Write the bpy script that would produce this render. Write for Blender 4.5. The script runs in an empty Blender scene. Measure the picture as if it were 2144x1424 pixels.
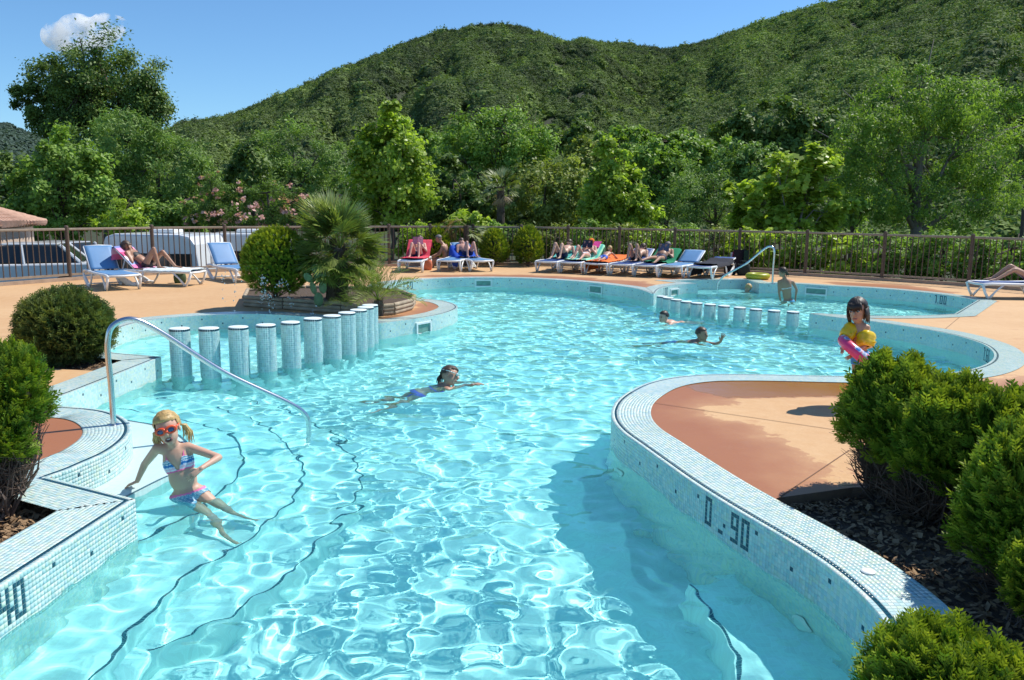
import bpy, bmesh, math, random
import numpy as np
from mathutils import Vector, Matrix, noise as mnoise
from mathutils.geometry import delaunay_2d_cdt

SC = bpy.context.scene
COL = SC.collection
R = math.radians

# ------------------------------------------------------------------ camera
FPX, PITCH, ROLL, CAMZ = 1700.0, R(9.2), R(0.6), 1.7
_F = np.array([0, math.cos(PITCH), -math.sin(PITCH)])
_R0 = np.array([1.0, 0, 0]); _U0 = np.array([0, math.sin(PITCH), math.cos(PITCH)])
_R = math.cos(ROLL) * _R0 + math.sin(ROLL) * _U0
_U = math.cos(ROLL) * _U0 - math.sin(ROLL) * _R0
cam_data = bpy.data.cameras.new('camera')
cam = bpy.data.objects.new('camera', cam_data); COL.objects.link(cam)
cam.matrix_world = Matrix(((_R[0], _U[0], -_F[0], 0), (_R[1], _U[1], -_F[1], 0), (_R[2], _U[2], -_F[2], CAMZ), (0, 0, 0, 1)))
cam_data.sensor_fit = 'HORIZONTAL'; cam_data.angle = 2 * math.atan(1072 / FPX)
cam_data.clip_start = 0.05; cam_data.clip_end = 6000
SC.camera = cam

# ------------------------------------------------------------------ world, sun, exposure
SUN_EL, SUN_AZ = R(54), (0.88, 0.47)
w = bpy.data.worlds.new('World'); SC.world = w; w.use_nodes = True
_bg = w.node_tree.nodes['Background']
_sky = w.node_tree.nodes.new('ShaderNodeTexSky'); _sky.sky_type = 'NISHITA'; _sky.sun_disc = False
_sky.sun_elevation = SUN_EL; _sky.sun_rotation = math.atan2(SUN_AZ[0], SUN_AZ[1])
_sky.air_density = 1.0; _sky.dust_density = 0.0; _sky.ozone_density = 3.5; _sky.altitude = 300
_mx = w.node_tree.nodes.new('ShaderNodeMix'); _mx.data_type = 'RGBA'; _mx.blend_type = 'MULTIPLY'; _mx.inputs[0].default_value = 1
_mx.inputs[7].default_value = (.60, .82, .97, 1)          # a clear, deep blue southern sky
w.node_tree.links.new(_sky.outputs[0], _mx.inputs[6]); w.node_tree.links.new(_mx.outputs[2], _bg.inputs[0]); _bg.inputs[1].default_value = 0.12
sd = bpy.data.lights.new('sun', 'SUN'); sd.energy = 4.2; sd.angle = R(0.53); sd.color = (1.0, 0.955, 0.88)
sd.cycles.is_caustics_light = True
sun = bpy.data.objects.new('sun', sd); COL.objects.link(sun)
_n = math.hypot(*SUN_AZ)
SUN_DIR = Vector((SUN_AZ[0] / _n * math.cos(SUN_EL), SUN_AZ[1] / _n * math.cos(SUN_EL), math.sin(SUN_EL)))
sun.rotation_euler = SUN_DIR.to_track_quat('Z', 'Y').to_euler()
sun.location = (20, 10, 30)
SC.view_settings.view_transform = 'Standard'; SC.view_settings.look = 'None'
SC.view_settings.gamma = 1.0; SC.view_settings.use_curve_mapping = False
SC.view_settings.exposure = 0.35
SC.render.engine = 'CYCLES'
cy = SC.cycles
cy.use_denoising = True; cy.max_bounces = 14; cy.diffuse_bounces = 5; cy.glossy_bounces = 7
cy.transmission_bounces = 8; cy.transparent_max_bounces = 8; cy.caustics_reflective = True
cy.caustics_refractive = True; cy.sample_clamp_indirect = 6.0; cy.blur_glossy = 0.5

# ------------------------------------------------------------------ helpers
WZ = -0.24                       # water level
def ray(px, py):
    d = _F + (px - 1072) / FPX * _R - (py - 712) / FPX * _U
    return d
def P(px, py, z=0.0):            # where the sight line meets the level z
    d = ray(px, py); t = (z - CAMZ) / d[2]
    return Vector((d[0] * t, d[1] * t, z))
def PD(px, py, y):               # the point at distance y along the ground
    d = ray(px, py); t = y / d[1]
    return Vector((d[0] * t, y, CAMZ + d[2] * t))
def PW(px, py, z):               # under water, with refraction at the flat surface
    s = P(px, py, WZ); d = Vector(ray(px, py)).normalized()
    eta = 1 / 1.33; c = -d.z; k = 1 - eta * eta * (1 - c * c)
    r = d * eta + Vector((0, 0, 1)) * (eta * c - math.sqrt(k))
    t = (z - WZ) / r.z
    return s + r * t
def pxm(y):                      # metres per photo pixel at distance y
    return y / FPX

def lin(c):
    return tuple(((v / 255) / 12.92 if v / 255 <= 0.04045 else ((v / 255 + 0.055) / 1.055) ** 2.4) for v in c)

def tag(o, label=None, cat=None, group=None, kind=None):
    if label: o['label'] = label
    if cat: o['category'] = cat
    if group: o['group'] = group
    if kind: o['kind'] = kind
    return o
def empty(name, loc=(0, 0, 0), rz=0.0, label=None, cat=None, group=None):
    o = bpy.data.objects.new(name, None); COL.objects.link(o)
    o.location = loc; o.rotation_euler = (0, 0, rz); o.empty_display_size = 0.1
    return tag(o, label, cat, group)
def link(name, me, mats, parent=None, smooth=False):
    o = bpy.data.objects.new(name, me); COL.objects.link(o)
    for m in (mats if isinstance(mats, (list, tuple)) else [mats]):
        if m is not None: me.materials.append(m)
    if smooth and len(me.polygons):
        me.polygons.foreach_set('use_smooth', np.ones(len(me.polygons), dtype=bool))
    if parent is not None: o.parent = parent
    return o
def npmesh(name, V, Q=None, T=None, cols=None, mi=None, uv=None):
    """mesh out of numpy arrays: quads Q, triangles T; cols per vertex; uv per vertex"""
    V = np.asarray(V, dtype=np.float32)
    me = bpy.data.meshes.new(name)
    nq = 0 if Q is None else len(Q); ntr = 0 if T is None else len(T)
    loops = []
    if nq: loops.append(np.asarray(Q, dtype=np.int32).ravel())
    if ntr: loops.append(np.asarray(T, dtype=np.int32).ravel())
    loops = np.concatenate(loops)
    me.vertices.add(len(V)); me.vertices.foreach_set('co', V.ravel())
    me.loops.add(len(loops)); me.loops.foreach_set('vertex_index', loops)
    me.polygons.add(nq + ntr)
    st = np.concatenate([np.arange(nq) * 4, nq * 4 + np.arange(ntr) * 3]).astype(np.int32)
    me.polygons.foreach_set('loop_start', st)
    if mi is not None: me.polygons.foreach_set('material_index', np.asarray(mi, dtype=np.int32))
    me.update(calc_edges=True)
    if cols is not None:
        cols = np.asarray(cols, dtype=np.float32)
        a = me.color_attributes.new('col', 'FLOAT_COLOR', 'POINT')
        c4 = np.ones((len(V), 4), np.float32); c4[:, :3] = cols
        a.data.foreach_set('color', c4.ravel())
    if uv is not None:
        l = me.uv_layers.new(name='UVMap')
        l.data.foreach_set('uv', np.asarray(uv, dtype=np.float32)[loops].ravel())
    return me
def fattr(me, name, vals):
    a = me.attributes.new(name, 'FLOAT', 'POINT'); a.data.foreach_set('value', np.asarray(vals, dtype=np.float32))

class MB:
    """collects simple solids into one mesh"""
    def __init__(s): s.v = []; s.f = []; s.m = []
    def add(s, vs, fs, m=0):
        b = len(s.v); s.v += [tuple(v) for v in vs]; s.f += [tuple(b + i for i in f) for f in fs]; s.m += [m] * len(fs)
    def box(s, c, d, rot=None, m=0):
        c = Vector(c); vs = []
        for k in range(8):
            p = Vector(((-.5, .5)[k & 1] * d[0], (-.5, .5)[k >> 1 & 1] * d[1], (-.5, .5)[k >> 2] * d[2]))
            if rot is not None: p = rot @ p
            vs.append(c + p)
        s.add(vs, [(0, 2, 3, 1), (4, 5, 7, 6), (0, 1, 5, 4), (2, 6, 7, 3), (0, 4, 6, 2), (1, 3, 7, 5)], m)
    def tube(s, pts, rad, n=8, cap=True, m=0, flat=None):
        pts = [Vector(p) for p in pts]; k = len(pts)
        rad = rad if isinstance(rad, (list, tuple)) else [rad] * k
        up = None; rings = []
        for i, p in enumerate(pts):
            t = (pts[min(i + 1, k - 1)] - pts[max(i - 1, 0)]).normalized()
            if up is None:
                up = Vector((0, 0, 1)) if abs(t.z) < .9 else Vector((1, 0, 0))
            x = t.cross(up)
            if x.length < 1e-6: x = t.orthogonal()
            x.normalize(); y = x.cross(t).normalized(); up = y
            fx, fy = flat if flat else (1, 1)
            rings.append([p + (x * math.cos(a) * fx + y * math.sin(a) * fy) * rad[i] for a in [2 * math.pi * j / n for j in range(n)]])
        b = []
        for r_ in rings: b += r_
        fs = [(i * n + j, i * n + (j + 1) % n, (i + 1) * n + (j + 1) % n, (i + 1) * n + j) for i in range(k - 1) for j in range(n)]
        if cap:
            fs.append(tuple(range(n - 1, -1, -1))); fs.append(tuple((k - 1) * n + j for j in range(n)))
        s.add(b, fs, m)
    def ell(s, c, r, rot=None, n=12, h=8, m=0):
        vs = []; c = Vector(c)
        r = r if isinstance(r, (list, tuple)) else (r, r, r)
        def put(x, y, z):
            p = Vector((x * r[0], y * r[1], z * r[2]))
            vs.append(c + (rot @ p if rot is not None else p))
        put(0, 0, -1)
        for i in range(1, h):
            a = -math.pi / 2 + math.pi * i / h
            for j in range(n): put(math.cos(a) * math.cos(2 * math.pi * j / n), math.cos(a) * math.sin(2 * math.pi * j / n), math.sin(a))
        put(0, 0, 1)
        fs = [(0, 1 + (j + 1) % n, 1 + j) for j in range(n)]
        for i in range(h - 2):
            for j in range(n):
                fs.append((1 + i * n + j, 1 + i * n + (j + 1) % n, 1 + (i + 1) * n + (j + 1) % n, 1 + (i + 1) * n + j))
        t = len(vs) - 1; q = 1 + (h - 2) * n
        fs += [(q + j, q + (j + 1) % n, t) for j in range(n)]
        s.add(vs, fs, m)
    def lathe(s, c, prof, n=20, m=0):
        c = Vector(c); vs = []; fs = []; k = len(prof)
        for r_, z in prof:
            for j in range(n): vs.append(c + Vector((r_ * math.cos(2 * math.pi * j / n), r_ * math.sin(2 * math.pi * j / n), z)))
        for i in range(k - 1):
            for j in range(n): fs.append((i * n + j, i * n + (j + 1) % n, (i + 1) * n + (j + 1) % n, (i + 1) * n + j))
        fs.append(tuple(range(n - 1, -1, -1))); fs.append(tuple((k - 1) * n + j for j in range(n)))
        s.add(vs, fs, m)
    def prism(s, poly, z0, z1, m=0):
        n = len(poly)
        a = sum(poly[i][0] * poly[(i + 1) % n][1] - poly[(i + 1) % n][0] * poly[i][1] for i in range(n))
        if a < 0: poly = poly[::-1]
        vs = [(p[0], p[1], z0) for p in poly] + [(p[0], p[1], z1) for p in poly]
        fs = [(i, (i + 1) % n, n + (i + 1) % n, n + i) for i in range(n)]
        fs.append(tuple(range(n, 2 * n))); fs.append(tuple(range(n - 1, -1, -1)))
        s.add(vs, fs, m)
    def mesh(s, name):
        me = bpy.data.meshes.new(name); me.from_pydata(s.v, [], s.f)
        if any(s.m): me.polygons.foreach_set('material_index', s.m)
        me.update(); return me
    def build(s, name, mats, parent=None, smooth=False, bevel=0):
        o = link(name, s.mesh(name), mats, parent, smooth)
        if bevel:
            b = o.modifiers.new('bevel', 'BEVEL'); b.width = bevel; b.segments = 2; b.limit_method = 'ANGLE'
        return o
def auto_smooth(o, deg=40):
    me = o.data
    me.polygons.foreach_set('use_smooth', np.ones(len(me.polygons), dtype=bool))
    bm = bmesh.new(); bm.from_mesh(me)
    for e in bm.edges:
        if len(e.link_faces) == 2 and e.calc_face_angle(0) > R(deg): e.smooth = False
    bm.to_mesh(me); bm.free(); return o
def copy_tree(o, parent=None):
    c = o.copy(); COL.objects.link(c); c.parent = parent
    for ch in list(o.children): copy_tree(ch, c)
    return c

# ------------------------------------------------------------------ materials
def nmat(name):
    m = bpy.data.materials.new(name); m.use_nodes = True
    nt = m.node_tree; b = nt.nodes['Principled BSDF']
    return m, nt, b
def nd(nt, t, **kw):
    n = nt.nodes.new(t)
    for k, v in kw.items():
        if k.startswith('i_'):
            key = k[2:]; key = int(key) if key.isdigit() else key.replace('_', ' ')
            n.inputs[key].default_value = v
        else: setattr(n, k, v)
    return n
def mix_col(nt, fac, a, b, mode='MIX'):
    n = nt.nodes.new('ShaderNodeMix'); n.data_type = 'RGBA'; n.blend_type = mode
    for sock, val in ((n.inputs[0], fac), (n.inputs[6], a), (n.inputs[7], b)):
        if hasattr(val, 'is_output'): nt.links.new(val, sock)
        elif isinstance(val, (tuple, list)): sock.default_value = (*val[:3], 1)
        else: sock.default_value = val
    return n.outputs[2]
def math_n(nt, op, a, b=None, c=None, clamp=False):
    n = nt.nodes.new('ShaderNodeMath'); n.operation = op; n.use_clamp = clamp
    for i, v in enumerate((a, b, c)):
        if v is None: continue
        if hasattr(v, 'is_output'): nt.links.new(v, n.inputs[i])
        else: n.inputs[i].default_value = v
    return n.outputs[0]
def ramp(nt, fac, stops):
    n = nt.nodes.new('ShaderNodeValToRGB'); nt.links.new(fac, n.inputs[0])
    e = n.color_ramp.elements
    while len(e) < len(stops): e.new(0.5)
    for el, (p, c) in zip(e, stops): el.position = p; el.color = (*c[:3], 1) if isinstance(c, (tuple, list)) else (c, c, c, 1)
    return n.outputs[0]
def noise_n(nt, scale, detail=3, rough=.55, vec=None, dist=0.0):
    n = nd(nt, 'ShaderNodeTexNoise', i_Scale=scale, i_Detail=detail, i_Roughness=rough, i_Distortion=dist)
    if vec is None:
        vec = nt.nodes.new('ShaderNodeTexCoord').outputs['Object']
    nt.links.new(vec, n.inputs['Vector'])
    return n.outputs[0]
def bump(nt, b, h, strength=.3, dist=.01):
    n = nd(nt, 'ShaderNodeBump', i_Strength=strength, i_Distance=dist)
    nt.links.new(h, n.inputs['Height']); nt.links.new(n.outputs[0], b.inputs['Normal'])
def simple(name, c, rough=.6, var=.12, scale=8, bmp=0.0, bscale=60, metal=0, spec=.5, coat=0):
    m, nt, b = nmat(name)
    b.inputs['Roughness'].default_value = rough; b.inputs['Metallic'].default_value = metal
    b.inputs['Specular IOR Level'].default_value = spec; b.inputs['Coat Weight'].default_value = coat
    f = noise_n(nt, scale, 4)
    col = mix_col(nt, f, tuple(max(0, v * (1 - var * 1.6)) for v in c), tuple(min(1, v * (1 + var * 1.6)) for v in c))
    nt.links.new(col, b.inputs['Base Color'])
    if bmp: bump(nt, b, noise_n(nt, bscale, 4), bmp, .01)
    return m
def leaf_mat(name, c, c2=None, trans=.35, rough=.55, var=.25, spec=.35):
    """leaf: reflecting and letting light through; a tint per leaf in the colour attribute"""
    m, nt, b = nmat(name)
    at = nd(nt, 'ShaderNodeAttribute', attribute_name='col')
    sep = nt.nodes.new('ShaderNodeSeparateColor'); nt.links.new(at.outputs['Color'], sep.inputs[0])
    col = mix_col(nt, sep.outputs[0], tuple(v * (1 - var) for v in c), c2 if c2 else tuple(v * (1 + var) for v in c))
    nt.links.new(col, b.inputs['Base Color'])
    b.inputs['Roughness'].default_value = rough; b.inputs['Specular IOR Level'].default_value = spec
    tr = nt.nodes.new('ShaderNodeBsdfTranslucent')
    tc = mix_col(nt, 1.0, col, (1.15, 1.25, .55), 'MULTIPLY'); nt.links.new(tc, tr.inputs[0])
    mx = nt.nodes.new('ShaderNodeMixShader'); mx.inputs[0].default_value = trans
    out = nt.nodes['Material Output']
    nt.links.new(b.outputs[0], mx.inputs[1]); nt.links.new(tr.outputs[0], mx.inputs[2]); nt.links.new(mx.outputs[0], out.inputs[0])
    return m

def catmull(pts, step, closed=False):
    """resampled smooth curve through 2D/3D points"""
    P_ = [np.array(p, float) for p in pts]; n = len(P_); out = []
    for i in range(n if closed else n - 1):
        p1, p2 = P_[i], P_[(i + 1) % n]
        p0 = P_[(i - 1) % n] if (closed or i > 0) else 2 * p1 - p2
        p3 = P_[(i + 2) % n] if (closed or i + 2 < n) else 2 * p2 - p1
        d = [max(1e-6, np.linalg.norm(b - a) ** .5) for a, b in ((p0, p1), (p1, p2), (p2, p3))]
        t0, t1 = 0, d[0]; t2 = t1 + d[1]; t3 = t2 + d[2]
        k = max(2, int(np.linalg.norm(p2 - p1) / step * 2) + 2)
        for t in np.linspace(t1, t2, k, endpoint=False):
            A1 = (t1 - t) / (t1 - t0) * p0 + (t - t0) / (t1 - t0) * p1
            A2 = (t2 - t) / (t2 - t1) * p1 + (t - t1) / (t2 - t1) * p2
            A3 = (t3 - t) / (t3 - t2) * p2 + (t - t2) / (t3 - t2) * p3
            B1 = (t2 - t) / (t2 - t0) * A1 + (t - t0) / (t2 - t0) * A2
            B2 = (t3 - t) / (t3 - t1) * A2 + (t - t1) / (t3 - t1) * A3
            out.append((t2 - t) / (t2 - t1) * B1 + (t - t1) / (t2 - t1) * B2)
    if not closed: out.append(P_[-1])
    return np.array(out)
def resample(pl, step):
    pl = np.asarray(pl); s = np.concatenate([[0], np.cumsum(np.linalg.norm(np.diff(pl, axis=0), axis=1))])
    k = max(1, int(round(s[-1] / step))); t = np.linspace(0, s[-1], k + 1)
    return np.stack([np.interp(t, s, pl[:, i]) for i in range(pl.shape[1])], 1)
def inside(pts, poly):
    x, y = pts[:, 0], pts[:, 1]; r = np.zeros(len(pts), bool); n = len(poly)
    for i in range(n):
        x1, y1 = poly[i]; x2, y2 = poly[(i + 1) % n]
        if y1 == y2: continue
        c = ((y1 > y) != (y2 > y)); 
        r ^= c & (x < (x2 - x1) * (y - y1) / (y2 - y1) + x1)
    return r
def dist_poly(pts, poly, closed=True):
    best = np.full(len(pts), 1e9); n = len(poly)
    for i in range(n if closed else n - 1):
        a = np.asarray(poly[i]); b = np.asarray(poly[(i + 1) % n]); ab = b - a; L = ab @ ab
        if L < 1e-12: continue
        t = np.clip(((pts - a) @ ab) / L, 0, 1)
        d = pts - a - t[:, None] * ab
        best = np.minimum(best, (d * d).sum(1))
    return np.sqrt(best)
# ================================================================== THE POOL
# lip of the pool, traced on the photograph and put on the ground; 1 marks a corner
LIP = [(-420, 1500, 1), (0, 1229, 0), (283, 1045, 1), (100, 999, 1), (145, 983, 0), (182, 967, 0), (222, 949, 0), (250, 931, 0), (268, 914, 0), (275, 898, 0),
       (270, 884, 0), (255, 872, 0), (233, 863, 0), (205, 857, 0), (165, 853, 0), (104, 849, 0), (70, 848, 1), (104, 838, 0), (313, 757, 1), (337, 747, 1), (237, 738, 1),
       (205, 722, 0), (218, 704, 0), (250, 687, 0), (285, 676, 0), (330, 668, 0), (379, 663.5, 0), (455, 659, 0), (540, 657.5, 0), (600, 660, 0), (677, 667, 0), (730, 674, 0), (785, 677, 0),
       (834, 672, 0), (884, 665, 0), (922, 658, 0), (948, 650, 0), (958, 643.5, 0), (955, 638.5, 0), (945, 634, 0), (925, 629, 0), (897, 626, 0), (862, 623, 0), (830, 619, 0), (806, 611, 0),
       (800, 602, 0), (808, 595, 0), (831, 590, 0), (871, 586.5, 0), (921, 583.5, 0), (997, 581.5, 0), (1073, 582, 0), (1149, 585, 0), (1225, 590.5, 0), (1275, 596, 0), (1326, 603, 0), (1351, 609.5, 0), (1366, 615, 0),
       (1371, 614.5, 0), (1375, 610.5, 0), (1380, 605.5, 0), (1391, 601, 0), (1411, 597, 0), (1438, 594.5, 0), (1461.5, 593.6, 1), (1412, 588, 1), (1470, 586, 0), (1563, 585.2, 1), (1590, 593.6, 1),
       (1629, 593, 0), (1667, 594, 0), (1730, 598, 0), (1832, 603.5, 0), (1907, 609.5, 0), (1983, 618, 0), (2046.5, 628.5, 1), (1998, 657, 1), (1939, 660, 0), (1857, 661, 0), (1780, 659.5, 0), (1705, 655.5, 0),
       (1695, 657, 1), (1756, 665, 0), (1819, 672, 0), (1882, 681, 0), (1958, 693, 0), (2008, 704, 0), (2057, 720, 0), (2078, 735, 0), (2081, 747, 0), (2072, 758, 0), (2050, 768, 0), (2018, 776, 0),
       (1970, 782, 0), (1880, 786, 0), (1764, 787, 0), (1620, 784, 0), (1536, 783, 0), (1461, 784.5, 0), (1400, 791, 0), (1354, 802, 0), (1316, 820, 0), (1293, 837, 0), (1283, 852, 0), (1280, 866, 0),
       (1285, 883, 0), (1302, 903, 0), (1340, 931, 0), (1387, 965, 0), (1443, 1005, 0), (1498, 1041, 0), (1554, 1075, 0), (1620, 1114, 0), (1676, 1148, 0), (1727, 1182, 0), (1774, 1219, 0), (1816, 1258, 0), (1848, 1296, 0),
       (1870, 1331, 0), (1882, 1375, 0), (1886, 1430, 0), (1885, 1520, 1)]
TS = 0.0255                       # mosaic pitch
def lip_world():
    w_ = [np.array(P(a, b, 0)[:2]) for a, b, c in LIP]; fl = [c for _, _, c in LIP]
    # near end lies under the photographer's side, outside the frame
    w_ = w_ + [np.array((w_[-1][0] - .1, 1.15)), np.array((w_[0][0] + .1, 1.15))]; fl += [1, 1]
    n = len(w_); segs = []; cur = [w_[0]]
    for i in range(1, n + 1):
        cur.append(w_[i % n])
        if fl[i % n]:
            segs.append(resample(catmull(cur, .1), TS) if len(cur) > 2 else resample(np.array(cur), TS)); cur = [w_[i % n]]
    return segs
SEGS = lip_world()
LOOP = np.concatenate([s[:-1] for s in SEGS])
_area = .5 * np.sum(LOOP[:, 0] * np.roll(LOOP[:, 1], -1) - np.roll(LOOP[:, 0], -1) * LOOP[:, 1])
SGN = 1.0 if _area > 0 else -1.0    # counter-clockwise: the deck lies to the right of the walk
LOOPC = LOOP[::4]                   # coarser copy for tests

PAL = [lin(c) for c in ((212, 228, 220), (196, 222, 216), (178, 213, 212), (208, 226, 208), (188, 216, 218), (200, 226, 222), (218, 230, 222))]
DARK = [lin(c) for c in ((28, 78, 96), (22, 66, 84), (38, 92, 108))]

def tile_material(name, wet=False):
    m, nt, b = nmat(name)
    uv = nd(nt, 'ShaderNodeUVMap', uv_map='UVMap')
    sx = nt.nodes.new('ShaderNodeSeparateXYZ'); nt.links.new(uv.outputs[0], sx.inputs[0])
    u = math_n(nt, 'DIVIDE', sx.outputs[0], TS); v = math_n(nt, 'DIVIDE', sx.outputs[1], TS)
    iu, iv = math_n(nt, 'FLOOR', u), math_n(nt, 'FLOOR', v)
    cmb = nt.nodes.new('ShaderNodeCombineXYZ'); nt.links.new(iu, cmb.inputs[0]); nt.links.new(iv, cmb.inputs[1])
    wn = nd(nt, 'ShaderNodeTexWhiteNoise', noise_dimensions='2D'); nt.links.new(cmb.outputs[0], wn.inputs[0])
    col = ramp(nt, wn.outputs[0], [(0, PAL[0]), (.2, PAL[1]), (.4, PAL[2]), (.55, PAL[3]), (.7, PAL[4]), (.85, PAL[5]), (1, PAL[6])])
    nt.nodes[-1].color_ramp.interpolation = 'CONSTANT'
    # v >= 0 on the coping, v < 0 down the wall; one dark row on the coping, scattered dark tiles on the wall
    row = math_n(nt, 'COMPARE', iv, 1.0, .1)
    a1 = math_n(nt, 'MULTIPLY', math_n(nt, 'COMPARE', math_n(nt, 'FLOORED_MODULO', iu, 24.0), 3.0, .1), math_n(nt, 'COMPARE', iv, -3.0, .1))
    a2 = math_n(nt, 'MULTIPLY', math_n(nt, 'COMPARE', math_n(nt, 'FLOORED_MODULO', iu, 24.0), 15.0, .1), math_n(nt, 'COMPARE', iv, -6.0, .1))
    acc = math_n(nt, 'MAXIMUM', row, math_n(nt, 'MAXIMUM', a1, a2))
    col = mix_col(nt, acc, col, DARK[0])
    fu, fv = math_n(nt, 'FRACT', u), math_n(nt, 'FRACT', v)
    eu = math_n(nt, 'ABSOLUTE', math_n(nt, 'SUBTRACT', fu, .5)); ev = math_n(nt, 'ABSOLUTE', math_n(nt, 'SUBTRACT', fv, .5))
    g = math_n(nt, 'GREATER_THAN', math_n(nt, 'MAXIMUM', eu, ev), .44)
    col = mix_col(nt, g, col, mix_col(nt, noise_n(nt, 2.5, 4), lin((228, 234, 228)), lin((188, 196, 184))))
    stain = ramp(nt, noise_n(nt, 1.7, 5, .65), [(.35, (.88,) * 3), (.62, (1.0,) * 3)]); col = mix_col(nt, 1.0, col, stain, 'MULTIPLY')
    sc = math_n(nt, 'MULTIPLY', math_n(nt, 'COMPARE', sx.outputs[1], -.222, .012), ramp(nt, noise_n(nt, 4.0, 4), [(.4, (0,) * 3), (.7, (.45,) * 3)]))
    col = mix_col(nt, sc, col, lin((168, 172, 140)))
    nt.links.new(col, b.inputs['Base Color']); b.inputs['Roughness'].default_value = .22
    h = math_n(nt, 'SUBTRACT', 1.0, g); bump(nt, b, h, .35, .002)
    return m
M_TILE = tile_material('mosaic')
def vcol_mat(name, rough=.25, scale=30, var=.08):
    m, nt, b = nmat(name)
    at = nd(nt, 'ShaderNodeAttribute', attribute_name='col')
    f = noise_n(nt, scale, 3)
    col = mix_col(nt, 1.0, at.outputs['Color'], ramp(nt, f, [(0.3, (1 - var,) * 3), (.7, (1.0,) * 3)]), 'MULTIPLY')
    nt.links.new(col, b.inputs['Base Color']); b.inputs['Roughness'].default_value = rough
    return m
M_VTILE = vcol_mat('mosaic_pieces')
M_TILES = [simple('mosaic_%s' % n, c, .22, .05, 40) for n, c in zip(('cream', 'aqua', 'blue', 'lime', 'sky', 'mint', 'white'), PAL)]
M_DARKT = simple('mosaic_navy', DARK[0], .2, .1, 40)

# per-point frame of the loop: normal out to the deck, reach before it meets another edge, running length
NP = len(LOOP)
def loop_frame():
    rng = np.random.default_rng(3)
    pos, nor, u = [], [], []
    tot = 0.0
    for s in SEGS:
        d = np.gradient(s, axis=0); d /= np.linalg.norm(d, axis=1)[:, None] + 1e-9
        nr = np.stack([d[:, 1], -d[:, 0]], 1) * SGN
        L = np.concatenate([[0], np.cumsum(np.linalg.norm(np.diff(s, axis=0), axis=1))])
        pos.append(s); nor.append(nr); u.append(tot + L)
        tot += math.ceil(L[-1] / TS - .01) * TS
    return pos, nor, u
SPOS, SNOR, SU = loop_frame()
COPW = 13 * TS
def reach(p, n, wmax=COPW):
    """how far an offset may run before it is nearer to another edge"""
    lo = np.full(len(p), wmax)
    for f in np.linspace(.06, 1, 16):
        q = p + n * (f * wmax)
        m = np.full(len(p), 1e9)
        for k in range(0, len(q), 400):
            dd = q[k:k + 400, None, :] - LOOPC[None]
            m[k:k + 400] = np.sqrt((dd * dd).sum(2).min(1))
        bad = (m < f * wmax - .022) & (lo == wmax)
        lo[bad] = max(.02, (f - .06) * wmax)
    return lo
SREACH = [reach(p, n) for p, n in zip(SPOS, SNOR)]

# coping: top strips, one sheet; the fans of outward corners are added
def build_coping():
    V, Q, UV = [], [], []
    base = 0
    K = 8
    for p, n, u, r_ in zip(SPOS, SNOR, SU, SREACH):
        m = len(p)
        for k in range(K + 1):
            f = k / K
            V.append(np.column_stack([p + n * (r_ * f)[:, None], np.zeros(m)])); UV.append(np.column_stack([u, r_ * f + 1e-4]))
        idx = base + np.arange((K + 1) * m).reshape(K + 1, m)
        Q.append(np.stack([idx[:-1, :-1], idx[:-1, 1:], idx[1:, 1:], idx[1:, :-1]], -1).reshape(-1, 4)); base += (K + 1) * m
    ns = len(SPOS)
    for i in range(ns):
        n0 = SNOR[i][-1]; n1 = SNOR[(i + 1) % ns][0]; c = SPOS[i][-1]
        d0 = np.array([n0[1], -n0[0]])
        crossz = n0[0] * n1[1] - n0[1] * n1[0]
        if crossz * SGN > .05:      # the deck side opens like a fan
            mit = (n0 + n1); mit = mit / np.dot(mit, mit) * 2 * COPW
            a, b = c + n0 * COPW, c + n1 * COPW
            t0 = np.array([[*c, 0], [*a, 0], [*(c + mit), 0], [*b, 0]])
            V.append(t0); uu = SU[i][-1]
            w_ = np.linalg.norm(mit - n0 * COPW)
            UV.append(np.array([[uu, 1e-4], [uu, COPW], [uu + w_, COPW], [uu, COPW]]))
            Q.append(np.array([[base, base + 1, base + 2, base + 3]])); base += 4
    me = npmesh('pool_coping', np.concatenate(V), np.concatenate(Q), uv=np.concatenate(UV))
    bm = bmesh.new(); bm.from_mesh(me)
    for f in bm.faces:
        f.normal_update()
        if f.normal.z < 0: f.normal_flip()
    bm.to_mesh(me); bm.free()
    return link('pool_coping', me, M_TILE)
coping = tag(build_coping(), 'pale mosaic coping with a dark tile row round the pool', kind='structure')
def build_wall():
    V, Q, UV = [], [], []; base = 0
    zs = [0, -.1, -.2, -.3, -.45, -.7, -1.3]
    for p, n, u in zip(SPOS, SNOR, SU):
        m = len(p)
        for z in zs:
            V.append(np.column_stack([p, np.full(m, z)])); UV.append(np.column_stack([u, np.full(m, z - 1e-4)]))
        idx = base + np.arange(len(zs) * m).reshape(len(zs), m)
        q = np.stack([idx[:-1, :-1], idx[1:, :-1], idx[1:, 1:], idx[:-1, 1:]], -1).reshape(-1, 4)
        Q.append(q if SGN < 0 else q[:, ::-1]); base += len(zs) * m
    return link('pool_wall', npmesh('pool_wall', np.concatenate(V), np.concatenate(Q), uv=np.concatenate(UV)), M_TILE)
wall = tag(build_wall(), 'mosaic pool wall with scattered dark tiles and depth figures', kind='structure')

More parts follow.
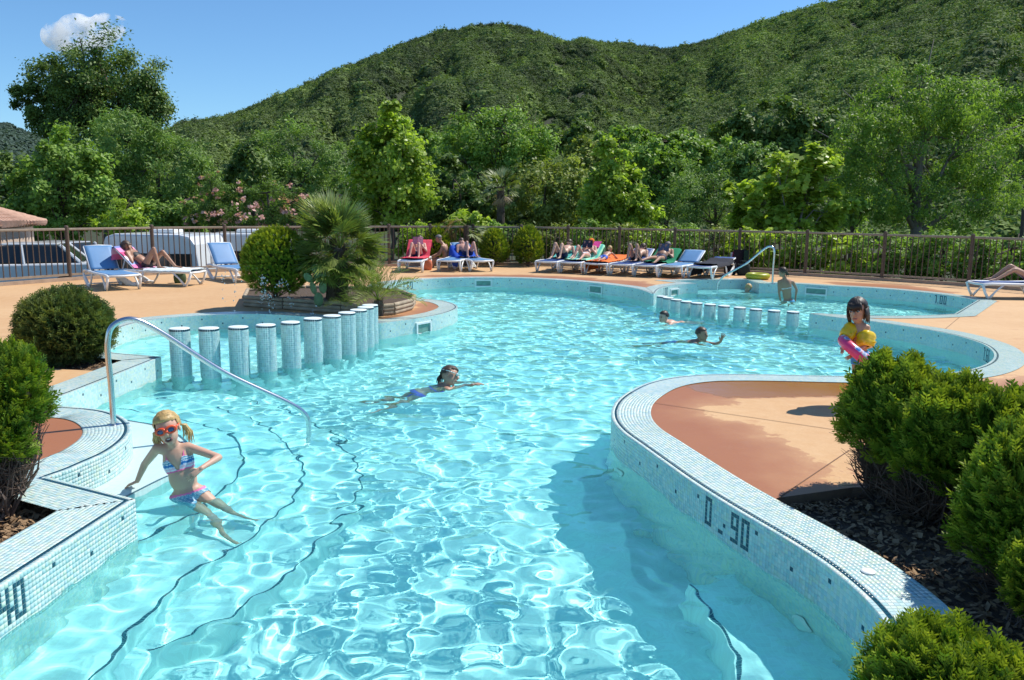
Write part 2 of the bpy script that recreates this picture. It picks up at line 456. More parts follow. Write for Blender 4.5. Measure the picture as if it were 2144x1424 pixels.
# ---- mosaic as real pieces where it is close to the photographer
GLYPH = {'0': ('111', '101', '101', '101', '101', '101', '111'), '9': ('111', '101', '101', '111', '001', '001', '111'), '4': ('101', '101', '101', '111', '001', '001', '001'),
         '1': ('11', '01', '01', '01', '01', '01', '01'), '6': ('111', '100', '100', '111', '101', '101', '111'), '.': ('0', '0', '0', '0', '0', '0', '1'), 'd': ('00', '00', '00', '00', '00', '00', '11'), ' ': ('0',) * 7}
def u_near(px, py):
    q = np.array(P(px, py)[:2]); best = None
    for i, p in enumerate(SPOS):
        d = np.linalg.norm(p - q, axis=1); k = int(d.argmin())
        if best is None or d[k] < best[0]: best = (d[k], i, k)
    return best[1], best[2]
DIG = {}      # (segment, column) -> set of wall rows that are dark
def put_digits(text, px, py, row0=1, flip=False):
    """figures set in dark tiles; they read left to right for someone in front of the wall"""
    i, k = u_near(px, py)
    p, n = SPOS[i], SNOR[i]
    kk = min(max(k, 1), len(p) - 2); t = p[kk + 1] - p[kk - 1]
    right = np.array([n[kk][1], -n[kk][0]])      # seen from the water, looking along +n
    dirn = 1 if np.dot(t, right) > 0 else -1
    cur = 0
    for ch in text:
        g = GLYPH[ch]
        for c in range(len(g[0])):
            for r_ in range(7):
                if g[r_][c] == '1': DIG.setdefault((i, k + dirn * (cur + c)), set()).add(row0 + r_)
        cur += len(g[0]) + 1
put_digits('0 d 90', 1478, 1029)
put_digits('0.40', -58, 1268)
put_digits('1.60', 843, 588.5)
put_digits('1.00', 1957, 615)
put_digits('1.60', 2062, 722)
put_digits('1.00', 1390, 601.5)

def tile_box_mesh(name, mat):
    b = MB(); s = TS * .462; b_ = TS * .435; h = .0014
    vs = [(-s, -s, 0), (s, -s, 0), (s, s, 0), (-s, s, 0), (-b_, -b_, h), (b_, -b_, h), (b_, b_, h), (-b_, b_, h)]
    b.add(vs, [(4, 5, 6, 7), (0, 1, 5, 4), (1, 2, 6, 5), (2, 3, 7, 6), (3, 0, 4, 7)])
    me = b.mesh(name); me.materials.append(mat); return me
def mosaic_pieces():
    rng = np.random.default_rng(11)
    recs = []      # (dist, origin, du, dv, normal, colour index, on_wall)
    for i, (p, n, u, rc) in enumerate(zip(SPOS, SNOR, SU, SREACH)):
        mid = .5 * (p[1:] + p[:-1]); nm = .5 * (n[1:] + n[:-1]); nm /= np.linalg.norm(nm, axis=1)[:, None]
        dcam = np.hypot(mid[:, 0], mid[:, 1]); rcm = np.minimum(rc[1:], rc[:-1])
        tdir = (p[1:] - p[:-1]); tdir /= np.linalg.norm(tdir, axis=1)[:, None] + 1e-9
        for k in range(len(mid)):
            far = dcam[k] > 7.6 or mid[k, 1] < 1.6
            keys = DIG.get((i, k))
            if far and not keys: continue
            t3 = np.array([tdir[k, 0], tdir[k, 1], 0]); n3 = np.array([nm[k, 0], nm[k, 1], 0])
            facing = (nm[k, 0] * mid[k, 0] + nm[k, 1] * mid[k, 1]) > 0
            iu = int(math.floor((u[k] + .3 * TS) / TS))
            if facing or keys:
                for r_ in range(11):
                    dark = (keys and r_ in keys) or (not far and ((iu % 24 == 3 and r_ == 2) or (iu % 24 == 15 and r_ == 5)))
                    if far and not dark: continue
                    c = np.array([mid[k, 0], mid[k, 1], -(r_ + .5) * TS])
                    recs.append((dcam[k], c, t3, np.array([0, 0, 1.0]), -n3, 7 if dark else int(rng.integers(7)), 1))
            if not far:
                for r_ in range(13):
                    if (r_ + 1) * TS > rcm[k] + .004: break
                    c = np.array([mid[k, 0] + nm[k, 0] * (r_ + .5) * TS, mid[k, 1] + nm[k, 1] * (r_ + .5) * TS, 0])
                    recs.append((dcam[k], c, t3, n3, np.array([0, 0, 1.0]), 7 if r_ == 1 else int(rng.integers(7)), 0))
    def shown(rc):
        c = rc[1]; d = np.array([c[0], c[1], c[2] - CAMZ]); w_ = d @ _F
        x = 1072 + FPX * (d @ _R) / w_; y = 712 - FPX * (d @ _U) / w_
        return 4 < x < 2140 and 4 < y < 1420 and c[2] > WZ + .01
    recs.sort(key=lambda rc: rc[0])
    cnt = {0: 0, 1: 0}; rest = {0: [], 1: []}
    shared = [tile_box_mesh('tile', m) for m in M_TILES + [M_DARKT]]
    for rc in recs:
        o = rc[6]
        ez = rc[4]; ex = rc[2]; ey = np.cross(ez, ex)
        if cnt[o] < 290 and shown(rc) and rc[0] < 7.6:
            cnt[o] += 1
            ob = bpy.data.objects.new('tile', shared[rc[5]]); COL.objects.link(ob)
            ob.matrix_world = Matrix(((ex[0], ey[0], ez[0], rc[1][0]), (ex[1], ey[1], ez[1], rc[1][1]), (ex[2], ey[2], ez[2], rc[1][2]), (0, 0, 0, 1)))
            ob.parent = wall if o else coping
            ob.cycles.is_caustics_receiver = True
        else: rest[o].append(rc)
    for o, par in ((0, coping), (1, wall)):
        rr = rest[o]; N = len(rr)
        C = np.array([r_[1] for r_ in rr]); X = np.array([r_[2] for r_ in rr]); Z = np.array([r_[4] for r_ in rr]); Y = np.cross(Z, X)
        s = TS * .462; b_ = TS * .435; h = .0014
        loc = np.array([(-s, -s, 0), (s, -s, 0), (s, s, 0), (-s, s, 0), (-b_, -b_, h), (b_, -b_, h), (b_, b_, h), (-b_, b_, h)])
        V = C[:, None] + loc[None, :, 0:1] * X[:, None] + loc[None, :, 1:2] * Y[:, None] + loc[None, :, 2:3] * Z[:, None]
        fq = np.array([(4, 5, 6, 7), (0, 1, 5, 4), (1, 2, 6, 5), (2, 3, 7, 6), (3, 0, 4, 7)])
        Q = (np.arange(N)[:, None, None] * 8 + fq[None]).reshape(-1, 4)
        pal = np.array(PAL + [DARK[0]]); cc = pal[[r_[5] for r_ in rr]] * np.random.default_rng(5).uniform(.93, 1.05, (N, 1))
        ob = link('mosaic_tiles', npmesh('mosaic_tiles', V.reshape(-1, 3), Q, cols=np.repeat(cc, 8, 0)), M_VTILE, par)
        ob['kind'] = 'stuff'; ob.cycles.is_caustics_receiver = True
mosaic_pieces()

# ---- floor, basin floor, steps, bench
M_FLOOR = None
def floor_mat(name, c, var=.05):
    m, nt, b = nmat(name)
    tc = nt.nodes.new('ShaderNodeTexCoord'); sx = nt.nodes.new('ShaderNodeSeparateXYZ'); nt.links.new(tc.outputs['Object'], sx.inputs[0])
    u = math_n(nt, 'DIVIDE', sx.outputs[0], TS); v = math_n(nt, 'DIVIDE', sx.outputs[1], TS)
    cmb = nt.nodes.new('ShaderNodeCombineXYZ'); nt.links.new(math_n(nt, 'FLOOR', u), cmb.inputs[0]); nt.links.new(math_n(nt, 'FLOOR', v), cmb.inputs[1])
    wn = nd(nt, 'ShaderNodeTexWhiteNoise', noise_dimensions='2D'); nt.links.new(cmb.outputs[0], wn.inputs[0])
    col = ramp(nt, wn.outputs[0], [(0, tuple(x * (1 - var) for x in c)), (1, tuple(min(1, x * (1 + var)) for x in c))])
    eu = math_n(nt, 'ABSOLUTE', math_n(nt, 'SUBTRACT', math_n(nt, 'FRACT', u), .5)); ev = math_n(nt, 'ABSOLUTE', math_n(nt, 'SUBTRACT', math_n(nt, 'FRACT', v), .5))
    g = math_n(nt, 'GREATER_THAN', math_n(nt, 'MAXIMUM', eu, ev), .45)
    col = mix_col(nt, math_n(nt, 'MULTIPLY', g, .5), col, tuple(min(1, x * 1.15 + .03) for x in c))
    col = mix_col(nt, ramp(nt, noise_n(nt, .9, 3), [(.35, (0,) * 3), (.7, (.25,) * 3)]), col, tuple(x * .93 for x in c))
    nt.links.new(col, b.inputs['Base Color']); b.inputs['Roughness'].default_value = .5
    return m
M_NOSE = simple('nosing_teal', (.03, .13, .17), .3, .15, 40)
M_FLOOR = floor_mat('pool_floor_mosaic', (.70, .94, .91))
M_STEP = floor_mat('step_mosaic', (.64, .88, .86))
recv = [wall, coping]
b = MB(); b.add([(-14, 1, -1.10), (14, 1, -1.10), (14, 30, -1.10), (-14, 30, -1.10)], [(0, 1, 2, 3)])
pf = tag(b.build('pool_floor', M_FLOOR), 'pale aqua mosaic floor of the swimming pool', kind='structure'); recv.append(pf)

def step(name, poly, z, label, line=None, mat=None):
    mb = MB(); mb.prism([tuple(p[:2]) for p in poly], -1.14, z)
    o = tag(mb.build(name, mat or M_STEP), label, kind='structure'); recv.append(o)
    if line is not None:            # dark tiles along the nosing
        pl = resample(catmull([tuple(q[:2]) for q in line], .05), TS); t = np.gradient(pl, axis=0); t /= np.linalg.norm(t, axis=1)[:, None]
        nn = np.stack([-t[:, 1], t[:, 0]], 1)
        c = np.mean(np.array([p[:2] for p in poly]), axis=0)
        if np.mean(((c - pl) * nn).sum(1)) < 0: nn = -nn
        V, Q = [], []
        for k in range(len(pl) - 1):
            a0, a1 = pl[k] + (pl[k + 1] - pl[k]) * .06, pl[k] + (pl[k + 1] - pl[k]) * .94
            i0, i1 = nn[k] * .004, nn[k] * (.004 + .72 * TS); bq = len(V)
            for q in (a0 + i0, a1 + i0, a1 + i1, a0 + i1): V.append((*q, z + .003))
            Q.append((bq, bq + 1, bq + 2, bq + 3))
        me = npmesh('nosing_tiles', V, Q)
        bm = bmesh.new(); bm.from_mesh(me)
        for f in bm.faces:
            f.normal_update()
            if f.normal.z < 0: f.normal_flip()
        bm.to_mesh(me); bm.free()
        e = link('nosing_tiles', me, M_NOSE, o); e['kind'] = 'stuff'; recv.append(e)
    return o
Z1, Z2, Z3, Z4 = WZ + .035, -.43, -.62, -.80
l1 = [P(a, b_, Z1) for a, b_ in ((240, 872), (266, 879), (322, 889), (372, 908), (402, 938), (402, 968), (376, 988), (342, 1003), (290, 1029), (262, 1043))]
step('pool_step', l1 + [P(150, 1010, Z1), P(60, 985, Z1), P(150, 900, Z1)], Z1, 'top entry step just above the water beside the handrail', l1, floor_mat('top_step_mosaic', (.52, .68, .66)))
l2 = [PW(a, b_, Z2) for a, b_ in ((230, 852), (300, 858), (378, 875), (440, 892), (486, 909), (505, 935), (509, 966), (500, 997), (470, 1023), (440, 1052), (404, 1080), (350, 1108), (297, 1134), (240, 1160))]
step('pool_step', l2 + [P(60, 1100, Z2), P(0, 900, Z2), P(80, 840, Z2)], Z2, 'second entry step under the shallow water, edged with dark tiles', l2)
l3 = [PW(a, b_, Z3) for a, b_ in ((230, 826), (360, 835), (480, 860), (560, 893), (612, 930), (634, 975), (618, 1035), (560, 1096), (502, 1142), (440, 1172), (380, 1213), (328, 1270), (276, 1328), (212, 1412), (150, 1500))]
l3e = [tuple(q) for q in l3]
step('pool_step', l3 + [P(-500, 1500, Z3), P(-300, 1100, Z3), P(0, 840, Z3)], Z3, 'third entry step winding along the left side under water', l3)
l4 = [PW(a, b_, Z4) for a, b_ in ((230, 806), (420, 815), (560, 842), (660, 885), (730, 940), (764, 1000), (752, 1050), (700, 1110), (640, 1175), (600, 1213), (540, 1250), (450, 1306), (315, 1364))]
step('pool_step', l4 + [PW(290, 1440, Z4), PW(240, 1550, Z4), P(-500, 1500, Z4), P(-300, 1100, Z4), P(0, 820, Z4)], Z4, 'lowest entry step, broad and deep under the water', l4)
ZB = -.62
lb = [PW(a, b_, ZB) for a, b_ in ((1592, 1207), (1520, 1212), (1438, 1217))]
lb2 = [PW(a, b_, ZB) for a, b_ in ((1438, 1217), (1476, 1268), (1520, 1335), (1548, 1395), (1560, 1460), (1566, 1560))]
bench = step('pool_bench', lb[:-1] + lb2 + [P(2100, 1560, ZB), P(2100, 1200, ZB)], ZB, 'submerged bench along the right hand wall with dark edging', lb2)
# children's basin behind the left pillars
ZK = -.52
kb = [P(a, b_, 0) for a, b_ in ((318, 752), (345, 745))]
COLX = [(381, 788), (442, 787), (503, 783), (560, 777), (611, 769), (657, 758), (697, 750), (728, 741), (752, 733), (767, 725), (776, 719)]
kl = [P(a, b_, WZ) for a, b_ in [(337, 790)] + [(a, b_ + 3) for a, b_ in COLX] + [(790, 706)]]
step('basin_floor', [tuple(q) for q in kl] + [P(900, 640), P(700, 620), P(400, 640), P(150, 680), P(150, 760), P(300, 760)], ZK, 'white shallow floor of the children\'s basin', kl, floor_mat('basin_mosaic', (.74, .9, .88)))
# entry step in the back recess
rs = [P(a, b_, 0) for a, b_ in ((1461, 594), (1405, 586), (1565, 583), (1592, 594))]
step('pool_step', rs, WZ - .05, 'top step in the recess of the second pool, just under water', None, floor_mat('recess_step_mosaic', (.46, .64, .63)))
rs2 = [PW(a, b_, -.45) for a, b_ in ((1440, 604), (1520, 608), (1600, 606), (1600, 590), (1420, 588))]
step('pool_step', rs2, -.45, 'second step of the far recess, under water', None)

# ---- pillars
def pillar_mesh(rad, z0, z1):
    nt_ = int(round(2 * math.pi * rad / TS)); V, Q, Cc = [], [], []
    rng = np.random.default_rng(int(rad * 1000) + int(z1 * 100) + 7)
    rows = int(round((z1 - z0) / TS)); rr = rad + .0025
    for r_ in range(rows):
        for k in range(nt_):
            a0, a1 = 2 * math.pi * (k + .06) / nt_, 2 * math.pi * (k + .94) / nt_
            za, zb = z1 - (r_ + .06) * TS, z1 - (r_ + .94) * TS
            c = np.array(DARK[0] if r_ == 0 else PAL[int(rng.choice([1, 2, 2, 4, 5]))]) * rng.uniform(.85, 1.03)
            bq = len(V)
            for (a, z, q) in ((a0, za, rr), (a1, za, rr), (a1, zb, rr), (a0, zb, rr)): V.append((q * math.cos(a), q * math.sin(a), z)); Cc.append(c)
            Q.append((bq, bq + 3, bq + 2, bq + 1))
    return npmesh('mosaic_tiles', V, Q, cols=Cc)
M_GROUT = simple('grout', lin((190, 222, 224)), .5, .05, 20)
M_CAPW = floor_mat('pillar_top_mosaic', (.74, .82, .79))
def pillars(spots, rad, ztop, zbot, lab, group):
    me_t = None; me_c = None; me_cap = None
    for i, (x, y) in enumerate(spots):
        e = empty('pillar', (x, y, zbot), 0, lab(i), 'pillar', group)
        if me_t is None:
            c = MB(); c.lathe((0, 0, 0), [(rad, 0), (rad, ztop - zbot - .002)], 32); me_c = c.mesh('column')
            q = MB(); q.lathe((0, 0, ztop - zbot), [(rad + .002, -.002), (rad - .004, .006), (rad * .5, .007)], 32); me_cap = q.mesh('cap')
            me_t = pillar_mesh(rad, max(0, -.75 - zbot), ztop - zbot - .001)
            me_c.materials.append(M_GROUT); me_cap.materials.append(M_CAPW); me_t.materials.append(M_VTILE)
            me_c.polygons.foreach_set('use_smooth', [len(p.vertices) == 4 for p in me_c.polygons])
        for nm_, me in (('column', me_c), ('cap', me_cap), ('mosaic_tiles', me_t)):
            o = bpy.data.objects.new(nm_, me); COL.objects.link(o); o.parent = e; recv.append(o)
            if nm_ == 'mosaic_tiles': o['kind'] = 'stuff'
ORD = ['first', 'second', 'third', 'fourth', 'fifth', 'sixth', 'seventh', 'eighth', 'ninth', 'tenth', 'eleventh', 'twelfth', 'thirteenth', 'fourteenth', 'fifteenth', 'sixteenth', 'seventeenth', 'eighteenth', 'nineteenth', 'twentieth']
pillars([P(a, b_, WZ)[:2] for a, b_ in COLX], .112, .315, -1.2,
        lambda i: 'tall mosaic pillar edging the children\'s basin, %s from the handrail side' % ORD[i], 'tall pillars of the children\'s basin')
FCX = [(1386, 621), (1399, 624), (1416, 628), (1437, 632), (1459, 635), (1487, 638), (1516, 641), (1549, 644.6), (1583, 648), (1621, 651), (1660.5, 653.5)]
pillars([P(a, b_, -.015)[:2] for a, b_ in FCX], .105, -.01, -1.2,
        lambda i: 'low mosaic pillar between the two far pools, %s from the pointed coping tip' % ORD[i], 'low pillars between the pools')
# threshold wall below the low pillars
tw = [P(a, b_, -.02) for a, b_ in [(1368, 616)] + FCX + [(1698, 657)]]
mb = MB(); mb.tube([(p.x, p.y, -.75) for p in tw], .12, 6, flat=(1, 3.2)); o = tag(mb.build('threshold_wall', M_STEP), 'underwater sill that carries the low pillars', kind='structure'); recv.append(o)

# ---- water surface: a fine moving-water mesh
def waves(X, Y):
    rng = np.random.default_rng(8)
    Z = np.zeros_like(X)
    calm = np.clip(.62 + .55 * np.exp(-((X + 2.3) ** 2 + (Y - 5.5) ** 2) / 9) + .28 * np.sin(.55 * X + 1.3 * np.sin(.31 * Y)) * np.sin(.43 * Y + .8), .4, 1.15)
    bands = [(20, .6, 1.6, .0036), (40, .22, .5, .0055), (46, .13, .24, .0066)]
    for n, l0, l1_, slope in bands:
        amp = 1.0 if l0 > .5 else (.55 + .45 * calm if l0 > .2 else calm)
        for i in range(n):
            lam = l0 * (l1_ / l0) ** rng.random(); k = 2 * math.pi / lam
            th = rng.normal(1.9, 1.15); ph = rng.random() * 6.28
            Z += amp * slope * lam / 2 * np.sin(k * (X * math.cos(th) + Y * math.sin(th)) + ph + .6 * np.sin(.37 * X + .23 * Y + i))
    # rings round the people in the water
    for px, py, a, k in ((941, 812, .010, 26), (1389, 675, .008, 24), (1470, 718, .010, 26), (1512, 722, .006, 34), (1566, 612, .008, 22), (1649, 628, .008, 22), (395, 1040, .006, 34), (560, 690, .010, 30), (640, 690, .008, 30)):
        c = P(px, py, WZ); r_ = np.hypot(X - c.x, Y - c.y); Z += a * np.sin(k * r_) * np.exp(-r_ / .55) * np.clip(r_ / .12, 0, 1)
    return Z
def build_water():
    st = .030
    x0, x1 = LOOP[:, 0].min() - .2, LOOP[:, 0].max() + .2; y0, y1 = LOOP[:, 1].min() - .1, LOOP[:, 1].max() + .2
    xs = np.arange(x0, x1, st); ys = np.arange(y0, y1, st)
    X, Y = np.meshgrid(xs, ys)
    cx = .5 * (X[:-1, :-1] + X[1:, 1:]); cyy = .5 * (Y[:-1, :-1] + Y[1:, 1:])
    # keep the cells over the pool and a hand's breadth round it
    cs = 8
    xc = np.arange(x0, x1 + .5, st * cs); yc = np.arange(y0, y1 + .5, st * cs); XC, YC = np.meshgrid(xc, yc)
    ptc = np.column_stack([XC.ravel(), YC.ravel()])
    ins = inside(ptc, LOOPC).reshape(XC.shape); near = (dist_poly(ptc, LOOPC[::2]) < .36).reshape(XC.shape)
    ok = ins | near
    iy = np.clip(np.round((cyy - y0) / (st * cs)).astype(int), 0, ok.shape[0] - 1); ix = np.clip(np.round((cx - x0) / (st * cs)).astype(int), 0, ok.shape[1] - 1)
    keep = ok[iy, ix]
    Z = waves(X, Y) + WZ
    idx = np.arange(X.size).reshape(X.shape)
    Q = np.stack([idx[:-1, :-1], idx[:-1, 1:], idx[1:, 1:], idx[1:, :-1]], -1)[keep]
    used = np.zeros(X.size, bool); used[Q.ravel()] = True
    remap = np.cumsum(used) - 1
    V = np.stack([X, Y, Z], -1).reshape(-1, 3)[used]
    return npmesh('pool_water', V, remap[Q])
m = bpy.data.materials.new('water'); m.use_nodes = True; nt = m.node_tree; nt.nodes.clear()
_o = nt.nodes.new('ShaderNodeOutputMaterial'); _g = nt.nodes.new('ShaderNodeBsdfGlass')
_g.inputs['IOR'].default_value = 1.33; _g.inputs['Roughness'].default_value = 0; _g.inputs['Color'].default_value = (.73, .985, .99, 1)
nt.links.new(_g.outputs[0], _o.inputs[0]); M_WATER = m
water = tag(link('pool_water', build_water(), M_WATER, smooth=True), 'clear rippling turquoise pool water', kind='structure')
water.cycles.is_caustics_caster = True
# ================================================================== DECK, SOIL, GROUND
FENCE_PX = [(-290, 622), (-60, 606), (147, 590), (323, 578), (474, 571), (605, 566.5), (720, 563), (815, 560.5), (901, 558.5), (990, 557.5), (1090, 558), (1188, 560), (1295, 563.5), (1410, 568), (1545, 573), (1685, 580), (1846, 590), (2027, 602), (2240, 619), (2480, 643)]
FENCE = [P(a, b_ - 3, 0) for a, b_ in FENCE_PX]
SOIL_L = [P(a, b_, 0) for a, b_ in ((44, 1018), (176, 1059), (0, 1162), (-330, 1380), (-520, 1200), (-300, 1005))]
SOIL_M = [P(a, b_, 0) for a, b_ in ((284, 750), (222, 776), (150, 773), (95, 771), (50, 752), (120, 732), (236, 744))]
SOIL_R = [P(a, b_, 0) for a, b_ in ((1626, 1042), (1657, 1062), (1718, 1097), (1806, 1156), (1853, 1196), (1900, 1243), (1937, 1282), (1960, 1320), (1985, 1400), (2000, 1560), (2900, 1560), (2750, 1060), (2300, 1010), (1785, 1020))]
BED = [P(a, b_, 0) for a, b_ in ((512, 640), (600, 650), (753, 659), (788, 661), (828, 657), (862, 647), (868, 637), (840, 626), (760, 620), (640, 618), (520, 622))]
outer = [(FENCE[0].x - 3, FENCE[0].y - 1.5)] + [(f.x, f.y + .12) for f in FENCE] + [(FENCE[-1].x + 4, FENCE[-1].y - 3), (18, -4), (-16, -4)]
LIGHT = [(1480, 856), (1520, 846), (1560, 838), (1640, 834), (1800, 836), (1800, 950), (1765, 968), (1732, 962), (1690, 948), (1648, 930), (1625, 920), (1660, 913), (1720, 912), (1655, 908), (1612, 896), (1570, 882), (1525, 878), (1505, 868)]
LIGHT2 = [(1738, 988), (1800, 966), (1820, 1010), (1745, 1030), (1728, 1018)]
LIGHT3 = [(560, 652), (0, 700), (-300, 760), (-300, 560), (500, 560), (560, 600)]
LIGHT4 = [(95, 780), (220, 782), (180, 800), (105, 830), (60, 830), (60, 775)]
PUDDLE = [(1428, 806), (1465, 797), (1540, 793), (1620, 796), (1720, 794), (1790, 798), (1800, 828), (1700, 832), (1600, 833), (1520, 834), (1490, 826), (1450, 818)]
WETS = [[(2078, 790), (2144, 788), (2300, 800), (2300, 830), (2140, 826), (2090, 818), (2040, 800)], [(1270, 585), (1345, 588), (1380, 596), (1350, 606), (1290, 594)], [(860, 580), (900, 575), (1000, 574), (1100, 575), (1230, 580), (1320, 592), (1280, 596), (1150, 585), (1000, 581)],
        [(1330, 574), (1420, 577), (1500, 583), (1400, 588)], [(870, 640), (905, 626), (950, 640), (930, 660), (860, 668), (800, 668), (840, 655)], [(1720, 588), (1900, 596), (2010, 612), (1960, 622), (1800, 606)], [(1950, 690), (2060, 705), (2130, 735), (2130, 765), (2090, 730), (2040, 712)]]
def G2(poly): return [tuple(P(a, b_, 0)[:2]) for a, b_ in poly]
def sdist(pts, poly):
    d = dist_poly(pts, poly); return np.where(inside(pts, poly), d, -d)
def build_deck():
    verts = [Vector(q) for q in outer]; edges = [(i, (i + 1) % len(outer)) for i in range(len(outer))]
    def addloop(L):
        b0 = len(verts); verts.extend(Vector((float(q[0]), float(q[1]))) for q in L)
        edges.extend((b0 + i, b0 + (i + 1) % len(L)) for i in range(len(L)))
    loopd = LOOP[::3]
    addloop(loopd)
    holes = [SOIL_L, SOIL_M, SOIL_R]
    for h in holes: addloop([q[:2] for q in h])
    rng = np.random.default_rng(2)
    g1 = np.stack(np.meshgrid(np.arange(-9, 9, .11), np.arange(3, 9.5, .11)), -1).reshape(-1, 2)
    g2 = np.stack(np.meshgrid(np.arange(-17, 19, .24), np.arange(9.5, 27, .24)), -1).reshape(-1, 2)
    g = np.concatenate([g1, g2]) + rng.uniform(-.02, .02, (len(g1) + len(g2), 2))
    ok = inside(g, outer) & ~inside(g, loopd) & (dist_poly(g, loopd) > .04)
    for h in holes: ok &= ~inside(g, [tuple(q[:2]) for q in h])
    verts.extend(Vector(q) for q in g[ok])
    vo, eo, fo, _, _, _ = delaunay_2d_cdt(verts, edges, [], 0, 1e-5)
    V = np.array([tuple(v) for v in vo]); F = np.array([tuple(f) for f in fo])
    c = V[F].mean(1)
    keep = inside(c, outer) & ~inside(c, loopd)
    for h in holes: keep &= ~inside(c, [tuple(q[:2]) for q in h])
    F = F[keep]
    me = npmesh('pool_deck', np.column_stack([V, np.full(len(V), -.006)]), None, F)
    # wet: signed distance-like field, positive where the concrete is wet
    dl = dist_poly(V, LOOPC)
    wet = .28 - dl
    pen = inside(V, G2([(1270, 780), (1900, 775), (2060, 800), (1900, 1100), (1270, 1060)]))
    wet = np.where(pen, np.maximum(wet, .6), wet)
    penl = inside(V, G2([(60, 855), (300, 850), (300, 1010), (0, 1030)]))
    wet = np.where(penl, np.maximum(wet, .6), wet)
    for L in (LIGHT, LIGHT2, LIGHT4): wet = np.minimum(wet, -sdist(V, G2(L)))
    s3 = sdist(V, G2(LIGHT3)); wet = np.where(s3 > 0, np.minimum(wet, .04 - dl), wet)
    for L in WETS: wet = np.maximum(wet, sdist(V, G2(L)))
    fattr(me, 'wet', np.clip(wet, -1, 1)); fattr(me, 'pud', np.clip(sdist(V, G2(PUDDLE)), -1, 1))
    return me
m, nt, b = nmat('stamped_concrete'); M_DECK = m
at = nd(nt, 'ShaderNodeAttribute', attribute_name='wet'); ap = nd(nt, 'ShaderNodeAttribute', attribute_name='pud')
n1 = noise_n(nt, 1.6, 5, .6); n2 = noise_n(nt, 9, 4, .6); n3 = noise_n(nt, 70, 3, .6); n4 = noise_n(nt, .45, 4, .55)
wv = math_n(nt, 'ADD', at.outputs['Fac'], math_n(nt, 'MULTIPLY', math_n(nt, 'SUBTRACT', n1, .5), .85))
wv = math_n(nt, 'ADD', wv, math_n(nt, 'MULTIPLY', math_n(nt, 'SUBTRACT', n2, .5), .22))
wetf = ramp(nt, wv, [(.0, (0,) * 3), (.02, (.55,) * 3), (.16, (.8,) * 3), (.45, (1,) * 3)])
pv = math_n(nt, 'ADD', ap.outputs['Fac'], math_n(nt, 'MULTIPLY', math_n(nt, 'SUBTRACT', n2, .5), .14))
pudf = ramp(nt, pv, [(.0, (0,) * 3), (.05, (1,) * 3)])
dry = mix_col(nt, ramp(nt, n4, [(.3, (0,) * 3), (.7, (1,) * 3)]), (.70, .44, .215), (.59, .335, .145))
dry = mix_col(nt, ramp(nt, n2, [(.35, (0,) * 3), (.75, (.5,) * 3)]), dry, (.74, .50, .27))
# streaks of damp footprints
tc = nt.nodes.new('ShaderNodeTexCoord'); mp = nd(nt, 'ShaderNodeMapping'); mp.inputs['Scale'].default_value = (.8, 2.6, 1); nt.links.new(tc.outputs['Object'], mp.inputs[0])
ns = noise_n(nt, 2.1, 3, .5, mp.outputs[0])
dry = mix_col(nt, ramp(nt, ns, [(.66, (0,) * 3), (.72, (.55,) * 3)]), dry, (.50, .22, .10))
wetc = mix_col(nt, n1, (.43, .165, .062), (.37, .125, .042))
col = mix_col(nt, wetf, dry, wetc)
col = mix_col(nt, pudf, col, (.38, .15, .025))  # puddle; the yellow reflected in it is painted into its colour
col = mix_col(nt, math_n(nt, 'MULTIPLY', n3, .3), col, (.25, .12, .06))
col = mix_col(nt, ramp(nt, noise_n(nt, 3.2, 6, .7), [(.58, (0,) * 3), (.75, (.35,) * 3)]), col, (.42, .22, .12))
nt.links.new(col, b.inputs['Base Color'])
rg = math_n(nt, 'SUBTRACT', .8, math_n(nt, 'MULTIPLY', wetf, .32)); rg = math_n(nt, 'SUBTRACT', rg, math_n(nt, 'MULTIPLY', pudf, .36)); nt.links.new(rg, b.inputs['Roughness'])
hh = math_n(nt, 'MULTIPLY', n3, math_n(nt, 'SUBTRACT', 1.0, pudf)); bump(nt, b, math_n(nt, 'ADD', hh, math_n(nt, 'MULTIPLY', n2, .6)), .25, .006)
deck = tag(link('pool_deck', build_deck(), M_DECK), 'orange stamped concrete sun deck, wet in patches near the water', kind='structure')
# saw-cut joints in the concrete
jm = simple('joint', (.19, .10, .06), .9)
jb = MB()
for a, c in (((1632, 1040), (1778, 942)), ((1335, 838), (1790, 905)), ((1975, 692), (2010, 663)), ((2128, 748), (2300, 720)), ((0, 705), (240, 676)), ((1112, 574), (1150, 560))):
    p, q = P(*a), P(*c); d = (q - p).normalized(); n_ = Vector((-d.y, d.x, 0)) * .004
    jb.add([p - n_ + Vector((0, 0, -.0025)), p + n_ + Vector((0, 0, -.0025)), q + n_ + Vector((0, 0, -.0025)), q - n_ + Vector((0, 0, -.0025))], [(0, 3, 2, 1)])
o = jb.build('joint', jm, deck)

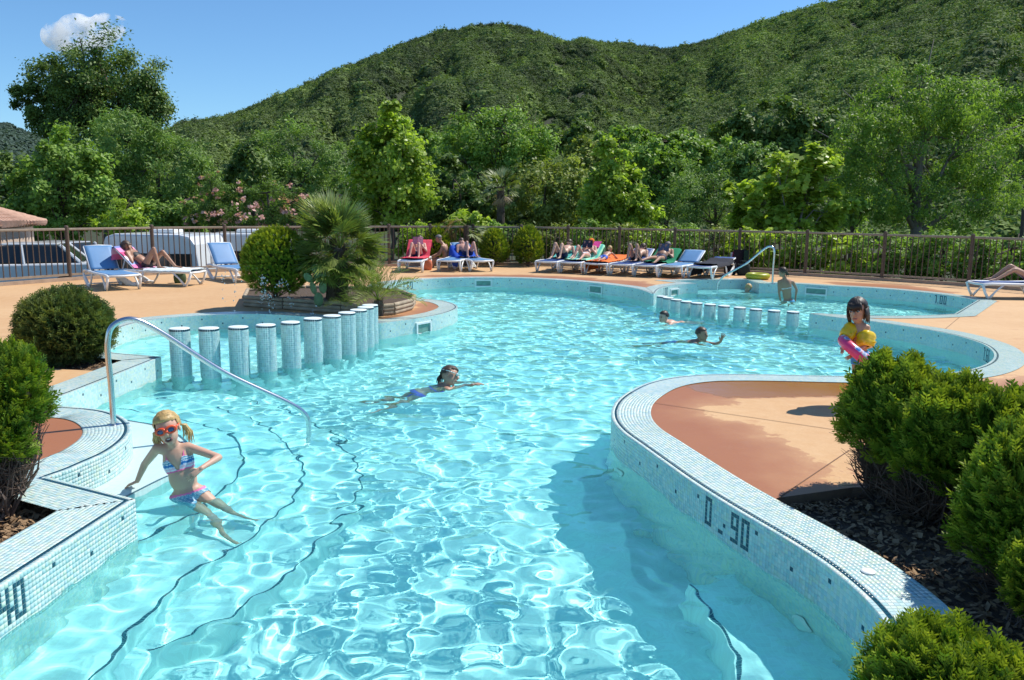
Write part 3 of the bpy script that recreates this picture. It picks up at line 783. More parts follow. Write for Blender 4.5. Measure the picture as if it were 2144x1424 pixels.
m, nt, b = nmat('mulch_soil'); M_SOIL = m
f = noise_n(nt, 14, 6, .65); f2 = noise_n(nt, 60, 4, .7)
nt.links.new(mix_col(nt, f2, mix_col(nt, f, (.07, .045, .028), (.19, .125, .075)), (.10, .07, .05)), b.inputs['Base Color']); b.inputs['Roughness'].default_value = .95
bump(nt, b, f2, .9, .03)
M_CHIP = leaf_mat('bark_chip', (.20, .12, .065), (.42, .28, .16), trans=0, rough=.9, spec=.1)
M_CURB = simple('planter_concrete', (.20, .13, .085), .9, .2, 12, .4, 50)
for poly, zs, nchip, lab in ((SOIL_L, -.10, 5200, 'bark mulch bed inside the left corner of the coping'), (SOIL_M, -.05, 700, 'small triangular soil bed behind the left coping corner'), (SOIL_R, -.07, 9000, 'dark bark mulch bed under the row of conifers')):
    pl = [tuple(q[:2]) for q in poly]
    vs = [Vector((*q, zs)) for q in pl]
    mb = MB(); mb.add(vs, [tuple(range(len(vs)))] )
    bm = bmesh.new(); bm.from_mesh(mb.mesh('soil')); bmesh.ops.triangulate(bm, faces=bm.faces[:])
    for f_ in bm.faces:
        f_.normal_update()
        if f_.normal.z < 0: f_.normal_flip()
    me = bpy.data.meshes.new('soil'); bm.to_mesh(me); bm.free()
    so = tag(link('soil', me, M_SOIL), lab, kind='structure')
    mb = MB(); n_ = len(pl)
    for i in range(n_):
        a, c = pl[i], pl[(i + 1) % n_]
        mb.add([(*a, zs - .05), (*c, zs - .05), (*c, -.002), (*a, -.002)], [(0, 1, 2, 3)])
    mb.build('bed_edge', M_CURB, so)
    rng = np.random.default_rng(len(pl)); A = np.array(pl); lo, hi = A.min(0), A.max(0)
    hi = np.minimum(hi, (6.5, 99)); lo = np.maximum(lo, (-6, 1.5))
    q = rng.uniform(lo, hi, (nchip * 3, 2)); q = q[inside(q, pl)][:nchip]; N = len(q)
    L = rng.uniform(.008, .028, N); W = L * rng.uniform(.3, .8, N); an = rng.uniform(0, 6.28, N); tl = rng.normal(0, .35, (N, 2))
    ex = np.stack([np.cos(an), np.sin(an), tl[:, 0]], 1); ey = np.stack([-np.sin(an), np.cos(an), tl[:, 1]], 1)
    c = np.column_stack([q, zs + rng.uniform(.003, .03, N)])
    V = np.stack([c - ex * L[:, None], c + ey * W[:, None], c + ex * L[:, None], c - ey * W[:, None]], 1).reshape(-1, 3)
    o = link('bark_chips', npmesh('bark_chips', V, np.arange(N * 4).reshape(N, 4), cols=np.repeat(rng.uniform(0, 1, (N, 1)) * np.ones((1, 3)), 4, 0)), M_CHIP, so); o['kind'] = 'stuff'

# ground beyond the fence, out to the horizon
m, nt, b = nmat('rough_grass'); M_GRASS = m
f = noise_n(nt, .35, 5); f2 = noise_n(nt, 6, 5, .7)
nt.links.new(mix_col(nt, f2, mix_col(nt, f, (.02, .035, .010), (.04, .06, .018)), (.06, .06, .025)), b.inputs['Base Color']); b.inputs['Roughness'].default_value = 1
bump(nt, b, f2, .8, .1)
def build_ground():
    # a sheet below the deck that runs to the horizon, rim tucked under the deck edge
    rim = [Vector((q[0], q[1], -.06)) for q in outer]
    cx_, cy_ = 0, 12; vs = list(rim)
    for k, (sc, z) in enumerate(((1.25, -.5), (2.2, -1.2), (6, -2), (40, -6), (260, -30))):
        for q in outer: vs.append(Vector((cx_ + (q[0] - cx_) * sc, cy_ + (q[1] - cy_) * sc, z)))
    n_ = len(outer); mb = MB()
    mb.add(vs, [(k * n_ + i, k * n_ + (i + 1) % n_, (k + 1) * n_ + (i + 1) % n_, (k + 1) * n_ + i) for k in range(5) for i in range(n_)])
    me = mb.mesh('ground'); bm = bmesh.new(); bm.from_mesh(me)
    for f_ in bm.faces:
        f_.normal_update()
        if f_.normal.z < 0: f_.normal_flip()
    bm.to_mesh(me); bm.free(); return me
tag(link('ground', build_ground(), M_GRASS), 'rough grass ground beyond the pool fence', kind='structure')

# ================================================================== FENCE
M_WOODF = simple('weathered_fence_brown', (.115, .078, .055), .75, .3, 18, .2, 80)
M_RAIL = simple('weathered_rail', (.30, .235, .17), .7, .25, 10, .2, 80)
M_KERB = simple('kerb_concrete', (.42, .31, .22), .9, .2, 6, .3, 60)
def fence(pts, label, z0=.0):
    root = empty('fence', pts[0], 0, label, 'fence', None)
    def ob(nm_, mb, mat): return mb.build(nm_, mat, root)
    off = root.location
    FH = 1.16
    pm = MB(); pm.lathe((0, 0, 0), [(.045, -.1), (.045, FH + .04), (.035, FH + .06), (.012, FH + .065)], 10); pme = pm.mesh('post'); pme.materials.append(M_WOODF)
    bars = {}
    for i, p in enumerate(pts):
        o = bpy.data.objects.new('post', pme); COL.objects.link(o); o.parent = root; o.location = p - off
        if i == len(pts) - 1: break
        q = pts[i + 1]; d = q - p; L = d.length; dn = d / L; a = math.atan2(d.y, d.x)
        rt = MB(); rt.box((0, 0, 0), (L - .08, .05, .055)); o = rt.build('top_rail', M_RAIL, root, bevel=.012); o.location = (p + q) / 2 - off + Vector((0, 0, FH - .02)); o.rotation_euler = (0, 0, a)
        rt = MB(); rt.box((0, 0, 0), (L - .08, .045, .05)); o = rt.build('bottom_rail', M_RAIL, root); o.location = (p + q) / 2 - off + Vector((0, 0, .13)); o.rotation_euler = (0, 0, a)
        n_ = max(3, int(round(L / .135)))
        for k in range(1, n_):
            if 'b' not in bars:
                bm_ = MB(); bm_.lathe((0, 0, 0), [(.0135, .13), (.0135, FH - .03)], 6); bars['b'] = bm_.mesh('baluster'); bars['b'].materials.append(M_WOODF)
            o = bpy.data.objects.new('baluster', bars['b']); COL.objects.link(o); o.parent = root; o.location = p + d * (k / n_) - off
    return root
fence(FENCE[:10], 'brown railing along the left back of the deck, in front of the caravans')
fence(FENCE[9:], 'brown railing along the right back of the deck, in front of dense shrubs')
mb = MB()
for p, q in zip(FENCE[:-1], FENCE[1:]):
    d = q - p; mb.box((p + q) / 2 + Vector((0, 0, .02)), (d.length, .14, .10), Matrix.Rotation(math.atan2(d.y, d.x), 3, 'Z'))
tag(mb.build('kerb', M_KERB), 'low concrete kerb under the railing', kind='structure')
# ================================================================== HILLS
M_BARK = simple('bark', (.10, .075, .055), .9, .3, 9, .5, 40)
M_BARKG = simple('grey_bark', (.19, .165, .14), .9, .3, 9, .5, 40)
def hill(name, sky_px, r0, rfun, z0, mat, label, spur=0.0, seed=0, nth=220, nr=70, pw=1.0):
    xs = [p[0] for p in sky_px]; ys = [p[1] for p in sky_px]
    V = []; rid = []
    for i, px in enumerate(np.linspace(xs[0], xs[-1], nth)):
        py = np.interp(px, xs, ys); d = ray(px, py); dh = math.hypot(d[0], d[1])
        Rr = rfun(px); e = d[2] / dh; az = np.array([d[0], d[1]]) / dh
        zr = CAMZ + e * Rr - 2.2
        for s in np.linspace(0, 1.25, nr):
            r_ = r0 + (Rr - r0) * s
            z = z0 + (zr - z0) * (s ** pw if s <= 1 else 1 - (s - 1) * 1.2)
            if spur:
                q = Vector((px / 210.0 + seed, s * 1.3, seed * 1.7)); nz = mnoise.fractal(q, 1.0, 2.0, 3) + .5 * mnoise.fractal(q * 2.7, 1.0, 2.0, 2)
                z += spur * nz * max(0, s * (1 - s)) * 4
            V.append((az[0] * r_, az[1] * r_, z))
    idx = np.arange(nth * nr).reshape(nth, nr)
    Q = np.stack([idx[:-1, :-1], idx[1:, :-1], idx[1:, 1:], idx[:-1, 1:]], -1).reshape(-1, 4)
    o = link(name, npmesh(name, V, Q), mat, smooth=True)
    return tag(o, label, kind='structure'), np.array(V).reshape(nth, nr, 3)
m, nt, b = nmat('hill_floor'); M_HILL = m
f = noise_n(nt, .02, 5, .6); f2 = noise_n(nt, .3, 4)
nt.links.new(mix_col(nt, f2, mix_col(nt, f, (.018, .034, .012), (.03, .055, .016)), (.05, .05, .03)), b.inputs['Base Color']); b.inputs['Roughness'].default_value = 1
SKY_A = [(250, 330), (390, 262), (480, 240), (560, 210), (640, 178), (720, 140), (800, 112), (870, 82), (930, 65), (985, 53), (1040, 50), (1090, 57), (1140, 75), (1180, 90), (1210, 93), (1260, 91), (1310, 92), (1350, 97), (1390, 102), (1430, 97), (1500, 78), (1580, 52), (1660, 28), (1720, 12), (1760, 0), (1850, -30), (2000, -75), (2200, -120), (2700, -190)]
SKY_B = [(1150, 355), (1220, 320), (1300, 283), (1400, 250), (1500, 210), (1580, 180), (1660, 140), (1740, 100), (1820, 60), (1900, 20), (2000, -30), (2150, -80), (2400, -120), (2800, -150)]
SKY_C = [(-900, 200), (-500, 215), (-200, 225), (0, 258), (60, 280), (110, 296), (180, 318), (300, 350), (500, 390)]
hA, gA = hill('hill', SKY_A, 120, lambda x: np.interp(x, [250, 1040, 1400, 2000, 2700], [520, 640, 760, 600, 480]), -6, M_HILL, 'big rounded green hill rising behind the trees', 16, 1, 260, 80, 1.12)
hB, gB = hill('hill', SKY_B, 95, lambda x: np.interp(x, [1150, 1500, 2000, 2800], [230, 300, 330, 300]), -6, M_HILL, 'nearer wooded spur climbing to the right', 7, 4, 200, 60, 1.0)
hC, gC = hill('hill', SKY_C, 500, lambda x: 1500.0, -10, M_HILL, 'distant hazy green hill at the far left', 20, 7, 120, 40, 1.1)

def crown_template(seed, n=190, leaf=.20, flat=.8, core=.66):
    """unit crown of leaf faces round a closed inner mass"""
    rng = np.random.default_rng(seed)
    K = 16; d = rng.normal(size=(K, 3)); d /= np.linalg.norm(d, axis=1)[:, None]; d[:, 2] = np.abs(d[:, 2]) * 1.0 - .15
    cc = d * rng.uniform(.55, .85, (K, 1))
    k = rng.integers(K, size=n); c = cc[k] + rng.normal(0, .17, (n, 3))
    nn = c + rng.normal(0, .45, (n, 3)) + [0, 0, .25]; nn /= np.linalg.norm(nn, axis=1)[:, None]
    t = np.cross(nn, rng.normal(size=(n, 3))); t /= np.linalg.norm(t, axis=1)[:, None]; bt = np.cross(nn, t)
    L = leaf * rng.uniform(.6, 1.3, (n, 1))
    V = np.stack([c - t * L, c - bt * L * .7, c + t * L, c + bt * L * .7], 1).reshape(-1, 3); V[:, 2] *= flat
    Q = np.arange(n * 4).reshape(n, 4)
    mb = MB(); mb.ell((0, 0, .0), (core, core, core * flat), None, 8, 6)
    return V, Q, mb
def forest(name, pts, scl, tint, mat, label, seed=0, flat=.8, leaf=.2, n=190):
    V, Q, core = crown_template(seed, n, leaf, flat)
    b0 = len(V); cv = np.array(core.v); V = np.concatenate([V, cv])
    Qc = [tuple(b0 + i for i in f) for f in core.f]
    tri = [f for f in Qc if len(f) == 3]; quad = [f for f in Qc if len(f) == 4]
    nt_ = len(V); N = len(pts)
    me = npmesh(name, np.concatenate([V, pts]), np.concatenate([Q, np.array(quad)]), np.array(tri))
    fattr(me, 'tmpl', np.r_[np.ones(nt_), np.zeros(N)]); fattr(me, 'scl', np.r_[np.ones(nt_), scl]); fattr(me, 'tint', np.r_[np.zeros(nt_), tint])
    rng = np.random.default_rng(seed); fattr(me, 'ang', np.r_[np.zeros(nt_), rng.uniform(0, 6.28, N)])
    o = link(name, me, mat); tag(o, label, kind='stuff')
    ng = bpy.data.node_groups.new(name, 'GeometryNodeTree')
    ng.interface.new_socket('Geometry', in_out='INPUT', socket_type='NodeSocketGeometry'); ng.interface.new_socket('Geometry', in_out='OUTPUT', socket_type='NodeSocketGeometry')
    gi, go = ng.nodes.new('NodeGroupInput'), ng.nodes.new('NodeGroupOutput')
    def na(nm_):
        a = ng.nodes.new('GeometryNodeInputNamedAttribute'); a.data_type = 'FLOAT'; a.inputs['Name'].default_value = nm_; return a.outputs['Attribute']
    sp = ng.nodes.new('GeometryNodeSeparateGeometry'); sp.domain = 'POINT'
    cm = ng.nodes.new('FunctionNodeCompare'); cm.data_type = 'FLOAT'; cm.operation = 'GREATER_THAN'; cm.inputs[1].default_value = .5
    L = ng.links.new
    L(na('tmpl'), cm.inputs[0]); L(cm.outputs[0], sp.inputs['Selection']); L(gi.outputs[0], sp.inputs['Geometry'])
    ip = ng.nodes.new('GeometryNodeInstanceOnPoints'); L(sp.outputs['Inverted'], ip.inputs['Points']); L(sp.outputs['Selection'], ip.inputs['Instance'])
    cx_ = ng.nodes.new('ShaderNodeCombineXYZ'); L(na('ang'), cx_.inputs[2]); L(cx_.outputs[0], ip.inputs['Rotation'])
    L(na('scl'), ip.inputs['Scale']); L(ip.outputs[0], go.inputs[0])
    md = o.modifiers.new('scatter', 'NODES'); md.node_group = ng
    return o
def forest_mat(name, dark, light, hazec=None, hz=0):
    m, nt, b = nmat(name)
    at = nd(nt, 'ShaderNodeAttribute', attribute_name='tint'); at.attribute_type = 'INSTANCER'
    f = noise_n(nt, 3.0, 3)
    col = ramp(nt, at.outputs['Fac'], [(0, dark), (.55, tuple(.5 * (a + c) for a, c in zip(dark, light))), (1, light)])
    col = mix_col(nt, math_n(nt, 'MULTIPLY', f, .35), col, tuple(x * .55 for x in dark))
    nt.links.new(col, b.inputs['Base Color']); b.inputs['Roughness'].default_value = .85; b.inputs['Specular IOR Level'].default_value = .15
    tr = nt.nodes.new('ShaderNodeBsdfTranslucent'); nt.links.new(mix_col(nt, 1.0, col, (1.1, 1.3, .5), 'MULTIPLY'), tr.inputs[0])
    mx = nt.nodes.new('ShaderNodeMixShader'); mx.inputs[0].default_value = .2; out = nt.nodes['Material Output']
    nt.links.new(b.outputs[0], mx.inputs[1]); nt.links.new(tr.outputs[0], mx.inputs[2]); nt.links.new(mx.outputs[0], out.inputs[0])
    return m
M_SCRUB = forest_mat('holm_oak_scrub', (.094, .126, .064), (.285, .39, .105))
M_FARW = forest_mat('far_wood', (.075, .115, .095), (.10, .15, .11))  # distance haze put into the leaf colours: bluish and low in contrast
def on_grid(g, n, rng, smin=.05, smax=1.03, xr=(0, 1)):
    nth, nr, _ = g.shape
    a = rng.uniform(xr[0], xr[1], n) * (nth - 1.001); s = rng.uniform(smin, smax, n) / 1.25 * (nr - 1.001)
    i, j = a.astype(int), s.astype(int); fa, fs = (a - i)[:, None], (s - j)[:, None]
    p = (g[i, j] * (1 - fa) * (1 - fs) + g[i + 1, j] * fa * (1 - fs) + g[i, j + 1] * (1 - fa) * fs + g[i + 1, j + 1] * fa * fs)
    return p
def nz(p, sc, seed=0): return np.array([mnoise.fractal(Vector((x * sc + seed, y * sc, z * sc)), 1.0, 2.0, 4) for x, y, z in p])
rng = np.random.default_rng(21)
p = on_grid(gA, 40000, rng); q = nz(p, .011, 3); q2 = nz(p, .05, 9)
azim = np.degrees(np.arctan2(p[:, 0], p[:, 1]))
t = np.clip(.30 + .42 * q + .28 * q2 + .22 * np.clip((azim - 0) / 15, 0, 1) + rng.normal(0, .10, len(p)), 0, 1)
dd = np.linalg.norm(p, axis=1)
p[:, 2] += 1.0
_k = (nz(p, .03, 17) > -.42) | (rng.random(len(p)) < .25); p, t, dd = p[_k], t[_k], dd[_k]
big_ = rng.random(len(p)) < .05; t = np.where(big_, np.clip(t + .3, 0, 1), t)
forest('hill_scrub', p, np.where(big_, 1.2, .72) * (2.0 + 3.4 * rng.random(len(p)) ** 1.6) * np.clip(.62 + dd / 1400, .6, 1.1), t, M_SCRUB, 'dense holm oak scrub covering the big hill', 1, .85, .15, 330)
p = on_grid(gB, 15000, rng, .02, 1.03, (.0, .86)); q = nz(p, .02, 5); q2 = nz(p, .07, 2)
t = np.clip(.52 + .5 * q + .3 * q2 + rng.normal(0, .12, len(p)), 0, 1); p[:, 2] += .9
forest('spur_wood', p, 1.15 + 2.6 * rng.random(len(p)) ** 1.9, t, M_SCRUB, 'mixed bright and dark woodland on the nearer spur', 2, .95, .105, 560)
p = on_grid(gC, 2600, rng, .3, 1.03, (.25, 1)); p[:, 2] += 2
forest('far_wood', p, rng.uniform(7, 13, len(p)), np.clip(.5 + nz(p, .006), 0, 1), M_FARW, 'woodland on the distant hill, coloured bluish to stand for haze', 3, .7, .22, 120)

# ================================================================== TREES
def crown(name, ells, n, leaf, mat, parent, seed, clumps=40, aspect=.55, droop=0.0, cr=.22, up=.45, shell=(.5, 1.0), off=Vector((0, 0, 0))):
    rng = np.random.default_rng(seed)
    E = [(np.array(c), np.array(r_)) for c, r_ in ells]
    wgt = np.array([np.prod(r_) ** (2 / 3) for c, r_ in E]); wgt /= wgt.sum()
    ei = rng.choice(len(E), clumps, p=wgt)
    d = rng.normal(size=(clumps, 3)); d /= np.linalg.norm(d, axis=1)[:, None]
    rad = rng.uniform(shell[0] ** 3, shell[1] ** 3, clumps) ** (1 / 3)
    C = np.array([E[e][0] for e in ei]); RR = np.array([E[e][1] for e in ei])
    cc = C + d * RR * rad[:, None]
    crr = RR.mean(1) * cr * rng.uniform(.7, 1.35, clumps); tint = rng.normal(.5, .17, clumps)
    k = rng.integers(clumps, size=n)
    pos = cc[k] + rng.normal(size=(n, 3)) * (crr[k] * .62)[:, None] * [1, 1, .8]
    outw = (pos - C[k]) / RR[k]; outw /= np.linalg.norm(outw, axis=1)[:, None] + 1e-6
    nn = outw * .55 + [0, 0, up] + rng.normal(0, .5, (n, 3)); nn /= np.linalg.norm(nn, axis=1)[:, None]
    t = rng.normal(size=(n, 3)); t[:, 2] -= droop * 2.2; t -= nn * (t * nn).sum(1)[:, None] * (1 - droop * .7)
    t /= np.linalg.norm(t, axis=1)[:, None]; bt = np.cross(nn, t); bt /= np.linalg.norm(bt, axis=1)[:, None] + 1e-6
    L = (leaf * rng.uniform(.6, 1.35, n))[:, None]
    V = np.stack([pos - t * L, pos - bt * L * aspect + nn * L * .12, pos + t * L * 1.1, pos + bt * L * aspect + nn * L * .12], 1).reshape(-1, 3) - np.array(off)
    cv = np.clip(tint[k] + rng.normal(0, .16, n), 0, 1)
    cols = np.repeat(np.stack([cv, rng.uniform(0, 1, n), cv], 1), 4, 0)
    o = link(name, npmesh(name, V, np.arange(4 * n).reshape(n, 4), cols=cols), mat, parent)
    return o, cc
def trunk(parent, base, top, rad, limbs, seed, mat, off):
    rng = random.Random(seed); mb = MB()
    base, top = Vector(base) - off, Vector(top) - off
    n = 6; pts = [base.lerp(top, i / (n - 1)) + Vector((rng.uniform(-1, 1), rng.uniform(-1, 1), 0)) * rad * (.9 if 0 < i < n - 1 else 0) for i in range(n)]
    mb.tube(pts, [rad * (1.25 if i == 0 else 1) * (1 - .62 * i / (n - 1)) for i in range(n)], 8)
    for l in limbs:
        l = Vector(l) - off; s = pts[rng.randint(2, n - 1)]
        mid = s.lerp(l, .5) + Vector((rng.uniform(-.2, .2), rng.uniform(-.2, .2), rng.uniform(.0, .35)))
        r_ = rad * .38
        mb.tube([s, mid, l], [r_, r_ * .6, r_ * .18], 5)
        for _ in range(2):
            e = l + Vector((rng.gauss(0, .5), rng.gauss(0, .5), rng.gauss(.2, .4))) * (rad * 4)
            mb.tube([mid.lerp(l, .3), e], [r_ * .4, r_ * .1], 4)
    return mb.build('trunk', mat, parent, smooth=True)
def tree(name, ell_px, D, leaf, n, mat, label, cat='tree', seed=0, base_px=None, clumps=42, zb=-1.0, rad=None, bark=None, group=None, depth=None, **kw):
    """crown traced as ellipses on the photograph at distance D"""
    s = D / FPX; el = []
    rng = random.Random(seed)
    for cx_, cy_, rx, ry in ell_px:
        dr = (depth or min(rx, ry) * 1.05) * s
        c = PD(cx_, cy_, D + rng.uniform(-.25, .25) * dr); el.append((c, (rx * s, dr, ry * s)))
    leaf *= .60; n = int(n * 2.3); clumps = int(clumps * 1.7)
    big = max(el, key=lambda e: e[1][0] * e[1][2])
    bx = PD(base_px, 470, D) if base_px else big[0]
    base = Vector((bx.x, bx.y, zb)); root = empty(name, base, 0, label, cat, group)
    co, cc = crown('crown', el, n, leaf, mat, root, seed, clumps, off=base, **kw)
    top = Vector((big[0].x, big[0].y, big[0].z + big[1][2] * .35))
    r_ = rad or max(.09, big[1][0] * .06)
    rs = random.Random(seed + 5); lim = [cc[rs.randrange(len(cc))] for _ in range(min(14, len(cc)))]
    trunk(root, base - Vector((0, 0, .2)), top, r_, lim, seed, bark or M_BARK, base)
    return root
L_DARK = leaf_mat('leaf_dark_green', (0.098, 0.164, 0.039), (0.220, 0.328, 0.069), .28)
L_MID = leaf_mat('leaf_mid_green', (0.155, 0.270, 0.051), (0.360, 0.538, 0.098), .35)
L_BRIGHT = leaf_mat('leaf_bright_green', (0.238, 0.360, 0.045), (0.535, 0.684, 0.105), .45, .4)
L_CAT = leaf_mat('leaf_catalpa', (0.257, 0.378, 0.045), (0.594, 0.720, 0.120), .45, .4)
L_GREY = leaf_mat('leaf_grey_green', (0.135, 0.237, 0.056), (0.312, 0.473, 0.112), .3)
L_OLIVE = leaf_mat('leaf_olive', (0.194, 0.260, 0.052), (0.432, 0.497, 0.121), .35)
L_CHERRY = leaf_mat('leaf_cherry', (0.122, 0.234, 0.042), (0.361, 0.522, 0.095), .42)
L_MIMOSA = leaf_mat('leaf_mimosa', (0.103, 0.186, 0.034), (0.251, 0.393, 0.086), .35)
L_PINK = leaf_mat('mimosa_blossom', (.75, .36, .33), (.85, .55, .50), .3)
TREES = [
 ('broadleaf_tree', [(205, 150, 95, 78), (265, 165, 70, 75), (130, 170, 75, 62), (215, 215, 130, 55), (75, 215, 42, 38), (320, 225, 48, 48), (110, 245, 60, 40), (60, 205, 30, 30), (220, 265, 120, 48), (300, 275, 75, 45), (170, 285, 70, 40)], 56, .17, 28000, L_DARK, 'tall dark walnut-like tree standing above all others at the left', dict(clumps=125, base_px=225, rad=.55, zb=-2, cr=.24)),
 ('poplar_tree', [(250, 300, 80, 70), (330, 350, 90, 85), (200, 330, 70, 80), (390, 380, 55, 80), (300, 420, 120, 60)], 44, .18, 12000, L_GREY, 'feathery grey green tree below the tall dark walnut', dict(clumps=70, aspect=.3, up=.2)),
 ('dark_tree', [(25, 380, 55, 70), (60, 420, 70, 60), (-40, 400, 60, 90)], 46, .24, 3200, L_DARK, 'dark bushy tree at the left edge behind the tiled roof', dict()),
 ('broadleaf_tree', [(135, 330, 55, 65), (120, 400, 92, 75), (190, 395, 55, 70), (150, 455, 110, 40), (60, 440, 55, 45)], 31, .13, 7500, L_MID, 'broad leafy mid green tree with yellowing tips in front of the poplar', dict(clumps=70, aspect=.7)),
 ('sapling', [(265, 450, 45, 32), (235, 470, 50, 26), (290, 470, 35, 22)], 28, .10, 1500, L_BRIGHT, 'low fresh green sapling just behind the left railing', dict(clumps=20, rad=.05)),
 ('willow_tree', [(620, 320, 80, 55), (560, 340, 60, 60), (680, 350, 55, 60), (610, 400, 110, 60)], 55, .22, 6500, L_GREY, 'pale willowy tree behind the pink mimosas', dict(clumps=60, aspect=.28, droop=.3)),
 ('dark_tree', [(530, 360, 40, 60), (500, 390, 40, 55), (470, 430, 40, 40)], 48, .22, 2600, L_DARK, 'dark narrow tree left of the willowy tree', dict()),
 ('maple_tree', [(815, 265, 42, 52), (812, 330, 75, 70), (820, 395, 98, 65), (800, 440, 85, 42), (770, 360, 45, 60), (865, 380, 50, 55)], 31, .14, 8500, L_BRIGHT, 'bright green egg-shaped maple left of the palm', dict(clumps=95, aspect=.75, cr=.2, rad=.12)),
 ('round_tree', [(1040, 290, 105, 58), (985, 300, 60, 52), (1110, 310, 50, 60), (1040, 350, 85, 45)], 43, .15, 6500, L_MID, 'round airy mid green tree rising behind the palm trunk', dict(clumps=70, rad=.22, base_px=1060)),
 ('dark_tree', [(950, 400, 60, 70), (1000, 430, 70, 50), (920, 440, 45, 40)], 40, .2, 4200, L_DARK, 'dark tree filling the gap between maple and palm', dict()),
 ('olive_green_tree', [(1145, 400, 75, 65), (1190, 380, 50, 55), (1100, 440, 60, 45), (1180, 450, 70, 40)], 39, .15, 5200, L_OLIVE, 'olive green bushy tree right of the palm', dict(clumps=55)),
 ('plane_tree', [(1285, 335, 40, 42), (1280, 390, 62, 55), (1300, 440, 82, 45), (1250, 450, 55, 40)], 31, .14, 6200, L_BRIGHT, 'bright green cone-shaped plane tree near the middle of the railing', dict(clumps=75, aspect=.75, cr=.2, rad=.10)),
 ('round_tree', [(1370, 340, 55, 50), (1400, 400, 60, 60), (1345, 400, 40, 60)], 45, .2, 4500, L_MID, 'mid green tree behind the cone-shaped plane tree', dict()),
 ('willow_tree', [(1445, 390, 48, 55), (1440, 440, 55, 45), (1500, 420, 50, 60)], 38, .13, 4200, L_GREY, 'silvery willow between the plane tree and the catalpa', dict(clumps=45, aspect=.28)),
 ('round_tree', [(1570, 345, 70, 45), (1520, 370, 50, 50), (1610, 380, 50, 50)], 46, .17, 4500, L_GREY, 'rounded grey green tree behind the catalpa', dict()),
 ('catalpa_tree', [(1680, 345, 75, 38), (1560, 400, 45, 28), (1650, 385, 95, 40), (1740, 430, 60, 40), (1590, 445, 75, 40), (1680, 450, 95, 42)], 27, .19, 3800, L_CAT, 'catalpa with big glossy light green leaves behind the right railing', dict(clumps=70, aspect=.8, up=1.1, cr=.2, rad=.10)),
 ('oak_tree', [(1620, 260, 70, 45), (1700, 275, 70, 45), (1550, 280, 55, 45), (1660, 310, 110, 30)], 80, .42, 5500, L_DARK, 'dark oak clump on the foot of the spur above the catalpa', dict(clumps=60)),
 ('cherry_tree', [(1930, 215, 110, 70), (2020, 230, 80, 70), (1850, 250, 80, 60), (1930, 320, 190, 80), (1790, 300, 55, 50), (2080, 330, 80, 80), (1850, 400, 110, 70), (2000, 420, 140, 70), (2100, 220, 35, 35)], 29, .105, 19000, L_CHERRY, 'large spreading cherry tree with drooping leaves at the right', dict(clumps=170, aspect=.38, droop=.45, cr=.17, rad=.26, base_px=1935, depth=110)),
 ('dark_fir_tree', [(2135, 150, 40, 55), (2150, 230, 60, 60), (2160, 300, 70, 70)], 60, .3, 3500, L_DARK, 'dark fir at the right edge behind the cherry tree', dict(aspect=.25, droop=.4)),
 ('holm_oak_tree', [(1160, 285, 26, 20), (1190, 300, 26, 20), (1215, 275, 30, 22)], 130, .5, 1500, L_DARK, 'small dark holm oak low on the hill above the olive green tree', dict(zb=2, rad=.3)),
 ('round_tree', [(440, 400, 40, 50), (420, 440, 45, 40)], 50, .2, 2600, L_DARK, 'dark round tree behind the left mimosa', dict()),
 ('round_tree', [(720, 420, 40, 55), (700, 450, 40, 40)], 45, .18, 2400, L_DARK, 'dark shrubby tree between mimosa and maple', dict()),
 ('round_tree', [(900, 320, 55, 40), (880, 360, 50, 50)], 62, .25, 3000, L_MID, 'green tree at the hill foot right of the maple', dict()),
 ('round_tree', [(1215, 360, 40, 45), (1230, 330, 40, 35)], 58, .24, 2600, L_OLIVE, 'yellowish green tree left of the plane tree top', dict()),
 ('round_tree', [(1320, 300, 55, 35), (1400, 310, 60, 35), (1260, 300, 35, 25)], 75, .34, 3600, L_MID, 'broad green tree crowns at the hill foot behind the plane tree', dict()),
 ('round_tree', [(330, 455, 60, 40), (385, 460, 50, 36), (290, 462, 40, 30)], 40, .18, 3000, L_MID, 'low bushy tree behind the caravan, left of the mimosas', dict()),
 ('round_tree', [(70, 470, 60, 36), (20, 470, 50, 36), (120, 472, 40, 30)], 38, .17, 2600, L_DARK, 'low dark bush behind the parked cars at the left', dict()),
 ('round_tree', [(870, 440, 50, 45), (900, 410, 45, 50)], 48, .2, 2800, L_MID, 'green bush right behind the maple', dict()),
 ('round_tree', [(1440, 340, 50, 40), (1500, 330, 45, 40)], 70, .3, 3000, L_MID, 'tree crowns at the hill foot below the two cypresses', dict()),
 ('round_tree', [(1220, 430, 40, 50), (1180, 450, 40, 40)], 46, .2, 2600, L_OLIVE, 'olive bush left of the plane tree foot', dict()),
 ('round_tree', [(1790, 400, 50, 60), (1760, 350, 40, 50), (1810, 450, 50, 45)], 42, .18, 3600, L_MID, 'green tree between the catalpa and the cherry', dict()),
]
for i, (nm_, el, D, lf, n, mt, lab, kw) in enumerate(TREES):
    tree(nm_, el, D, lf, n, mt, lab, seed=100 + i * 7, bark=M_BARKG if nm_ in ('cherry_tree', 'catalpa_tree') else None, **kw)
def mimosa(el, D, lab, seed, n, nb):
    r_ = tree('mimosa_tree', el, D, .10, n, L_MIMOSA, lab, seed=seed, clumps=45, aspect=.3, up=.7, rad=.09)
    s = D / FPX; rg = random.Random(seed); e2 = []
    for cx_, cy_, rx, ry in el: e2.append((PD(cx_, cy_ - ry * .25, D), (rx * s, rx * s, ry * s)))
    o, _ = crown('blossom', e2, nb, .065, L_PINK, r_, seed + 1, 46, off=r_.location, cr=.10, shell=(.85, 1.05), aspect=.8)
    o['kind'] = 'stuff'
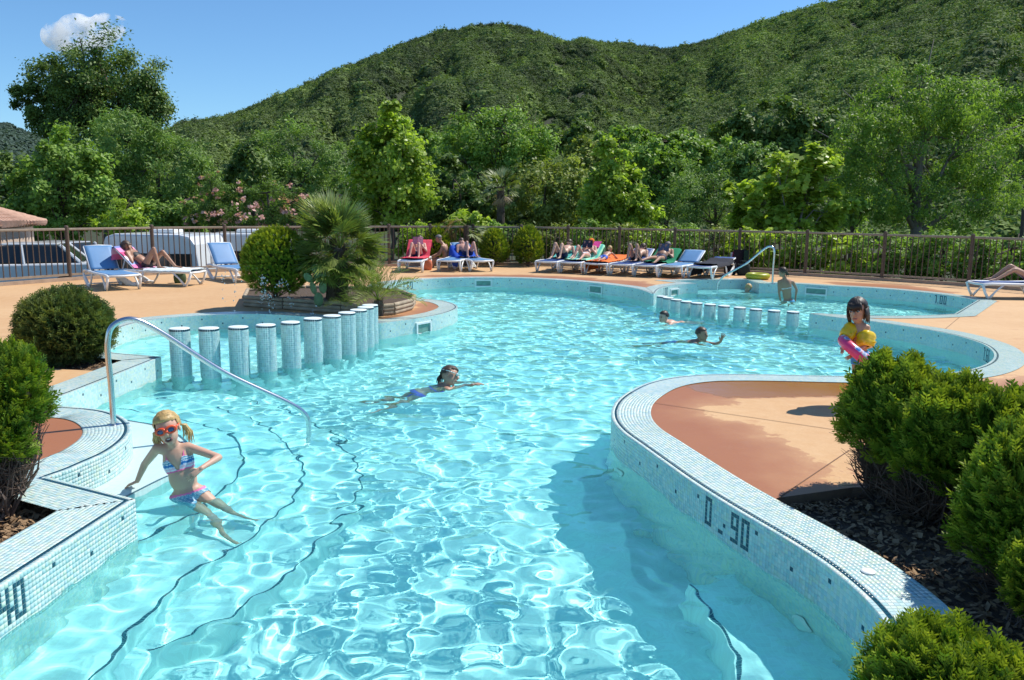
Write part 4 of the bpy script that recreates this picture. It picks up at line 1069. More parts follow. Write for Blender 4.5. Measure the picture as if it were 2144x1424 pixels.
mimosa([(460, 395, 45, 28), (450, 445, 70, 28), (440, 465, 55, 15)], 33, 'pink flowering mimosa behind the railing, left of the island palm', 401, 3000, 420)
mimosa([(560, 415, 60, 32), (620, 425, 55, 30), (680, 440, 55, 30), (560, 455, 90, 20)], 31, 'pink flowering mimosa spreading behind the island palm', 402, 4200, 620)
# slim cypresses on the hill foot
for i, (x, y0, y1, lab) in enumerate(((1454, 282, 330, 'slim dark cypress, the left one of the pair at the hill foot'), (1479, 284, 335, 'slim dark cypress, the right one of the pair at the hill foot'))):
    tree('cypress_tree', [(x, (y0 + y1) / 2, 4, (y1 - y0) / 2), (x, y1 - 8, 5, 12)], 110, .25, 500, L_DARK, lab, seed=500 + i, clumps=24, zb=-2, rad=.15)
# dense shrubs right behind the railing at the right
SHR = [(1500, 520, 45, 40, L_OLIVE), (1565, 520, 45, 42, L_CAT), (1630, 525, 48, 45, L_CAT), (1700, 525, 50, 45, L_MID), (1770, 535, 50, 45, L_CAT), (1840, 530, 50, 48, L_MID), (1905, 540, 48, 45, L_CHERRY), (1975, 535, 50, 50, L_MID), (2045, 540, 48, 50, L_CHERRY), (2115, 540, 50, 52, L_MID),
       (1430, 510, 45, 38, L_MID), (1365, 505, 40, 36, L_BRIGHT), (1300, 503, 42, 34, L_OLIVE), (1235, 500, 40, 34, L_MID), (1165, 500, 40, 34, L_OLIVE), (1095, 498, 40, 32, L_DARK), (1040, 495, 36, 32, L_MID), (930, 500, 40, 34, L_MID), (870, 500, 36, 34, L_BRIGHT), (985, 470, 40, 28, L_CAT)]
SHL = ['behind the railing between two lounger groups', 'right of the hanging bags behind the railing', 'with big light leaves below the catalpa', 'dark leaved, behind the back of the standing bather', 'with big light leaves behind the far skimmer', 'behind the railing at the far pool\'s right half', 'below the cherry trunk behind the railing', 'at the right behind the railing, above the coping point', 'behind the railing beside the right lounger', 'at the right edge behind the lying legs',
       'behind the empty blue lounger', 'bright, behind the man reading on green towel', 'behind the child lying on its belly', 'behind the reader in the orange cap', 'behind the leftmost of the right group loungers', 'behind the rightmost clipped cone shrub', 'at the foot of the palm trunk', 'behind the sitting man', 'bright, behind the red towel lounger', 'feathery, left of the palm trunk above the railing']
for i, ((x, y, rx, ry, mt), lab) in enumerate(zip(SHR, SHL)):
    fy = np.interp(x, [f[0] for f in FENCE_PX], [f[1] for f in FENCE_PX]); D = P(x, fy - 3, 0).y + 1.5
    big = mt in (L_CAT,)
    tree('shrub', [(x, y, rx, ry), (x - rx * .5, y + 25, rx * .6, ry * .6), (x + rx * .4, y + 30, rx * .6, ry * .6)], D, .13 if big else .085, 900 if big else 1700, mt, 'shrub ' + lab, 'shrub', seed=600 + i, clumps=26, zb=-.7, rad=.05, aspect=.75 if big else .5)

# ================================================================== CLOUD
def cloud():
    mb = MB(); D = 1900.0; s = D / FPX
    for x, y, r_ in ((125, 78, 26), (165, 66, 30), (200, 72, 28), (225, 56, 24), (245, 52, 16), (150, 88, 24), (110, 72, 16), (185, 84, 24)):
        c = PD(x, y, D); mb.ell(c, (r_ * s * 1.35, r_ * s * 1.4, r_ * s * 1.15), None, 14, 10)
    o = mb.build('cloud', None)
    md = o.modifiers.new('r', 'REMESH'); md.mode = 'VOXEL'; md.voxel_size = 5
    m = bpy.data.materials.new('cloud'); m.use_nodes = True; nt = m.node_tree; nt.nodes.clear()
    out = nt.nodes.new('ShaderNodeOutputMaterial'); pv = nt.nodes.new('ShaderNodeVolumePrincipled')
    pv.inputs['Color'].default_value = (1, 1, 1, 1); pv.inputs['Anisotropy'].default_value = .2
    tc = nt.nodes.new('ShaderNodeTexCoord')
    f = noise_n(nt, .024, 6, .62, tc.outputs['Object'])
    nt.links.new(ramp(nt, f, [(.465, (0,) * 3), (.62, (.12,) * 3)]), pv.inputs['Density'])
    nt.links.new(pv.outputs[0], out.inputs['Volume']); o.data.materials.clear(); o.data.materials.append(m)
    return tag(o, 'small white cloud above the tall dark tree', kind='structure')
cloud()
SC.cycles.volume_bounces = 10; SC.cycles.volume_step_rate = 2.0
# ================================================================== CLIPPED CONIFERS
def spray_template(seed, pairs=5, droop=.0):
    """one feathery conifer spray, base at the origin, pointing along +x, lying in xz with some curl"""
    rng = np.random.default_rng(seed); V = []
    def blade(p, d, L, w):
        d = d / np.linalg.norm(d); s = np.cross(d, [0, 1, .25]); s /= np.linalg.norm(s) + 1e-9
        V.extend([p, p + d * L * .5 + s * w, p + d * L, p + d * L * .5 - s * w])
    ax = np.array([1.0, 0, 0])
    blade(np.zeros(3), ax, 1.05, .05)
    for i in range(pairs):
        x = .12 + .76 * i / (pairs - 1)
        for sd_ in (-1, 1):
            a = R(34 + 12 * rng.random()); L = (.62 - .40 * x) * rng.uniform(.85, 1.15)
            d = np.array([math.cos(a), rng.normal(0, .18), sd_ * math.sin(a) - droop])
            blade(np.array([x, 0, 0]), d, L, .052)
            if i < pairs - 2: blade(np.array([x, 0, 0]) + d / np.linalg.norm(d) * L * .45, d + np.array([.7, rng.normal(0, .3), 0]), L * .55, .045)
    return np.array(V)
SPR = [spray_template(i) for i in range(4)]
SPR_T = [spray_template(i + 9, 4, .25) for i in range(3)]
def conifer_mat(name, dark, light, tip, trans=.25):
    m, nt, b = nmat(name)
    at = nd(nt, 'ShaderNodeAttribute', attribute_name='col'); sep = nt.nodes.new('ShaderNodeSeparateColor'); nt.links.new(at.outputs['Color'], sep.inputs[0])
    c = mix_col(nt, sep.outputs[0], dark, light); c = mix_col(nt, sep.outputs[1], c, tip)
    nt.links.new(c, b.inputs['Base Color']); b.inputs['Roughness'].default_value = .6; b.inputs['Specular IOR Level'].default_value = .3
    tr = nt.nodes.new('ShaderNodeBsdfTranslucent'); nt.links.new(mix_col(nt, 1.0, c, (1.2, 1.2, .5), 'MULTIPLY'), tr.inputs[0])
    mx = nt.nodes.new('ShaderNodeMixShader'); mx.inputs[0].default_value = trans; out = nt.nodes['Material Output']
    nt.links.new(b.outputs[0], mx.inputs[1]); nt.links.new(tr.outputs[0], mx.inputs[2]); nt.links.new(mx.outputs[0], out.inputs[0])
    return m
C_THUJA = conifer_mat('thuja', (.055, .125, .013), (.145, .265, .024), (.44, .50, .045), .36)
C_DARKC = conifer_mat('thread_cypress', (.06, .10, .03), (.13, .18, .05), (.26, .30, .07), .25)
C_CLIP = conifer_mat('clipped_thuja', (.08, .16, .014), (.18, .29, .024), (.52, .54, .045), .4)
M_TWIG = simple('dry_twig', (.12, .085, .065), .9, .3, 20)
def conifer(name, base, ctr, rad, n, size, mat, label, seed, lumps=14, lump=.22, tmpl=None, upb=.75, skirt=0, stretch=None, egg=0.0, smooth=False, zmin=None, group=None, plumes=0):
    """base on the soil, crown an uneven ellipsoid round ctr made of single sprays; skirt = bare twigs below"""
    base = Vector(base); ctr = np.array(ctr); rad = np.array(rad)
    root = empty(name, base, 0, label, 'shrub', group)
    rng = np.random.default_rng(seed); tm = tmpl or SPR
    d = rng.normal(size=(n * 2, 3)); d /= np.linalg.norm(d, axis=1)[:, None]
    ld = rng.normal(size=(lumps, 3)); ld[:, 2] = np.abs(ld[:, 2]) - .35; ld /= np.linalg.norm(ld, axis=1)[:, None]
    dots = np.clip(d @ ld.T, -1, 1); kk = dots.argmax(1); mx_ = dots.max(1)
    lh = rng.uniform(.55, 1.1, lumps)[kk]
    r_ = 1 - lump + lump * lh * np.clip((mx_ - .55) / .42, 0, 1) ** .8
    wz = 1 - egg * d[:, 2]
    po = np.zeros((len(d), 3)); ps = np.ones((len(d), 3))
    if plumes:            # several upright plumes grown together
        a = np.linspace(0, 6.28, plumes, endpoint=False) + rng.uniform(0, 6.28); pc = np.stack([np.cos(a) * .50, np.sin(a) * .50, rng.uniform(-.16, .12, plumes)], 1); pc[0] = (rng.uniform(-.15, .15), rng.uniform(-.15, .15), .12)
        pk = rng.integers(plumes, size=len(d)); po = pc[pk]; pr = np.stack([rng.uniform(.46, .60, plumes)] * 2 + [rng.uniform(.80, .98, plumes)], 1); ps = pr[pk]
    depth = np.where(rng.random(len(d)) < .68, rng.uniform(.9, 1.0, len(d)), rng.uniform(.55, .92, len(d)))
    pos = ctr + rad * (po + d * (r_ * depth)[:, None] * ps * np.stack([wz, wz, np.ones_like(wz)], 1))
    ok = d[:, 2] > -.92
    if zmin is not None: ok &= pos[:, 2] > zmin + rng.normal(0, .04, len(d))
    pos, d, depth, kk, mx_ = pos[ok][:n], d[ok][:n], depth[ok][:n], kk[ok][:n], mx_[ok][:n]; n = len(pos)
    lc = ld[kk]
    ax = d * .55 + lc * .25 + [0, 0, upb] + rng.normal(0, .22, (n, 3)); ax /= np.linalg.norm(ax, axis=1)[:, None]
    side = np.cross(ax, d + rng.normal(0, .5, (n, 3))); side /= np.linalg.norm(side, axis=1)[:, None] + 1e-9
    nn = np.cross(side, ax)
    sz = size * rng.uniform(.65, 1.3, n) * np.where(depth > .9, 1, 1.15)
    VV, CC = [], []
    sel = rng.integers(len(tm), size=n)
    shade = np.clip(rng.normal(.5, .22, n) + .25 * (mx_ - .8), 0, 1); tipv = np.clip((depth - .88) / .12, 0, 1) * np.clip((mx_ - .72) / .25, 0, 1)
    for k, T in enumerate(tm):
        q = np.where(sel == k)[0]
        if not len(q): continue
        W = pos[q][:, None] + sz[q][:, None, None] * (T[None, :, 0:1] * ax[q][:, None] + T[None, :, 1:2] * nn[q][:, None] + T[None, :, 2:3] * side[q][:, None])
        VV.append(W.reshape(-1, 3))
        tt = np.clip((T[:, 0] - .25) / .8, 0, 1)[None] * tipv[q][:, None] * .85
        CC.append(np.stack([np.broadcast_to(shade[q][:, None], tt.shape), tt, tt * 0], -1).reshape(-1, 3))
    V = np.concatenate(VV) - np.array(base); Cc = np.concatenate(CC)
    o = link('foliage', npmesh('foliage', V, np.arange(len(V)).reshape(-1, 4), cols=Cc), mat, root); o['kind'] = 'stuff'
    # inner body keeps the crown from being seen through
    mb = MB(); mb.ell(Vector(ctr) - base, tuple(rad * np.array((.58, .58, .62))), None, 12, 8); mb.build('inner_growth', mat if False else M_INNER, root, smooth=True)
    rg = random.Random(seed); tw = MB()
    top = Vector(ctr) - base
    tw.tube([(0, 0, -.15), (top.x * .4, top.y * .4, top.z * .4), tuple(top)], [.035, .028, .012], 6)
    for i in range(26 + skirt):
        a = rg.uniform(0, 6.28); e = Vector((top.x + math.cos(a) * rad[0] * rg.uniform(.35, .95), top.y + math.sin(a) * rad[1] * rg.uniform(.35, .95), top.z - rad[2] * rg.uniform(.15, .75)))
        s = Vector((rg.uniform(-.05, .05), rg.uniform(-.05, .05), rg.uniform(-.05, .25) * top.z))
        mid = s.lerp(e, .5) + Vector((rg.gauss(0, .03), rg.gauss(0, .03), -.03))
        tw.tube([s, mid, e], [.008, .006, .002], 4, cap=False)
        if skirt: tw.tube([mid + Vector((rg.gauss(0, .02), rg.gauss(0, .02), 0)), e + Vector((rg.gauss(0, .06), rg.gauss(0, .06), rg.gauss(-.05, .08)))], [.004, .001], 3, cap=False)
        for _ in range(3):
            f_ = s.lerp(e, rg.uniform(.4, 1)); tw.tube([f_, f_ + Vector((rg.gauss(0, .07), rg.gauss(0, .07), rg.uniform(0, .12)))], [.0035, .001], 3, cap=False)
    tw.build('branches', M_TWIG, root)
    return root
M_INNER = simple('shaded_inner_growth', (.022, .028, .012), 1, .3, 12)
def bush_px(name, base_px, cx_, cy_, rx, ry, n, size, mat, label, seed, dz=0, soil=-.07, depth=1.0, D=None, **kw):
    bse = P(*base_px, soil) if D is None else PD(base_px[0], base_px[1], D)
    if D is not None: bse.z = soil
    D_ = bse.y; c = PD(cx_, cy_, D_); dist = (c - Vector((0, 0, CAMZ))).length; s = dist * 1.0 / FPX * (1 / math.hypot(1, (cx_ - 1072) / FPX, (cy_ - 712) / FPX))
    return conifer(name, bse, c, (rx * s, max(rx, min(ry, rx * 1.15)) * .9 * s * depth, ry * s), n, size, mat, label, seed, **kw)
G = 'conifers of the row on the right bed'
bush_px('conifer_shrub', (1848, 1052), 1874, 888, 94, 130, 3600, .10, C_THUJA, 'first conifer of the right row, in front of the standing toddler, bare brown twigs below', 31, skirt=240, zmin=.33, group=G, lumps=20, lump=.30, plumes=7, egg=.22)
bush_px('conifer_shrub', (1950, 1090), 1956, 944, 110, 150, 4200, .10, C_THUJA, 'second conifer of the right row, fullest one with bare twigs at its left foot', 32, skirt=240, zmin=.27, group=G, lumps=20, lump=.30, plumes=8, egg=.22)
bush_px('conifer_shrub', (2085, 1125), 2085, 968, 98, 146, 3200, .10, C_THUJA, 'third conifer of the right row, partly hidden behind a nearer one', 33, skirt=160, zmin=.20, group=G, lumps=18, lump=.30, plumes=7, egg=.22)
bush_px('conifer_shrub', (2140, 1245), 2142, 1086, 100, 194, 4200, .09, C_THUJA, 'tall conifer cut by the right edge, fourth of the right row', 34, skirt=110, zmin=.12, group=G, lumps=20, lump=.30, plumes=7, egg=.2)
bush_px('conifer_shrub', (2190, 1330), 2185, 1215, 76, 90, 1300, .06, C_THUJA, 'small conifer tip at the right edge above the nearest one', 35, skirt=20, group=G, lumps=14)
bush_px('conifer_shrub', (2010, 1640), 1995, 1470, 178, 142, 5200, .055, C_THUJA, 'nearest conifer at the bottom right corner, only its bright top showing', 36, D=2.05, group=G, lumps=24, lump=.30, plumes=11, egg=.2)
GL = 'bright conifers at the left edge'
bush_px('conifer_shrub', (38, 1062), 24, 838, 76, 112, 2600, .08, C_THUJA, 'bright yellow-green conifer at the left edge, the taller of the two', 37, soil=-.1, skirt=30, group=GL, lumps=20, lump=.30, plumes=7, egg=.2)
bush_px('conifer_shrub', (0, 1090), -20, 920, 62, 88, 1500, .08, C_THUJA, 'lower conifer at the left edge, in front of the taller one', 38, soil=-.1, skirt=150, group=GL, lumps=16, lump=.30, plumes=5, egg=.2, zmin=.1)
bush_px('round_shrub', (146, 764), 139, 692, 92, 78, 4200, .10, C_DARKC, 'round dark green cypress bush on the small soil bed left of the handrail', 39, soil=-.05, tmpl=SPR_T, upb=.25, lumps=26, lump=.2)
bush_px('clipped_shrub', (578, 640), 578, 551, 70, 73, 5200, .075, C_CLIP, 'big egg-shaped clipped conifer in the log planter', 40, soil=.1, D=13.6, lumps=34, lump=.09, egg=.06)
GC = 'clipped cone shrubs in front of the railing'
bush_px('clipped_shrub', (1033, 557), 1034, 519, 29, 38, 1900, .09, C_CLIP, 'left one of the two clipped cones beside the palm trunk', 41, soil=0, lumps=20, lump=.1, egg=.22, group=GC)
bush_px('clipped_shrub', (1106, 557), 1106, 517, 31, 41, 1900, .09, C_CLIP, 'right one of the two clipped cones, the wider and brighter', 42, soil=0, lumps=20, lump=.1, egg=.2, group=GC)
bush_px('clipped_shrub', (913, 555), 914, 511, 29, 38, 1500, .09, C_CLIP, 'clipped cone behind the man sitting on a lounger', 43, soil=0, lumps=20, lump=.1, egg=.25, group=GC)

# ================================================================== LOG PLANTER, PALMS, CACTUS
M_LOG = simple('weathered_log', (.36, .29, .205), .85, .35, 7, .5, 40)
m = M_LOG; nt = m.node_tree
pl = empty('log_planter', P(690, 645, 0), 0, 'raised bed edged with three courses of split logs on the deck island', 'planter')
edge = [P(a, b_, 0) for a, b_ in ((512, 641), (594, 647), (716, 656), (756, 660.5), (787, 662), (824, 658.5), (862, 648), (868, 638), (838, 626), (760, 619), (640, 617), (520, 624))]
rg = random.Random(4); LH = .062
for i in range(len(edge)):
    a, c = edge[i], edge[(i + 1) % len(edge)]
    for k in range(3):
        z = .03 + LH * k
        d = (c - a); n_ = Vector((-d.y, d.x, 0)).normalized() * rg.uniform(-.008, .008)
        mb = MB(); e0, e1 = a + d * .012 + n_ + Vector((0, 0, z)), c - d * .012 + n_ + Vector((0, 0, z + rg.uniform(-.004, .004)))
        mb.tube([e0 - pl.location, e0.lerp(e1, .5) - pl.location + Vector((0, 0, rg.uniform(-.004, .004))), e1 - pl.location], [LH * .53, LH * .55, LH * .52], 10)
        o = mb.build('log', M_LOG, pl); auto_smooth(o, 50)
mb = MB(); mb.add([tuple(p - pl.location + Vector((0, 0, .13))) for p in edge], [tuple(range(len(edge)))]); o = mb.build('bed_soil', M_SOIL, pl)
def blade_leaf(V, p, d, side, L, w, bend):
    """long narrow leaf segment of two folded pieces"""
    m_ = p + d * L * .55 + bend * .25; e = p + d * L + bend
    V.extend([p, m_ - side * w, e, m_ + side * w])
def fan_mesh(name, seed, nseg=20, L=.42, spread=2.5, droop=.10):
    rng = np.random.default_rng(seed); V = []
    pet = .42
    for i in range(nseg):
        a = spread * (i / (nseg - 1) - .5); d = np.array([math.cos(a), math.sin(a), -.12 * abs(math.sin(a)) + rng.normal(0, .05)])
        side = np.array([-math.sin(a), math.cos(a), 0])
        blade_leaf(V, np.array([pet, 0, 0.]), d, side, L * rng.uniform(.85, 1.1) * (1 - .18 * abs(a) / spread), .016, np.array([0, 0, -droop * rng.uniform(.5, 1.8) * L]))
    V.extend([np.array(q, float) for q in ((0, -.009, 0), (pet, -.006, 0), (pet, .006, 0), (0, .009, 0))])
    V = np.array(V); n = len(V) // 4; rngc = np.random.default_rng(seed)
    return npmesh(name, V, np.arange(len(V)).reshape(-1, 4), cols=np.repeat(rngc.uniform(.2, .9, (n, 1)) * np.ones((1, 3)), 4, 0))
def feather_mesh(name, seed, L=.8, pairs=22, lw=.16, droop=.35):
    rng = np.random.default_rng(seed); V = []
    def pt(t): return np.array([L * t * (1 - .12 * t), 0, .12 * math.sin(t * 2.2) * L - droop * t * t * L * .6])
    for i in range(pairs):
        t = .18 + .8 * i / pairs; p = pt(t); tg = pt(t + .02) - p; tg /= np.linalg.norm(tg)
        for s in (-1, 1):
            d = tg * .75 + np.array([0, s, 0]) * .8 + np.array([0, 0, .35 + rng.normal(0, .12)]); d /= np.linalg.norm(d)
            blade_leaf(V, p, d, tg, lw * math.sin(math.pi * (.15 + .85 * t)) ** .5 * rng.uniform(.8, 1.2) + .03, .009, np.array([0, 0, -.03]))
    for i in range(6):
        a, c = pt(i / 6), pt((i + 1) / 6); w = .008 * (1 - i / 7); V.extend([a + [0, -w, 0], c + [0, -w, 0], c + [0, w, 0], a + [0, w, 0]])
    V = np.array(V); n = len(V) // 4; rngc = np.random.default_rng(seed)
    return npmesh(name, V, np.arange(len(V)).reshape(-1, 4), cols=np.repeat(rngc.uniform(.1, .9, (n, 1)) * np.ones((1, 3)), 4, 0))
L_FAN = leaf_mat('fan_palm', (.08, .14, .026), (.28, .34, .075), .3, .4)
L_FEA = leaf_mat('feather_palm', (.13, .19, .03), (.33, .36, .08), .4)
L_DRY = leaf_mat('dry_frond', (.24, .16, .08), (.40, .29, .16), .2)
L_PALEF = leaf_mat('pale_fan', (.28, .33, .14), (.52, .56, .30), .35, .35)
M_PTRUNK = simple('palm_trunk', (.085, .062, .045), .95, .4, 14, .8, 50)
def fronds(root, centre, meshes, n, seed, pitch=(-20, 85), scale=(.8, 1.1), azr=(0, 360), mat=None, nm_='frond'):
    rg = random.Random(seed)
    for i in range(n):
        az = R(rg.uniform(*azr)); pt_ = R(pitch[0] + (pitch[1] - pitch[0]) * ((i + .5) / n) ** .9 + rg.uniform(-8, 8)); s = rg.uniform(*scale)
        o = bpy.data.objects.new(nm_, meshes[i % len(meshes)]); COL.objects.link(o); o.parent = root
        o.matrix_local = Matrix.Translation(centre) @ Matrix.Rotation(az, 4, 'Z') @ Matrix.Rotation(-pt_, 4, 'Y') @ Matrix.Rotation(R(rg.uniform(-35, 35)), 4, 'X') @ Matrix.Scale(s, 4)
def shaggy_trunk(root, pts, r0, r1, seed, nm_='trunk', mat=None, spikes=90):
    mb = MB(); rg = random.Random(seed); pts = [Vector(p) for p in pts]; k = len(pts)
    mb.tube(pts, [r0 + (r1 - r0) * i / (k - 1) for i in range(k)], 9)
    for i in range(spikes):
        t = rg.random(); j = min(int(t * (k - 1)), k - 2); p = pts[j].lerp(pts[j + 1], t * (k - 1) - j); a = rg.uniform(0, 6.28); r_ = (r0 + (r1 - r0) * t)
        o_ = Vector((math.cos(a), math.sin(a), 0)); s = Vector((-math.sin(a), math.cos(a), 0)) * r_ * .25
        mb.add([p + o_ * r_ * .9 - s, p + o_ * r_ * .9 + s, p + o_ * r_ * 1.5 + Vector((0, 0, r_ * .9))], [(0, 1, 2)])
    return mb.build(nm_, mat or M_PTRUNK, root)
FANS = [fan_mesh('fan_frond', i) for i in range(4)]
for f in FANS: f.materials.append(L_FAN)
FANP = [fan_mesh('pale_fan_frond', 20 + i, 18, .55, 1.7, .02) for i in range(2)]
for f in FANP: f.materials.append(L_PALEF)
FEA = [feather_mesh('feather_frond', i) for i in range(3)]
for f in FEA: f.materials.append(L_FEA)
DRYF = [fan_mesh('dry_frond', 40 + i, 13, .42, 1.6, .5) for i in range(2)]
for f in DRYF: f.materials.append(L_DRY)
DI = 13.4
b0 = PD(712, 630, DI); b0.z = .12
r_ = empty('fan_palm', b0, 0, 'bushy fan palm with a shaggy dark trunk in the middle of the log planter', 'palm')
top = PD(712, 520, DI) - b0
shaggy_trunk(r_, [(0, 0, -.1), (.02, 0, top.z * .5), tuple(top)], .13, .11, 1)
fronds(r_, top, FANS, 66, 2, (-58, 80), (.75, 1.12))
t2 = PD(690, 560, DI - .2) - b0; shaggy_trunk(r_, [(-.1, -.1, -.1), tuple(t2)], .08, .07, 3, 'side_trunk', None, 40); fronds(r_, t2, FANS, 16, 4, (-35, 60), (.6, .9))
b1 = PD(690, 622, DI + .6); b1.z = .12
r_ = empty('fan_palm', b1, 0, 'taller pale fan palm whose stiff silvery fronds stick up behind the bushy one', 'palm')
tp = PD(698, 500, DI + .6) - b1; shaggy_trunk(r_, [(0, 0, -.1), tuple(tp)], .08, .07, 5, 'trunk', None, 40)
fronds(r_, tp, FANP, 24, 6, (22, 88), (.74, 1.0)); fronds(r_, tp, FANS, 14, 8, (-25, 45), (.8, 1.05))
b2 = PD(792, 640, DI - .8); b2.z = .12
r_ = empty('feather_palm', b2, 0, 'small yellow-green feather palm at the right end of the log planter', 'palm')
shaggy_trunk(r_, [(0, 0, -.1), (0, 0, .14)], .08, .07, 7, 'trunk', None, 40); fronds(r_, Vector((0, 0, .14)), FEA, 26, 9, (-4, 78), (.75, 1.1))
b3 = PD(735, 640, DI - .7); b3.z = .12
r_ = empty('feather_palm', b3, 0, 'low dark tuft of feathery leaves between the palm trunk and the small feather palm', 'palm')
FEA2 = [f.copy() for f in FEA[:2]]
for f in FEA2: f.materials.clear(); f.materials.append(L_FAN)
fronds(r_, Vector((0, 0, .05)), FEA2, 11, 10, (5, 65), (.45, .7))
# prickly pear
M_CACT = simple('cactus', (.12, .19, .085), .7, .25, 12)
b4 = PD(668, 632, DI - .35); b4.z = .12
r_ = empty('cactus', b4, 0, 'grey green prickly pear with flat pads beside the palm trunk', 'cactus')
rg = random.Random(3)
for i, (x, z, a, s) in enumerate(((0, .1, 0, 1), (-.09, .28, -25, .9), (.08, .3, 20, .95), (-.15, .45, -35, .8), (0, .47, 5, .85), (.12, .48, 28, .75), (-.05, .6, -10, .7))):
    mb = MB(); mb.ell((0, 0, 0), (.085 * s, .022, .12 * s), None, 12, 8); o = mb.build('pad', M_CACT, r_, True)
    o.location = (x, rg.uniform(-.05, .05), z); o.rotation_euler = (rg.uniform(-.3, .3), R(a), rg.uniform(-.8, .8))
# palm beyond the railing and the pruned young palm
Dp = 27.0; b5 = PD(1047, 520, Dp); b5.z = -.8
r_ = empty('palm_tree', b5, 0, 'single tall palm with a slim brown trunk standing behind the railing', 'palm')
tp = PD(1048, 392, Dp) - b5; shaggy_trunk(r_, [(0, 0, -.1), (.02, 0, tp.z * .5), tuple(tp)], .15, .12, 11, 'trunk', M_PTRUNK, 160)
fronds(r_, tp, FANS + FANP, 20, 12, (-25, 75), (.75, 1.05)); fronds(r_, tp - Vector((0, 0, .1)), DRYF, 9, 13, (-60, -20), (.6, .85), nm_='dead_frond')
b6 = P(977, 556, 0); r_ = empty('young_palm', b6, 0, 'pruned young palm with a dark stem and few dry fronds beside the blue towel lounger', 'palm')
tp = PD(976, 472, b6.y) - b6; shaggy_trunk(r_, [(0, 0, 0), tuple(tp)], .075, .085, 15, 'trunk', M_PTRUNK, 60)
fronds(r_, tp, DRYF, 6, 16, (-35, 25), (.8, 1.1), (120, 240)); fronds(r_, tp - Vector((0, 0, .1)), FANP, 5, 17, (-40, 0), (.7, 1), (-60, 60))
# ================================================================== POOL FITTINGS
M_STEEL = simple('brushed_steel', (.62, .63, .64), .22, .04, 30, metal=1.0)
M_WPLAST = simple('white_plastic', (.78, .79, .77), .4, .05, 10)
M_GREYH = simple('skimmer_mouth', (.16, .30, .25), .6, .3, 10)
def handrail(pts, rad, label, plates):
    root = empty('handrail', pts[0], 0, label, 'handrail'); off = root.location
    mb = MB(); c = catmull([tuple(Vector(p) - off) for p in pts], .03); mb.tube(c, rad, 12)
    o = mb.build('rail', M_STEEL, root, True)
    for p in plates:
        mb = MB(); mb.lathe(Vector(p) - off, [(rad * 2.3, 0), (rad * 2.3, .006), (rad * 1.3, .012)], 16); mb.build('base_plate', M_STEEL, root)
    return o
hb = P(238, 890, 0); he = P(647, 902, WZ)
d_ = Vector((he.x - hb.x, he.y - hb.y, 0)); Ld = d_.length; d_ /= Ld
H_ = .80
o = handrail([hb + Vector((0, 0, -.02)), hb + Vector((0, 0, .3)), hb + Vector((0, 0, H_ - .14)), hb + d_ * .035 + Vector((0, 0, H_ - .03)), hb + d_ * .12 + Vector((0, 0, H_ + .02)), hb + d_ * .22 + Vector((0, 0, H_ + .01)),
              hb + d_ * (Ld * .55) + Vector((0, 0, .345)), hb + d_ * (Ld - .07) + Vector((0, 0, -.045)), hb + d_ * (Ld - .012) + Vector((0, 0, -.13)), he + Vector((0, 0, -.02)), he + Vector((0, 0, -.5))],
             .0215, 'curved stainless steel handrail on the left steps, beside the girl in goggles', [hb])
recv.append(o)
hb2 = P(1617, 594, 0); he2 = P(1502, 608, WZ); d_ = Vector((he2.x - hb2.x, he2.y - hb2.y, 0)); Ld = d_.length; d_ /= Ld; H_ = .86
o = handrail([hb2, hb2 + Vector((0, 0, .4)), hb2 + Vector((0, 0, H_ - .1)), hb2 + d_ * .04 + Vector((0, 0, H_)), hb2 + d_ * .14 + Vector((0, 0, H_ + .01)), hb2 + d_ * (Ld * .5) + Vector((0, 0, .44)), hb2 + d_ * (Ld - .12) + Vector((0, 0, .10)), hb2 + d_ * (Ld - .015) + Vector((0, 0, -.06)), he2, he2 + Vector((0, 0, -.4))],
             .024, 'stainless steel handrail of the far pool steps', [hb2]); recv.append(o)
def skimmer(px, py, wd, hg, lab, zc=-.17):
    i, k = u_near(px, py); p, n = SPOS[i][k], SNOR[i][k]
    e = empty('skimmer', (p[0], p[1], zc), math.atan2(n[1], n[0]), lab, 'skimmer')   # local +x points into the wall
    mb = MB(); t = .03
    for c, dd in (((-.012, 0, hg / 2), (.03, wd, t)), ((-.012, 0, -hg / 2), (.03, wd, t)), ((-.012, wd / 2 - t / 2, 0), (.028, t, hg - t)), ((-.012, -wd / 2 + t / 2, 0), (.028, t, hg - t))): mb.box(c, dd)
    mb.build('frame', M_WPLAST, e)
    mb = MB(); mb.box((-.003, 0, 0), (.006, wd - .05, hg - .04)); mb.build('mouth', M_GREYH, e)
    for o in e.children: recv.append(o)
skimmer(888, 665, .36, .17, 'white skimmer opening in the wall of the island with the log planter')
skimmer(1013, 581.5, .44, .15, 'white skimmer opening in the far pool wall, the left of two', -.14)
skimmer(1247, 593, .44, .17, 'white skimmer opening in the far pool wall, right one below the loungers', -.15)
skimmer(1412, 597, .40, .15, 'white skimmer opening in the far pool beside the pointed coping')
skimmer(1708, 597, .52, .15, 'white skimmer frame in the back wall of the far pool', -.15)
M_LENS = simple('lamp_lens', (.70, .84, .80), .3, .1, 20)
